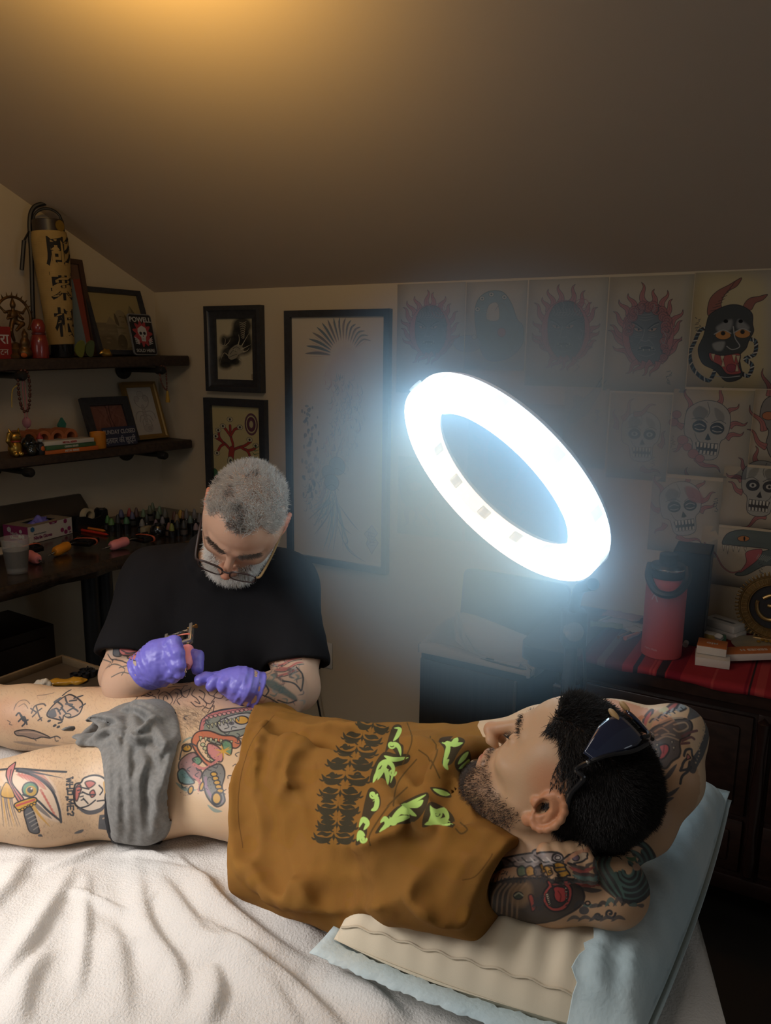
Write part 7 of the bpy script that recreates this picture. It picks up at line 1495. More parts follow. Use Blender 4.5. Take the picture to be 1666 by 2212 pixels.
fv, ff = Sx.mesh(.003); link('cat', npmesh('cat', fv, ff), M_gold, t); MB().ball((-.008, .0235, .074), .0025, 8).ball((.008, .0235, .074), .0025, 8).obj('eyes', M_blk, t); MB().tube([(.016*math.cos(a), .004+.016*math.sin(a), .056) for a in np.linspace(0, 6.28, 17)[:-1]], .003, 6, closed=True).obj('collar', M_red, t)
t = thing('skull_figurine', 'dark glass skull beside the gold cat on the lower shelf', 'figurine', M=shelf_item(48, .19, ZB))
Sx = Sdf(); Sx.ell((0, 0, .045), (.026, .030, .026), .01).ell((0, .014, .016), (.016, .016, .015), .01).ell((-.010, .028, .04), (.007, .009, .007), .003, '-').ell((.010, .028, .04), (.007, .009, .007), .003, '-').cone((0, .03, .028), (0, .03, .033), .004, .002, .002, '-')
fv, ff = Sx.mesh(.0028); fv[:, 2] = np.maximum(fv[:, 2], 0); link('skull', npmesh('skull', fv, ff), mat('dark_glass', (.02, .022, .018), .08, spec=.8, coat=.8), t)
t = thing('toy_figure', 'tiny black and white figure with an orange belly by the box stack', 'figurine', M=shelf_item(73, .195, ZB))
MB().lathe([(0, 0), (.015, 0), (.018, .015), (.014, .04), (.006, .046), (0, .047)], 16).obj('body', M_blk, t); MB().ball((0, .001, .056), (.011, .011, .012), 12).obj('head', mat('figure_white', (.5, .46, .42), .5), t); MB().ball((0, .012, .022), (.009, .008, .012), 10).obj('belly', mat('orange_petal', (.50, .10, .01), .7), t); MB().lathe([(.011, .058), (.013, .06), (.002, .08), (0, .082)], 12).obj('cap', M_red, t)
for s in (-1, 1): MB().tube([(s*.014, .002, .038), (s*.02, .008, .026), (s*.016, .012, .018)], .004, 6).obj('arm', M_blk, t)
# ------------------------------------------------------------------ the desk
DZ = .89
M_desk = mat('desk_wood', (.040, .026, .018), .16, noise=.5, nscale=5, stretch=(1.5, 10, 10), bump=.12, bscale=40, spec=.6)
desk = thing('desk', 'dark glossy live-edge wooden desk along the left wall', 'desk', lq(.75, .30, FLOOR))
ws = np.linspace(.012, 1.75, 26); V = []
for w in ws:
    e = .617+.008*math.sin(w*7)+.005*math.sin(w*23); V += [lq(w, .002, DZ), lq(w, e-.006, DZ), lq(w, e, DZ-.006), lq(w, e+.004+.004*math.sin(w*17), DZ-.026), lq(w, e-.004+.008*math.sin(w*11), DZ-.046-.004*math.sin(w*31)), lq(w, .002, DZ-.05)]
F = [(i*6+k, i*6+(k+1) % 6, (i+1)*6+(k+1) % 6, (i+1)*6+k) for i in range(25) for k in range(6)]+[tuple(range(6))[::-1], tuple(150+k for k in range(6))]
MB().add(V, F).obj('desk_top', M_desk, desk, world=True)
M_leg = mat('leg_steel', (.035, .037, .040), .35, metal=.5)
for px, m_ in ((163, M_leg), (196, M_leg)):
    w = won(px, .50, 0); MB().tube([lq(w, .50, FLOOR), lq(w, .50, DZ-.052)], .030, 16).obj('leg', m_, desk, world=True)
for w, d in ((1.6, .50), (1.6, .08), (.1, .08)): MB().tube([lq(w, d, FLOOR), lq(w, d, DZ-.052)], .030, 16).obj('leg', M_leg, desk, world=True)
# backsplash board leaning against the wall
w1 = won(172, .03, 0); zt = Lp(150, 1072, .03)[2]
t = thing('back_panel', 'low dark wooden board with a slanted upper edge standing on the desk against the wall', 'panel', lq((w1+1.6)/2, .03, DZ))
b = MB(); V = []
for w, sh in ((w1, 0), (w1+.03, 1), (1.7, 1)):
    zz = zt if sh else zt-.05; zm = zt-.07
    V += [lq(w, .004, DZ+.001), lq(w, .055, DZ+.001), lq(w, .045, zm if sh else zm-.03), lq(w, .02, zz), lq(w, .004, zz)]
b.add(V, [(i*5+k, i*5+(k+1) % 5, (i+1)*5+(k+1) % 5, (i+1)*5+k) for i in range(2) for k in range(5)]+[(4, 3, 2, 1, 0), (10, 11, 12, 13, 14)]).obj('board', mat('panel_wood', (.050, .036, .025), .4, noise=.3, nscale=6), t, world=True, smooth=False)
# glove box
p1, p2 = atz(62, 1177, DZ), atz(157, 1152, DZ); dx = (p2-p1)/np.linalg.norm(p2-p1); L_ = float(np.linalg.norm(p2-p1)); back = np.cross(Z, dx)
Mg = frame(p1+Z*.0008, dx, back); Hb = .066; Wd = .125
t = thing('glove_box', 'white and purple cardboard box of nitrile gloves on the desk', 'box', M=Mg)
M_card = mat('white_card', (.52, .49, .45), .6); M_pur = mat('purple_card', (.22, .025, .10), .55); M_blu = mat('blue_card', (.03, .12, .26), .5)
MB().box((0, 0, 0), (L_, .0015, Hb)).box((0, Wd-.0015, 0), (L_, Wd, Hb)).box((0, 0, 0), (L_, Wd, .0015)).box((L_-.0015, 0, 0), (L_, Wd, Hb)).obj('carton', M_card, t)
MB().box((-.0008, 0, 0), (.0015, Wd, Hb)).obj('end_panel', M_pur, t)
MB().box((0, 0, Hb-.001), (L_, .030, Hb)).box((0, Wd-.03, Hb-.001), (L_, Wd, Hb)).box((0, .03, Hb-.001), (.05, Wd-.03, Hb)).box((L_-.05, .03, Hb-.001), (L_, Wd-.03, Hb)).obj('top', mat('kraft_top', (.30, .25, .19), .6), t)
Sx = Sdf(); Sx.ell((L_/2, Wd/2, Hb-.012), (L_*.24, .026, .014), .01).chain([(L_*.38, Wd/2, Hb-.005), (L_*.5, Wd*.5, Hb+.012), (L_*.58, Wd*.5, Hb)], [.008, .007, .006], .012).chain([(L_*.55, Wd*.45, Hb), (L_*.66, Wd*.45, Hb+.010)], [.008, .005], .012); Sx.post.append(lambda P: .003*vnoise(P, 120, 2))
gv, gf = Sx.mesh(.004); link('glove_bundle', npmesh('glove_bundle', gv, gf), mat('violet_nitrile', (.15, .13, .5), .4), t)
Ff = frame((0, -.0006, 0), (1, 0, 0), (0, 0, 1)); hexp = lambda r: [(r*math.cos(a), r*math.sin(a)) for a in np.arange(6)*math.pi/3+math.pi/6]
def hexa(x, z, r, m, nm='hexagon'): MB().prism(hexp(r), 0, .0005).obj(nm, m, t, M=Ff @ Matrix.Translation((x, z, 0)))
hexa(L_*.10, Hb*.80, .0105, M_blu); k = L_*.84
for x, z in ((0, .85), (0, .5), (-.018/L_*1, .36), (.018/L_*1, .36), (0, .2)): hexa(k+x*L_, Hb*z, .0095, M_pur if z != .5 else M_white)
letters('lettering', 'Medical Examination', .0085, mat('grey_ink', (.18, .16, .15), .5), Ff @ Matrix.Translation((L_*.26, Hb*.50, .0003)), t, xs=.85); letters('lettering', 'Nitrile Gloves', .0185, M_pur, Ff @ Matrix.Translation((L_*.32, Hb*.27, .0003)), t, xs=.85, bold=.0004)
letters('lettering', '200', .008, M_pur, Ff @ Matrix.Translation((L_*.94, Hb*.12, .0003)), t); MB().prism([(L_*.46, Hb), (L_*.66, Hb), (L_*.63, Hb*.86), (L_*.49, Hb*.86)], 0, .0005).obj('tab', M_pur, t, M=Ff); letters('lettering', 'Large', .0065, M_white, Ff @ Matrix.Translation((L_*.56, Hb*.93, .0007)), t)
Fe = frame((-.0012, Wd, 0), (0, -1, 0), (0, 0, 1))
letters('lettering', 'Nitrile\nGloves', .016, M_white, Fe @ Matrix.Translation((Wd*.45, Hb*.42, .0002)), t); MB().prism(hexp(.011), 0, .0005).obj('hexagon', M_white, t, M=Fe @ Matrix.Translation((Wd*.25, Hb*.75, 0)))
for x, z in ((.72, .70), (.68, .40), (.80, .40)): MB().prism(hexp(.008), 0, .0005).obj('hexagon', M_white, t, M=Fe @ Matrix.Translation((Wd*x, Hb*z, 0)))
p = atz(8, 1192, DZ); t = thing('paper_slip', 'white paper slip lying under the plastic cup on the desk', 'paper', M=frame(p+Z*.0008, dx, back)); MB().box((-.09, -.03, 0), (.045, .06, .0012)).obj('sheet', M_card, t)
# plastic cup of rinse water
p = atz(38, 1236, DZ); t = thing('plastic_cup', 'clear plastic cup of dark rinse water on the desk edge', 'cup', M=Matrix.Translation(p+Z*.0006))
hc = .112; MB().lathe([(0, 0), (.031, 0), (.032, .004), (.044, hc), (.0465, hc+.001), (.0465, hc+.004), (.043, hc+.003), (.0305, .005), (0, .005)], 32).obj('cup', mat('clear_plastic', (.72, .70, .66), .25, alpha=.22), t)
MB().lathe([(0, .006), (.0303, .006), (.040, .076), (0, .077)], 32).obj('liquid', mat('dark_water', (.012, .010, .009), .15), t)
# tattoo machines
M_gun = mat('gunmetal', (.05, .045, .042), .3, metal=.9); M_bras = mat('machine_brass', (.34, .20, .07), .3, metal=.9); M_chr = mat('chrome', (.55, .54, .52), .15, metal=1.0); M_band = mat('rubber_band', (.50, .10, .05), .5)
def machine(lab, M, grip, fr=None):
    t = thing('tattoo_machine', lab, 'tattoo machine', M=M); fr = fr or M_gun
    MB().lathe([(.004, -.026), (.0085, -.026), (.0125, -.020), (.0135, -.008), (.0125, .004), (.0138, .016), (.0115, .026), (.004, .027)], 20).obj('grip', grip, t)
    MB().lathe([(.0, -.040), (.0022, -.040), (.0042, -.026), (.0035, -.022), (0, -.022)], 10).tube([(0, 0, -.052), (0, 0, -.038)], .0009, 6).obj('needle_tip', M_chr, t)
    MB().lathe([(.0035, .026), (.0035, .052), (0, .052)], 10).obj('tube_stem', M_chr, t)
    MB().box((-.006, -.007, .044), (.006, .050, .051), .0015).box((-.006, .044, .044), (.006, .051, .090), .0015).box((-.006, -.008, .046), (.006, -.001, .098), .0015).obj('machine_frame', fr, t)
    for y in (.014, .034): MB().lathe([(.003, .052), (.0085, .052), (.0085, .054), (.0075, .055), (.0075, .074), (.0085, .075), (.0085, .077), (.003, .078)], 14).obj('coil', M_blk, t, M=Matrix.Translation((0, y, 0)))
    MB().box((-.004, .002, .079), (.004, .050, .084), .001).obj('armature_bar', fr, t); MB().tube([(0, -.012, .090), (0, .004, .090)], .0025, 8).lathe([(0, .0), (.004, 0), (.004, .004), (0, .004)], 10, Matrix.Translation((0, -.014, .086))).obj('contact_screw', M_bras, t)
    for k in range(3): MB().tube(catmull([(.0065, -.004, .060+k*.002), (.0095, .024, .066+k*.0015), (.0065, .052, .070+k*.002), (-.0065, .052, .070+k*.002), (-.0095, .024, .066), (-.0065, -.004, .060+k*.002)], 5, True), .0009, 5, closed=True).obj('rubber_band', M_band, t)
    return t
def lying(px, py, ang, tilt=0): 
    p = atz(px, py, DZ); a = math.radians(ang); d = np.array([math.cos(a), math.sin(a), 0]); return frame(p+Z*.0145, np.cross(d, Z), Z*1.0) @ Matrix.Identity(4), p, d
def machine_on_desk(lab, px, py, az, grip):
    p = atz(px, py, DZ); a = math.radians(az); zax = np.array([math.cos(a), math.sin(a), .10]); yax = np.cross(zax, Z); return machine(lab, frame(p+Z*.0205, np.cross(yax, zax), yax) @ Matrix.Scale(1.4, 4), grip)
M_pink = mat('pink_rubber', (.72, .25, .27), .5); M_org = mat('orange_rubber', (.62, .24, .015), .5)
machine_on_desk('tattoo machine with a pink grip half hidden behind the cup', 72, 1216, 140, M_pink)
machine_on_desk('tattoo machine with an orange grip lying on the desk', 133, 1198, 75, M_org)
machine_on_desk('tattoo machine with a pink grip near the ink bottles', 257, 1186, 55, M_pink)
# tape dispenser, pens
p = atz(192, 1140, DZ); t = thing('tape_dispenser', 'black tape dispenser with a cream roll at the back of the desk', 'tape dispenser', M=frame(p+Z*.0006, dx, back))
pr_ = [(-.085, 0), (.085, 0), (.088, .010), (.085, .062), (.078, .070), (.066, .066), (.055, .046), (.035, .040), (.0, .038), (-.04, .056), (-.075, .060), (-.088, .040)]
MB().prism(pr_, -.026, -.016, Matrix.Rotation(math.pi/2, 4, 'X')).prism(pr_, .016, .026, Matrix.Rotation(math.pi/2, 4, 'X')).box((-.085, -.018, 0), (.085, .018, .022)).box((.066, -.018, .02), (.086, .018, .062)).obj('body', M_blk, t)
MB().lathe([(.019, -.012), (.030, -.012), (.030, .012), (.019, .012), (.019, -.012)], 28).obj('tape_roll', mat('cream_tape', (.48, .41, .27), .5), t, M=Matrix.Translation((-.005, 0, .052)) @ Matrix.Rotation(math.pi/2, 4, 'X')); MB().box((.07, -.011, .0665), (.088, .011, .0705)).obj('cutter', M_chr, t)
for lab, a, b, m in (('orange pencil on the desk, behind the red one', (171, 1141), (226, 1150), mat('orange_paint', (.62, .19, .03), .45)), ('bright red pencil on the desk, in front of the orange one', (176, 1148), (232, 1158), mat('bright_red_paint', (.52, .03, .015), .45))):
    a, b = atz(*a, DZ), atz(*b, DZ); t = thing('pencil', lab, 'pencil', a); d = (b-a)/np.linalg.norm(b-a); o6 = Z*.0062
    MB().tube([a+o6, b-d*.008+o6], .0058, 6).obj('barrel', m, t, world=True, smooth=False); MB().tube([b-d*.008+o6, b+d*.006+o6], [.0055, .001], 6).obj('point', m, t, world=True)
# ink bottles by the corner
g = np.random.default_rng(8); spots = [(234, 1139, 30), (242, 1141, 26), (256, 1141, 34), (263, 1127, 32), (274, 1138, 26), (281, 1126, 34), (287, 1130, 30), (296, 1128, 37), (311, 1127, 33), (325, 1121, 36), (331, 1115, 36), (342, 1130, 31), (346, 1123, 36), (352, 1139, 28), (358, 1129, 36), (366, 1152, 27), (372, 1155, 28), (378, 1134, 35), (383, 1140, 34), (391, 1129, 33), (396, 1129, 30), (404, 1134, 40), (412, 1139, 30), (421, 1134, 40), (318, 1140, 34), (338, 1146, 28), (384, 1150, 30), (398, 1150, 30), (424, 1152, 26), (432, 1140, 36), (308, 1145, 28)]
cols = [(.04, .12, .03), (.06, .13, .04), (.02, .02, .02), (.06, .06, .11), (.04, .11, .05), (.19, .03, .025), (.07, .07, .12), (.06, .03, .025), (.09, .13, .07), (.08, .09, .06), (.09, .11, .07), (.06, .09, .06), (.09, .13, .08), (.12, .11, .12), (.07, .07, .06), (.15, .07, .05), (.14, .15, .03), (.06, .025, .02), (.13, .09, .05), (.30, .19, .03), (.10, .05, .03), (.10, .09, .09), (.08, .11, .09), (.12, .11, .11), (.02, .02, .02), (.10, .07, .09), (.02, .02, .02), (.03, .03, .03), (.15, .11, .12), (.09, .08, .08), (.12, .12, .11)]
names = ['green', 'green', 'black', 'lavender', 'green', 'red', 'violet', 'brown', 'pale green', 'grey green', 'olive', 'dark green', 'light green', 'grey', 'slate', 'rust', 'yellow green', 'dark red', 'tan', 'yellow', 'brown', 'grey', 'teal', 'silver grey', 'black', 'mauve', 'black', 'charcoal', 'pink grey', 'grey', 'ash']
first = None
for i, ((px, py, hp), cc, nm) in enumerate(zip(spots, cols, names)):
    p = atz(px, py+6, DZ); s = hp/36.0; r = .0155*(.85+.3*g.random())
    t = thing('ink_bottle', 'ink bottle with a %s pointed cap among the bottles by the wall corner' % nm, 'bottle', M=Matrix.Translation(p+Z*.0006), group='ink bottles by the wall corner')
    h_ = .036*s
    MB().lathe([(0, 0), (r, 0), (r, h_*.9), (r*.8, h_), (0, h_)], 14).obj('bottle', mat('ink_black', (.010, .010, .011), .25), t)
    MB().lathe([(0, h_), (r*.72, h_), (r*.70, h_+.012*s), (r*.36, h_+.032*s), (r*.2, h_+.036*s), (0, h_+.037*s)], 12).obj('cap', mat('ink_cap_%d' % i, tuple(np.array(cc)*1.4), .45), t)
    if i % 3 == 0: MB().lathe([(r*1.01, h_*.15), (r*1.01, h_*.75), (r*.99, h_*.75)], 14).obj('label_band', mat('ink_band_%d' % (i % 4), [(.05, .05, .055), (.09, .085, .08), (.04, .05, .05), (.08, .06, .05)][i % 4], .5), t)
bts = sorted([(spots[k][0], names[k], o) for k, o in enumerate([o for o in COL.objects if o.name.startswith('ink_bottle')])], key=lambda q: q[0]); seen = set()
for k, (x, nm, o) in enumerate(bts):                              # each told by the caps beside it
    L_n = bts[k-1][1] if k else None; R_n = bts[k+1][1] if k+1 < len(bts) else None
    lab = 'ink bottle with a %s cap' % nm+(' at the left end of the bottles' if not L_n else ' by the artist\'s ear' if not R_n else ' between the %s and %s capped ones' % (L_n, R_n))
    if lab in seen: lab += ', nearer the artist'
    seen.add(lab); o['label'] = lab
for p, wv in ((atz(317, 1153, DZ), .030),):
    t = thing('label_block', 'small cream block standing in front of the ink bottles', 'block', M=frame(p+Z*.0006, dx, back)); MB().box((-.024, -.012, 0), (.024, .012, .030), .003).obj('block', mat('cream_block', (.28, .24, .15), .6), t)
t = thing('camera_ball', 'round black glossy jar among the ink bottles', 'jar', M=Matrix.Translation(atz(342, 1157, DZ)+Z*.0006)); MB().lathe([(0, 0), (.026, 0), (.033, .012), (.031, .03), (.022, .042), (0, .046)], 20).obj('jar', M_lac, t); MB().lathe([(.0, .044), (.012, .044), (.012, .050), (0, .051)], 14).obj('lid', M_blk, t)
# drawer cabinet under the desk
w = won(80, .40, 0); zt = Lp(80, 1362, .40)[2]
t = thing('drawer_cabinet', 'very dark wooden drawer cabinet under the desk at the left', 'cabinet', lq(w+.25, .3, FLOOR)); M_cab = mat('cabinet_wood', (.022, .012, .009), .4, noise=.4, nscale=8)
MB().box((w, .10, FLOOR), (w+.5, .385, zt), .004).obj('body', M_cab, t, M=frame(CORNER*[1, 1, 0], LW, LN), world=True)
for z0 in (zt-.20, zt-.39): 
    d = MB().box((w+.035, .386, z0), (w+.465, .402, z0+.165), .005).obj('drawer', M_cab, t, M=frame(CORNER*[1, 1, 0], LW, LN), world=True)
    MB().ball(tuple(lq(w+.25, .412, z0+.08)), .012, 10).obj('knob', M_iron, d, world=True)
# ------------------------------------------------------------------ tray cart behind the client's legs
TZ = .82; c0, c1, c2 = atz(135, 1413, TZ), atz(226, 1442, TZ), atz(0, 1480, TZ); tx = (c1-c0)/np.linalg.norm(c1-c0); ty = c2-c0; ty -= tx*(ty@tx); ty /= np.linalg.norm(ty)
Mt = frame(c0-Z*.022, tx, ty) if np.cross(tx, ty)[2] > 0 else frame(c0-Z*.022, ty, tx); sw = np.cross(tx, ty)[2] <= 0
t = thing('tray_cart', 'low wooden tray on a cart beyond the client\'s legs', 'tray', M=Mt); M_tray = mat('tray_wood', (.17, .115, .06), .6, noise=.35, nscale=12); M_tbot = mat('tray_bottom', (.060, .045, .03), .3)
LX, LY = (.36, .27) if sw else (.27, .36)
for lo, hi in (((0, 0, 0), (LX, .010, .022)), ((0, LY-.010, 0), (LX, LY, .022)), ((0, .010, 0), (.010, LY-.010, .022)), ((LX-.010, .010, 0), (LX, LY-.010, .022))): MB().box(lo, hi, .002).obj('rim', M_tray, t)
MB().box((.004, .004, -.004), (LX-.004, LY-.004, .003)).obj('bottom', M_tbot, t)
for x in (.03, LX-.03):
    for y in (.03, LY-.03): MB().tube([(x, y, -.004), (x, y, FLOOR-TZ+.022)], .010, 8).obj('leg', M_leg, t)
fz = TZ-.019
for i, (px, py) in enumerate([(160, 1466), (168, 1469), (176, 1463), (185, 1466), (190, 1456), (199, 1461), (204, 1450), (211, 1455), (197, 1451), (180, 1457)]):
    p = atz(px, py, fz+.001); t = thing('ink_cup', 'tiny black ink cap in the cluster on the wooden tray', 'ink cap', M=Matrix.Translation(p), group='ink caps on the tray')
    MB().lathe([(0, 0), (.0085, 0), (.0095, .013), (.0105, .014), (.0082, .0138), (.007, .003), (0, .003)], 14).obj('cap', M_blk, t)
Sx = Sdf(); p = atz(93, 1484, fz+.012); Sx.ell(p, (.022, .018, .012), .01).ell(p+np.array([.012, 0, .010]), (.012, .01, .01), .008).ell(p+np.array([-.014, 0, .006]), (.011, .01, .008), .008); Sx.post.append(lambda P: .006*vnoise(P, 110, 3))
gv, gf = Sx.mesh(.003); prop(link('paper_tissue', npmesh('paper_tissue', gv, gf), mat('tissue', (.62, .55, .45), .9)), 'crumpled white tissue on the wooden tray', 'tissue')
Sx = Sdf(); p = atz(136, 1473, fz+.004); 
for k in range(6): Sx.ell(p+np.array([(k-2.5)*.017, (k-2.5)*.004, 0]), (.017, .014, .006), .01)
Sx.post.append(lambda P: .004*vnoise(P, 70, 5)); gv, gf = Sx.mesh(.003); prop(link('ointment', npmesh('ointment', gv, gf), mat('amber_ointment', (.45, .22, .02), .25)), 'smear of amber ointment on the wooden tray', 'ointment')
# ================================================================== BIN, DRESSER AND THE THINGS ON IT
# machine in the artist's hand
tip = at(400, 1460, 1.437); zax = at(406, 1395, 1.508)-tip; zax /= np.linalg.norm(zax); yb = at(345, 1400, 1.47)-at(402, 1396, 1.45); yb -= zax*(yb@zax); yb /= np.linalg.norm(yb)
tm = machine('tattoo machine with pink grip held in the artist\'s gloved hand', frame(tip+zax*.050, np.cross(yb, zax), yb) @ Matrix.Scale(.98, 4), M_pink, mat('bright_nickel', (.50, .46, .41), .25, metal=.8))
# stainless bin
BZ = .60; f0, f1 = atz(903, 1392, BZ), atz(1150, 1452, BZ); bx = (f1-f0)/np.linalg.norm(f1-f0); by = np.cross(Z, bx); LB = float(np.linalg.norm(f1-f0)); DB = .27; hb = BZ-FLOOR
M_bin = mat('black_bin_plastic', (.020, .021, .024), .4); M_ss = mat('brushed_steel', (.17, .16, .15), .38, metal=.85, noise=.12, nscale=3, stretch=(90, 90, .6))
t = thing('rubbish_bin', 'stainless steel rubbish bin with its lid open and a pale liner', 'bin', M=frame(f0-Z*hb, bx, by))
rr = lambda x0, x1, y0, y1, r: [(p[0]+(x0+x1)/2, p[1]+(y0+y1)/2) for p in rrect(x1-x0, y1-y0, r, 4)]
def ringwall(b, o, i, z0, z1):
    n = len(o); V = [(x, y, z0) for x, y in o]+[(x, y, z1) for x, y in o]+[(x, y, z1) for x, y in i]+[(x, y, z0) for x, y in i]
    F = []
    for k in range(n):
        j = (k+1) % n; F += [(k, j, n+j, n+k), (n+k, n+j, 2*n+j, 2*n+k), (2*n+k, 2*n+j, 3*n+j, 3*n+k), (3*n+k, 3*n+j, j, k)]
    return b.add(V, F)
b = ringwall(MB(), rr(0, LB, 0, DB, .035), rr(.012, LB-.012, .012, DB-.012, .03), 0, hb); b.prism(rr(.005, LB-.005, .005, DB-.005, .03), 0, .02); b.obj('bin_body', M_bin, t)
MB().box((.014, -.006, .03), (LB-.055, .004, hb-.045), .003).obj('front_panel', M_ss, t); MB().box((LB-.060, -.0075, .03), (LB-.050, .002, hb-.045), .002).obj('edge_strip', mat('bright_strip', (.36, .34, .30), .3, metal=.9), t)
MB().box((.04, -.05, .012), (LB-.06, .01, .026), .004).obj('pedal', M_bin, t)
# liner
lu = np.linspace(0, 2*math.pi, 120); oc = np.array(rr(.010, LB-.010, .010, DB-.010, .032)); oc = catmull(oc, 5, True); ic = np.array(rr(.05, LB-.05, .05, DB-.05, .05)); ic = catmull(ic, 5, True); n = len(oc); g = np.random.default_rng(6); V = []; ph = np.arange(n)*2*math.pi/n
rise = .004+.052*np.clip((oc[:, 1]-.02)/DB, 0, 1)*(1-.55*oc[:, 0]/LB)+.008*np.sin(ph*9)+.006*np.sin(ph*17+1)
oc2 = np.array(rr(-.002, LB+.002, -.0035, DB+.002, .036)); oc2 = catmull(oc2, 5, True)
levels = [(oc2, lambda: hb-.022+.010*np.sin(ph*7)*.5), (oc2, lambda: hb+.003+rise*.35), (oc, lambda: hb+rise), (oc*.8+ic*.2, lambda: hb+rise*.9), (oc*.45+ic*.55, lambda: hb-.008+.014*np.sin(ph*13)+rise*.5), (ic, lambda: hb-.035+.022*np.sin(ph*11+1)), (ic*.6+np.array([LB/2, DB/2])*.4, lambda: hb-.06+.012*np.sin(ph*5)), (ic*.1+np.array([LB/2, DB/2])*.9, lambda: hb-.05+0*ph)]
for c_, zf in levels: V.append(np.c_[c_, zf()])
V = np.concatenate(V); F = [(i*n+k, i*n+(k+1) % n, (i+1)*n+(k+1) % n, (i+1)*n+k) for i in range(len(levels)-1) for k in range(n)]
me = npmesh('liner', V, F); me.materials.append(mat('liner_film', (.40, .38, .35), .45, bump=.6, bscale=30)); o = link('liner', me, None, t)
hl_ = .225; Mh = Matrix.Translation((.03, DB+.004, hb)) @ Matrix.Rotation(math.radians(84), 4, 'X')
o = MB().prism(rrect(LB-.02, hl_, .03), 0, .022, Matrix.Translation(((LB-.02)/2, hl_/2, 0))).prism(rrect(LB-.05, hl_-.03, .03), -.008, .001, Matrix.Translation(((LB-.02)/2, hl_/2, 0))).obj('lid', M_bin, t, M=Mh)
MB().tube([(.06, DB, hb-.005), (LB-.06, DB, hb-.005)], .008, 8).obj('hinge', M_bin, t)
# dark carved dresser
RZ = .75; FD = .50                                               # top height, depth from the back wall
uL = float(np.dot(atpl(1118, 1400, CORNER+BN*FD, BN)-CORNER, BU)); uR = 3.2; RB = .16
Md = frame(bw(0, 0, .001), BU, -BN)
M_dres = mat('dresser_wood', (.030, .014, .010), .36, noise=.5, nscale=6, stretch=(2, 8, 8), spec=.5); M_dres2 = mat('dresser_panel', (.022, .010, .008), .3, noise=.4, nscale=9)
Mdr = Matrix(np.array([[BU[0], BN[0], 0, CORNER[0]], [BU[1], BN[1], 0, CORNER[1]], [0, 0, 1, 0], [0, 0, 0, 1]]).tolist())   # u, out from wall, up
dr = thing('dresser', 'very dark carved wooden dresser against the back wall under a red runner', 'dresser', bw((uL+uR)/2, FLOOR, FD/2))
V = []; us = [uL, uL+.006, uL+.03, uR]
pts = []; tz = RZ-.006
topo = [(uL+.035, .004)]+[(uL+.035-.035*math.sin(a), FD-.035+.035*0+.035*math.cos(a)-.035+.035) for a in np.linspace(math.pi/2, 0, 7)]+[(uR, FD), (uR, .004)]
topo = [(uL, .02), (uL, FD-.05), (uL+.008, FD-.022), (uL+.025, FD-.006), (uL+.05, FD), (uR, FD), (uR, .02)]
MB().prism(topo, RZ-.045, RZ).obj('dresser_top', M_dres, dr, M=Mdr, world=True)
topo2 = [(x+(.014 if x < uL+.06 else 0), min(y, FD)-(.014 if y > .1 else 0)) for x, y in topo]
MB().prism(topo2, RZ-.068, RZ-.044).obj('moulding', M_dres2, dr, M=Mdr, world=True)
MB().box((uL+.13, .02, RB), (uR-.02, FD-.035, RZ-.066), .004).obj('carcass', M_dres, dr, M=Mdr, world=True)
MB().box((uL+.12, .02, RB-.02), (uR-.01, FD-.022, RB+.03), .006).obj('plinth', M_dres2, dr, M=Mdr, world=True)
for u in (uL+.16, uL+.75, uR-.1): MB().lathe([(0, FLOOR), (.018, FLOOR), (.028, FLOOR+.05), (.02, FLOOR+.1), (.03, RB-.02), (0, RB-.02)], 12).obj('leg', M_dres, dr, M=Mdr @ Matrix.Translation((u, .08, 0)), world=True)
ux = [uL+.155]+[float(np.dot(atpl(px, 1600, CORNER+BN*(FD-.03), BN)-CORNER, BU)) for px in (1240, 1652)]+[uR-.05]
for a, b_ in zip(ux[:-1], ux[1:]):
    MB().box((a-.022, FD-.038, RB+.03), (a+.012, FD-.015, RZ-.066), .006).lathe([(0, RB+.04), (.012, RB+.05), (.017, RB+.10), (.010, RB+.17), (.016, RB+.3), (.010, RB+.4), (.016, RZ-.09), (0, RZ-.075)], 10, Matrix.Translation((a-.005, FD-.014, 0))).obj('pilaster', M_dres2, dr, M=Mdr, world=True)
    for z0, z1, nm in ((RB+.045, RB+.20, 'drawer'), (RB+.215, RZ-.085, 'door')):
        d = MB().box((a+.02, FD-.037, z0), (b_-.03, FD-.022, z1), .004).box((a+.05, FD-.026, z0+.03), (b_-.06, FD-.014, z1-.03), .008).obj(nm, M_dres, dr, M=Mdr, world=True)
        if nm == 'drawer':
            for uu in ((a*.7+b_*.3, a*.3+b_*.7) if b_-a > .4 else (a+.10,)): MB().lathe([(.014, -.002), (.018, 0), (.014, .002), (.010, 0), (.014, -.002)], 20).obj('ring_pull', mat('pull_brass', (.22, .17, .09), .35, metal=.9), d, M=Mdr @ Matrix.Translation((uu, FD-.006, (z0+z1)/2-.01)) @ Matrix.Rotation(math.pi/2, 4, 'X'), world=True)
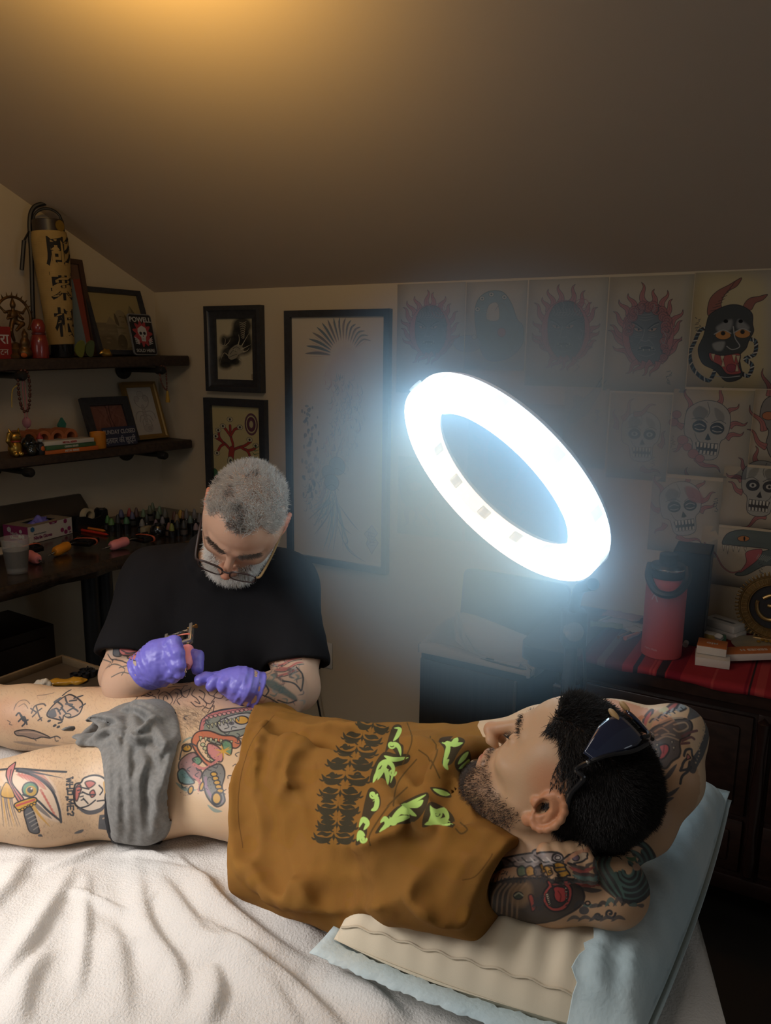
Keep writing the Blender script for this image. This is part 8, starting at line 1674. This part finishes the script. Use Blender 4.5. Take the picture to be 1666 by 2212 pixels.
# red striped runner
uA = float(np.dot(atpl(1262, 1400, CORNER+BN*(FD-.05), BN)-CORNER, BU))
c = Canvas(900, 300, (.26, .025, .030), lambda p: np.c_[p[:, 0]*9, p[:, 1]*3]); g = np.random.default_rng(2); x = 0
while x < 100:
    w_ = g.choice([.5, .6, 2.2, 3.5, 1.2]); cc = [(.42, .36, .32), (.030, .018, .022), (.16, .010, .022), (.34, .05, .05), (.26, .025, .03), (.26, .025, .03)][int(g.integers(6))]
    c.poly([(x, 0), (x+w_, 0), (x+w_, 100), (x, 100)], cc, smooth=False); x += w_+g.choice([.4, 1.0, 3])
c.poly([(0, 0), (12, 0), (12, 100), (0, 100)], (.07, .022, .035), .8, smooth=False)
M_run = art_mat('striped_runner', c, .95, None, .1, (900, .4)); V = []; UV = []; n = 60; us = np.linspace(uA, uR-.02, n); rows_ = [(.04, RZ+.002), (.2, RZ+.0022), (.35, RZ+.002), (FD-.03, RZ+.0022), (FD+.001, RZ+.002), (FD+.0035, RZ-.003), (FD+.004, RZ-.012)]
for j, (y, z) in enumerate(rows_):
    for i, u in enumerate(us): V.append(bw(u+(.004*math.sin(j*2) if i in (0, n-1) else 0), z+.0012*math.sin(u*40+j*2)*(j < 4)+.001-(.006*max(0, math.sin(u*23))*(j > 5)), y)); UV.append((i/(n-1), j/6))
me = npmesh('runner', V, [(j*n+i, j*n+i+1, (j+1)*n+i+1, (j+1)*n+i) for j in range(6) for i in range(n-1)]); set_uv(me, UV); o = link('runner', me, M_run); md = o.modifiers.new('t', 'SOLIDIFY'); md.thickness = .0016; md.offset = 0; prop(o, 'red striped woven runner lying on the dresser top', 'cloth')
SZ = RZ+.0042
def ond(px, py): return atz(px, py, SZ)
def yawM(p, deg): a = math.radians(deg); d = BU*math.cos(a)+BN*math.sin(a); return frame(p, d, np.cross(Z, d))
# red steel bottle
p = ond(1428, 1412); t = thing('water_bottle', 'red insulated water bottle with a black loop cap on the dresser', 'bottle', M=Matrix.Translation(p))
M_rb = mat('red_powder_coat', (.42, .060, .058), .55, bump=.15, bscale=900, spec=.3)
MB().lathe([(0, 0), (.054, 0), (.0565, .003), (.0565, .205), (.053, .222), (.042, .234), (.036, .238), (0, .238)], 40).obj('bottle_body', M_rb, t)
MB().lathe([(.0, .234), (.046, .234), (.0485, .238), (.0485, .268), (.045, .273), (.026, .275), (.0255, .300), (.023, .303), (0, .303)], 36).obj('cap', M_blk, t)
vd = CC-p; vd[2] = 0; vd /= np.linalg.norm(vd); rt_v = np.cross(Z, vd)*1.0; 
lp = [rt_v*(-.048)+Z*.268, rt_v*(-.050)+vd*.03+Z*.235, rt_v*(-.022)+vd*.074+Z*.205, rt_v*.022+vd*.074+Z*.205, rt_v*.052+vd*.03+Z*.232, rt_v*.050+Z*.266]
q = catmull(np.array(lp), 6); b = MB()
b.tube(q, .0105, 8).obj('carry_loop', M_blk, t); MB().lathe([(.0495, .258), (.0499, .260), (.0499, .262), (.0495, .264)], 36).obj('steel_ring', M_chr, t)
Mv = frame(vd*.0568+Z*.16-rt_v*0, rt_v, Z)
def wrapb(v): a = v[:, 0]/.0568; return np.c_[.0568*np.sin(a), v[:, 1], .0568*np.cos(a)-.0568+v[:, 2]]
letters('lettering', 'H\u2082O FLASK', .008, mat('pale_print', (.5, .33, .32), .5), Mv @ Matrix.Translation((0, -.135, 0)), t, wrap=lambda v: wrapb(v+np.array([-.022, 0, 0]))) if False else None
letters('lettering', 'Hydro Flask', .0085, mat('pale_print', (.5, .33, .32), .5), Mv @ Matrix.Translation((0, -.132, 0)), t, wrap=lambda v: wrapb(v+np.array([-.032, 0, 0])))
lg = MB()
for pl in ([(0, .018), (-.004, .008), (0, .002), (.005, .009)], [(-.012, .010), (-.005, .0), (-.009, -.004), (-.014, .002)], [(.004, .0), (.012, .008), (.013, .002), (.008, -.006)], [(-.003, -.002), (.003, -.004), (.010, -.022), (.006, -.022)], [(-.004, -.004), (0, -.006), (-.007, -.020), (-.010, -.018)]): lg.prism(pl, 0, .0004)
v_ = np.concatenate(lg.v); v_ = wrapb(v_*np.array([1.1, 1.1, 1])+np.array([-.030, 0, 0])); lg.v = [v_]; lg.obj('emblem', mat('pale_print', (.5, .33, .32), .5), t, M=Mv @ Matrix.Translation((0, .035, 0)))
# black cardboard organiser behind it
p = ond(1478, 1392); a0 = yawM(p, -4); t = thing('display_box', 'tall black cardboard box open at the front, behind the red bottle', 'box', M=a0)
M_bk = mat('black_card', (.022, .024, .028), .45); M_in = mat('box_inside', (.16, .15, .14), .7); hx, hd_, hh = .105, .15, .285
MB().box((-hx/2, 0, 0), (hx/2, .004, hh)).box((-hx/2, 0, 0), (-hx/2+.004, hd_, hh)).box((hx/2-.004, 0, 0), (hx/2, hd_, hh)).box((-hx/2, 0, hh-.004), (hx/2, hd_, hh)).box((-hx/2, 0, 0), (hx/2, hd_, .004)).box((-hx/2, 0, hh*.42), (hx/2, hd_+.02, hh*.46)).box((-hx/2, hd_-.003, 0), (hx/2, hd_+.02, hh*.44), .001).obj('carton', M_bk, t)
MB().box((-hx/2+.005, .005, hh*.47), (hx/2-.005, hd_-.02, hh*.52)).box((-hx/2+.005, .005, hh*.47), (-hx/2+.009, hd_-.01, hh-.006)).box((hx/2-.012, .006, hh*.5), (hx/2-.005, hd_-.004, hh-.006)).obj('lining', M_in, t)
for z in (.3, .5, .72): MB().box((hx/2, .03, hh*z), (hx/2+.0006, .09, hh*z+.03)).obj('label_patch', mat('teal_print', (.06, .09, .10), .5), t)
# marker pens and papers
def pen(lab, a, b, m, r=.0055, cap=None):
    a, b = ond(*a), ond(*b); d = (b-a)/np.linalg.norm(b-a); z = Z*r; t = thing('marker_pen', lab, 'pen', a)
    MB().tube([a+z, a+d*.004+z, b-d*.02+z, b-d*.012+z, b+z], [r*.8, r, r, r*.7, r*.35], 10).obj('barrel', m, t, world=True); MB().tube([a+z, a+(b-a)*.38+z], r*1.14, 10).obj('cap', cap or m, t, world=True)
M_pw = mat('pen_white', (.52, .50, .46), .4); M_po = mat('pen_orange', (.52, .14, .04), .45)
pen('white marker pen leaning right of the red bottle', (1480, 1398), (1506, 1342), M_pw, .007); pen('second white marker pen close to the white boxes', (1507, 1368), (1522, 1330), M_pw, .007)
pen('thin white pen on the papers left of the bottle', (1296, 1345), (1334, 1328), M_pw, .0045); pen('orange marker pen lying left of the red bottle', (1350, 1383), (1384, 1370), M_po, .006); pen('brown pencil beside the orange marker', (1336, 1380), (1366, 1366), mat('pen_brown', (.25, .12, .06), .5), .0045)
pen('grey marker in the clutter behind the small boxes', (1496, 1392), (1540, 1386), mat('pen_grey', (.2, .19, .18), .4), .006)
def paper(lab, px, py, w_, h_, ang, m, dz=0):
    p = ond(px, py)+Z*(.0006+dz); t = thing('paper', lab, 'paper', M=yawM(p, ang)); n = 7; V = [((i/(n-1)-.5)*w_, (j/(n-1)-.5)*h_, .006*abs(math.sin(i*1.3+j*.9))) for j in range(n) for i in range(n)]
    o = link('sheet', npmesh('sheet', V, [(j*n+i, j*n+i+1, (j+1)*n+i+1, (j+1)*n+i) for j in range(n-1) for i in range(n-1)]), m, t); md = o.modifiers.new('t', 'SOLIDIFY'); md.thickness = .0008; md.offset = 1
paper('crumpled white paper behind and left of the red bottle', 1350, 1352, .13, .09, 20, mat('paper_grey', (.40, .38, .37), .8)); paper('pale green wrapper by the lamp stand on the dresser', 1310, 1358, .10, .05, -15, mat('paper_green', (.24, .30, .22), .8), .008); paper('pinkish paper against the wall behind the bottle', 1345, 1335, .12, .07, 5, mat('paper_pink', (.38, .24, .23), .8), .004); paper('white crumpled tissue left of the bottle foot', 1372, 1366, .05, .05, 40, mat('paper_grey', (.40, .38, .37), .8), .006)
# boxes
def box(lab, px, py, sx, sy, sz, ang, top, side, dz=0, lines=(), tilt=0, nm='pencil_box'):
    p = ond(px, py)+Z*(.0006+dz); t = thing(nm, lab, 'box', M=yawM(p, ang) @ Matrix.Rotation(math.radians(tilt), 4, 'Y')); 
    MB().box((-sx/2, -sy/2, 0), (sx/2, sy/2, sz-.001), .001).obj('carton', side, t); MB().box((-sx/2, -sy/2, sz-.002), (sx/2, sy/2, sz), .0006).obj('lid_face', top, t)
    for (s, h, m, face, x, y) in lines:
        F_ = frame((0, sy/2+.0003, sz/2), (-1, 0, 0), (0, 0, 1)) if face == 'front' else frame((0, 0, sz+.0002), (-1, 0, 0), (0, -1, 0))
        letters('lettering', s, h, m, F_ @ Matrix.Translation((x, y, 0)), t, bold=.0003, ext=.0002)
    return t
M_wc = mat('white_carton', (.56, .52, .47), .5); M_oc = mat('orange_carton', (.42, .13, .035), .5); M_oi = mat('orange_ink', (.45, .13, .05), .5); M_ki = mat('dark_ink', (.06, .05, .05), .5)
box('white pencil box at the bottom of the pair beside the bottle', 1538, 1432, .090, .075, .024, -8, M_wc, M_wc, 0, [('MONO Tombow', .011, M_ki, 'front', 0, 0)])
box('orange topped pencil box on the white one beside the bottle', 1536, 1425, .078, .07, .024, -4, M_oc, M_wc, .0255, [('TOMBOW', .011, M_oi, 'front', 0, 0), ('M\u0130D', .016, M_wc, 'top', 0, 0)])
box('long orange and white pencil box lying slanted at the right edge', 1622, 1428, .19, .055, .022, -24, M_oc, M_wc, .012, [('MITSU TOMBOW', .011, M_oi, 'front', .02, 0), ('\u25c6 SERIES H', .020, M_wc, 'top', -.02, 0)], tilt=-5)
p = ond(1552, 1402)+Z*.034; t = thing('eraser', 'small white eraser tipped on the orange box', 'eraser', M=yawM(p, 30) @ Matrix.Rotation(.5, 4, 'X')); MB().prism(rrect(.022, .016, .004), 0, .010).obj('block', M_pw, t); MB().prism(rrect(.0225, .0165, .004), .0025, .006).obj('sleeve', M_in, t)
for k, (dz, ang, lab) in enumerate([(0, 22, 'grey and white carton at the bottom of the stack left of the brass disc'), (.024, 26, 'white carton with dark stripe on top, left of the brass disc')]):
    box(lab, 1566-k*3, 1372-k*1, .105, .065, .023, ang, mat('grey_carton', (.44, .42, .39), .5), M_wc, dz, [('\u2588\u2588\u2588\u2588\u2588\u2588', .012, mat('stripe_ink', (.12, .12, .12), .5), 'top', 0, .004), ('MEDICAL', .008, M_ki, 'front', -.01, 0)], nm='carton')
box('little yellow and white card box under the white cartons', 1536, 1388, .04, .03, .03, 10, M_wc, mat('yellow_card', (.40, .26, .06), .5), nm='carton'); box('small green box wedged by the white cartons', 1556, 1388, .03, .03, .022, -10, mat('green_card', (.05, .14, .09), .5), mat('green_card', (.05, .14, .09), .5), nm='carton')
# plate, brass disc and mask
p = ond(1648, 1404); t = thing('dish', 'oval pale dish with small gold bits under the brass disc', 'dish', M=yawM(p, 0)); MB().lathe([(0, 0), (.045, 0), (.085, .012), (.088, .014), (.084, .0155), (.045, .005), (0, .005)], 36).obj('dish', mat('stoneware', (.24, .21, .15), .35), t)
for k in range(5): MB().ball((.02*math.cos(k*1.9), .05+.012*math.sin(k*2.3), .012), (.006, .005, .004), 8).obj('gold_bit', M_gold, t)
pc = at(1672, 1316, float(np.dot(ond(1650, 1392)-CC, CF))); M_om = mat('antique_brass', (.30, .19, .075), .38, metal=.8, noise=.35, nscale=60); nrm = CC-pc; nrm[2] *= .3; nrm = nrm/np.linalg.norm(nrm)*.4+BN*.6; nrm /= np.linalg.norm(nrm); xr = np.cross(Z, nrm); xr /= np.linalg.norm(xr)
RO = .098; pc[2] = SZ+RO*1.13; t = thing('brass_disc', 'round brass Om disc with toothed rim standing on the dresser', 'ornament', M=frame(pc, xr, np.cross(nrm, xr)))
ringwall(MB(), [(RO*math.cos(a), RO*math.sin(a)) for a in np.linspace(0, 6.2832, 49)[:-1]], [(RO*.70*math.cos(a), RO*.70*math.sin(a)) for a in np.linspace(0, 6.2832, 49)[:-1]], -.004, .003).obj('disc_ring', M_om, t)
for rr_ in (RO*.98, RO*.72): MB().tube([(rr_*math.cos(a), rr_*math.sin(a), .003) for a in np.linspace(0, 6.2832, 49)[:-1]], .0028, 6, closed=True).obj('raised_rim', M_om, t)
b = MB()
for a in np.linspace(0, 6.2832, 57)[:-1]: b.box((RO*.98, -.0028, -.003), (RO*1.12, .0028, .002), .001, Matrix.Rotation(a, 4, 'Z'))
o = b.obj('teeth', M_om, t); b = MB(); g = np.random.default_rng(9)
for a in np.linspace(0, 6.2832, 41)[:-1]:
    R_ = Matrix.Rotation(a, 4, 'Z') @ Matrix.Translation((RO*.85, 0, .003)) @ Matrix.Rotation(-math.pi/2, 4, 'Z'); w_ = .0048
    b.box((-w_, .006, 0), (w_, .0078, .0014), 0, R_).box((-.001, -.008, 0), (.001, .006, .0014), 0, R_); s_ = g.choice([-1, 1]); b.tube([tuple((R_ @ Vector((s_*(.001+.0036*math.sin(q)), .004-.010*q/3.1, .0008)))[:]) for q in np.linspace(0, 3.1, 6)], .0009, 4)
b.obj('script_ring', mat('raised_brass', (.40, .26, .10), .35, metal=.8), t)
om = MB(); S3 = RO*.58
for pth, r in (([(-.55, .42), (-.2, .62), (.15, .50), (.18, .22), (-.12, .06), (-.32, .06)], .0058), ([(-.12, .06), (.24, .0), (.30, -.34), (0, -.68), (-.42, -.66), (-.74, -.36), (-.84, .06), (-.80, .26)], .0058), ([(.22, .04), (.50, .20), (.74, .06), (.68, -.26), (.50, -.36)], .0048), ([(-.1, .84), (.2, .68), (.55, .80), (.68, 1.0)], .004)): om.tube(catmull(np.array([(x*S3, y*S3, 0) for x, y in pth]), 6), r, 8)
om.ball((.28*S3, .98*S3, 0), .006, 10); om.obj('om_sign', mat('raised_brass', (.40, .26, .10), .35, metal=.8), t)
MB().lathe([(0, -.006), (RO*.71, -.006), (RO*.71, -.004), (0, -.004)], 40).obj('backing', mat('dark_backing', (.018, .018, .022), .5), t)
MB().box((-.05, -RO*1.13, -.02), (.05, -RO*.98, .016), .003).obj('stand', M_om, t)
pm_ = at(1676, 1268, float(np.dot(ond(1640, 1376)-CC, CF))+.10); t = thing('wall_mask', 'black and gold carved mask propped behind the brass disc', 'mask', M=frame(pm_, BU, Z))
MB().prism(catmull([(0, .10), (.055, .06), (.068, 0), (.06, -.10), (.0, -.25), (-.06, -.10), (-.068, 0), (-.055, .06)], 6, True), -.015, .008).obj('mask_body', M_lac, t)
for pth in ([(-.05, .055), (-.040, .02), (-.052, -.02)], [(-.03, .07), (-.026, .03), (-.03, -.01)], [(0, .08), (0, .02)]): MB().tube(catmull(np.array([(x, y, .010) for x, y in pth]), 5), .0035, 6).obj('gold_line', M_om, t)
MB().tube([(-.022+.016*math.cos(a), .0+.016*math.sin(a), .011) for a in np.linspace(0, 6.2832, 19)[:-1]], .0045, 6, closed=True).obj('gold_loop', M_om, t)
# ================================================================== RING LAMP
BLOOM = 5.2
rf = RING_N; ra = CU-rf*(CU@rf); ra /= np.linalg.norm(ra)
Mr = frame(RING_C, np.cross(ra, rf), ra)                          # local z = the way it shines
lamp = thing('ring_lamp', 'big glowing ring lamp on a black stand leaning over the bed', 'lamp', M=Mr)
RO_, RI_ = .216, .158
M_glow = mat('lit_diffuser', (.3, .3, .3), .5, emit=(.52, .77, 1.0, 11.0)); 
M_side = mat('lit_diffuser_side', (.3, .3, .3), .5, emit=(.58, .80, 1.0, 4.5))
MB().lathe([(RI_, .010), (RI_+.010, .017), (RO_-.010, .017), (RO_, .010), (RO_-.002, -.02), (RI_+.002, -.02), (RI_, .010)], 96).obj('diffuser', M_glow, lamp)
ringwall(MB(), [((RO_+.0006)*math.cos(a), (RO_+.0006)*math.sin(a)) for a in np.linspace(0, 2*math.pi, 97)[:-1]], [((RO_-.001)*math.cos(a), (RO_-.001)*math.sin(a)) for a in np.linspace(0, 2*math.pi, 97)[:-1]], -.022, .0095).obj('outer_band', M_side, lamp)
ringwall(MB(), [((RI_+.001)*math.cos(a), (RI_+.001)*math.sin(a)) for a in np.linspace(0, 2*math.pi, 97)[:-1]], [((RI_-.0006)*math.cos(a), (RI_-.0006)*math.sin(a)) for a in np.linspace(0, 2*math.pi, 97)[:-1]], -.022, .0095).obj('inner_band', M_side, lamp)
MB().lathe([(RI_+.004, -.030), (RI_+.002, -.0222), (RO_-.002, -.0222), (RO_-.004, -.030), (RI_+.004, -.030)], 96).obj('housing', mat('white_housing', (.6, .6, .6), .5), lamp)
for a in np.arange(12)*math.pi/6+.2:
    for R_, s in ((RO_, 1), (RI_, -1)): MB().box((.0008, -.011, -.014), (.0058, .011, .006), .002).obj('clip', mat('clear_clip', (.70, .78, .82), .3, alpha=.45), lamp, M=Matrix.Rotation(a+(.26 if s < 0 else 0), 4, 'Z') @ Matrix.Translation((R_, 0, 0)) @ Matrix.Rotation(0 if s > 0 else math.pi, 4, 'Z'))
# stand
p_top = at(1282, 1262, float(np.dot(RING_C-CC, CF))+.02); p_j = at(1237, 1348, 1.56); pb = np.array([p_j[0]+.01, p_j[1]+.02, FLOOR]); M_stand = mat('stand_black', (.014, .014, .016), .35)
MB().tube(catmull([p_top, (p_top+p_j)/2+np.array([.0, .03, .02]), p_j+Z*.02], 6), .011, 10).obj('gooseneck', M_stand, lamp, world=True)
MB().tube([p_j+Z*.03, p_j-Z*.30], .0135, 12).obj('upper_pole', M_stand, lamp, world=True); MB().tube([p_j-Z*.28, pb+Z*.20], .0175, 12).obj('lower_pole', M_stand, lamp, world=True)
MB().box((-.020, -.022, -.045), (.026, .022, .03), .006).obj('bracket', M_stand, lamp, M=Matrix.Translation(p_j), world=True)
MB().lathe([(0, -.03), (.012, -.03), (.012, -.01), (.019, -.006), (.019, .008), (0, .01)], 12).obj('chrome_knob', M_chr, lamp, M=Matrix.Translation(p_j+np.array([-.004, -.026, -.006])) @ Matrix.Rotation(1.35, 4, 'X'), world=True)
MB().lathe([(.0135, -.012), (.021, -.012), (.021, .012), (.0135, .012), (.0135, -.012)], 14).obj('collar', M_stand, lamp, M=Matrix.Translation(p_j-Z*.29), world=True)
MB().tube([p_j-Z*.285+np.array([0, -.02, 0]), p_j-Z*.285+np.array([-.012, -.045, -.008])], [.005, .011], 8).obj('wing_screw', M_chr, lamp, world=True)
for k in range(3):
    a = k*2.094+.4; e = np.array([math.cos(a), math.sin(a), 0]); MB().tube([pb+Z*.30, pb+e*.27+Z*.012], .010, 8).obj('leg', M_stand, lamp, world=True); MB().tube([pb+Z*.10, pb+e*.155+Z*.13], .006, 6).obj('brace', M_stand, lamp, world=True)
MB().lathe([(.017, -.03), (.027, -.03), (.027, .03), (.017, .03), (.017, -.03)], 12).obj('hub', M_stand, lamp, M=Matrix.Translation(pb+Z*.30), world=True)
q = catmull([p_j+np.array([.022, 0, -.02]), p_j+np.array([.035, .01, -.15]), p_j+np.array([.012, .012, -.28]), p_j+np.array([.022, .02, -.45]), pb+np.array([.03, .03, .25])], 8); MB().tube(q, .0032, 6).obj('cable', M_stand, lamp, world=True)

# thin haze added to imitate lens glare round the lit ring (scatters the ring's own light, gives off none)
hz = bpy.data.materials.new('lamp_bloom'); hz.use_nodes = True; N = hz.node_tree.nodes; Lk = hz.node_tree.links; N.clear()
out = N.new('ShaderNodeOutputMaterial'); vs = N.new('ShaderNodeVolumeScatter'); vs.inputs['Color'].default_value = (.46, .74, 1.0, 1); vs.inputs['Anisotropy'].default_value = 0.0
tc = N.new('ShaderNodeTexCoord'); ln = N.new('ShaderNodeVectorMath'); ln.operation = 'LENGTH'; Lk.new(tc.outputs['Object'], ln.inputs[0])
mr = N.new('ShaderNodeMapRange'); mr.interpolation_type = 'SMOOTHSTEP'; mr.inputs['From Min'].default_value = .14; mr.inputs['From Max'].default_value = .42; mr.inputs['To Min'].default_value = BLOOM; mr.inputs['To Max'].default_value = 0.0
Lk.new(ln.outputs['Value'], mr.inputs['Value']); Lk.new(mr.outputs[0], vs.inputs['Density']); Lk.new(vs.outputs[0], out.inputs['Volume'])
o = MB().ball((0, 0, 0), .55, 32).obj('bloom', hz, M=None); o.location = RING_C; prop(o, 'soft bluish haze added as a scatter volume around the ring lamp', 'bloom', kind='stuff')
# ================================================================== EYEWEAR
def hp(M, x, y, z): return (M[:3, :3] @ np.array([x, y, z]))+M[:3, 3]
def rim_pts(cx, w, h, y, z, n=28, p=3.2, bow=0.0):
    o = []
    for a in np.linspace(0, 2*math.pi, n+1)[:-1]:
        c, s = math.cos(a), math.sin(a); X = np.sign(c)*abs(c)**(2/p)*w; Zz = np.sign(s)*abs(s)**(2/p)*h; o.append((cx+X, y-bow*(cx+X)**2-.10*Zz, z+Zz))
    return o
# the artist's reading glasses, low on the nose
t = thing('eyeglasses', 'dark framed reading glasses with tan temples low on the artist\'s nose', 'glasses', hp(AM, 0, .125, -.022))
M_gf = mat('dark_acetate', (.035, .020, .018), .25, spec=.6); M_gt = mat('tan_acetate', (.30, .19, .08), .3); M_gl = mat('lens_glass', (.80, .66, .66), .05, trans=1.0, alpha=.35, spec=.3)
gy, gz = .122, -.020
for s in (-1, 1):
    q = [hp(AM, *p) for p in rim_pts(s*.0345, .0265, .0155, gy, gz, bow=1.6)]; MB().tube(q, .0014, 6, closed=True).obj('rim', M_gf, t, world=True)
    MB().tube([hp(AM, *p) for p in rim_pts(s*.0345, .0265, .0155, gy, gz, bow=1.6)][1:14], .0021, 6).obj('brow_bar', M_gf, t, world=True)
    q2 = [hp(AM, *p) for p in rim_pts(s*.0345, .026, .015, gy, gz, bow=1.6)]; c_ = np.mean(q2, 0); n = len(q2); MB().add(q2+[c_], [(i, (i+1) % n, n) for i in range(n)]).obj('lens', M_gl, t, world=True)
    MB().tube(catmull([hp(AM, s*.061, gy-.007, gz+.008), hp(AM, s*.070, gy-.016, gz+.009), hp(AM, s*.080, .05, .002), hp(AM, s*.0835, .0, .022), hp(AM, s*.082, -.025, .014)], 6), [.0024]*25, 6).obj('temple', M_gt if s < 0 else M_gf, t, world=True)
MB().tube(catmull([hp(AM, -.009, gy, gz+.006), hp(AM, 0, gy+.003, gz+.010), hp(AM, .009, gy, gz+.006)], 5), .0019, 6).obj('bridge', M_gf, t, world=True)
# the client's sunglasses pushed up on his hair
t = thing('sunglasses', 'black wraparound sunglasses pushed up on the lying man\'s dark hair', 'sunglasses', hp(CM, 0, .06, .12))
M_sl = mat('dark_lens', (.012, .018, .045), .08, spec=.8, coat=.5); M_sf = mat('gloss_black', (.010, .010, .012), .2, spec=.6)
def on_skull(x, y, z, off): 
    c = np.array([0, -.014, .04]); r = np.array([.0765, .098, .083]); d = np.array([x, y, z])-c; k = np.sqrt(((d/r)**2).sum()); p = c+d/k; n = d/k/r**2; n /= np.linalg.norm(n); return hp(CM, *(p+n*off))
def skull_dir(az, el, off):                                       # az across to the left ear, el from the brow up and back
    a, e = math.radians(az), math.radians(el); return on_skull(-math.sin(a)*.2, math.cos(a)*math.cos(e)*.2-.014, math.cos(a)*math.sin(e)*.2+.04, off)
for s in (-1, 1):
    G = []; n, k = 14, 10
    for i in range(n):
        for j in range(k):
            u, v = i/(n-1), j/(k-1); az = s*(7+46*u); el = 86+(v-.5)*30*(1-.45*max(0, u-.45)/.55)*(1-.3*max(0, .2-u)/.2)-10*u
            G.append(skull_dir(az, el, .0185))
    o = link('lens', npmesh('lens', G, [(i*k+j, (i+1)*k+j, (i+1)*k+j+1, i*k+j+1) for i in range(n-1) for j in range(k-1)]), M_sl, t, True); md = o.modifiers.new('t', 'SOLIDIFY'); md.thickness = .0022; md.offset = 0
    MB().tube(catmull([skull_dir(s*az, el, .0190) for az, el in ((6, 102), (24, 100), (42, 90), (56, 80))], 5), .0026, 7).obj('brow_bar', M_sf, t, world=True)
    MB().tube(catmull([skull_dir(s*56, 80, .019), skull_dir(s*66, 72, .0185), hp(CM, -s*.0885, -.016, .075), hp(CM, -s*.0875, -.020, .045), hp(CM, -s*.086, -.034, .022)], 6), [.0032]*25, 8).obj('temple', M_sf, t, world=True)
    MB().box((-.001, -.007, -.0022), (.001, .007, .0022), .0005).obj('silver_hinge', M_chr, t, M=frame(skull_dir(s*55, 80, .0225), HR[:, 2], HR[:, 0]), world=True)
    MB().ball((0, 0, 0), (.0025, .009, .004), 10).obj('nose_pad', mat('amber_pad', (.45, .28, .12), .4), t, M=frame(skull_dir(s*12, 70, .021), HR[:, 0], HR[:, 1]), world=True)
MB().tube(catmull([skull_dir(-7, 96, .0190), skull_dir(0, 98, .021), skull_dir(7, 96, .0190)], 5), .0026, 7).obj('bridge', M_sf, t, world=True)
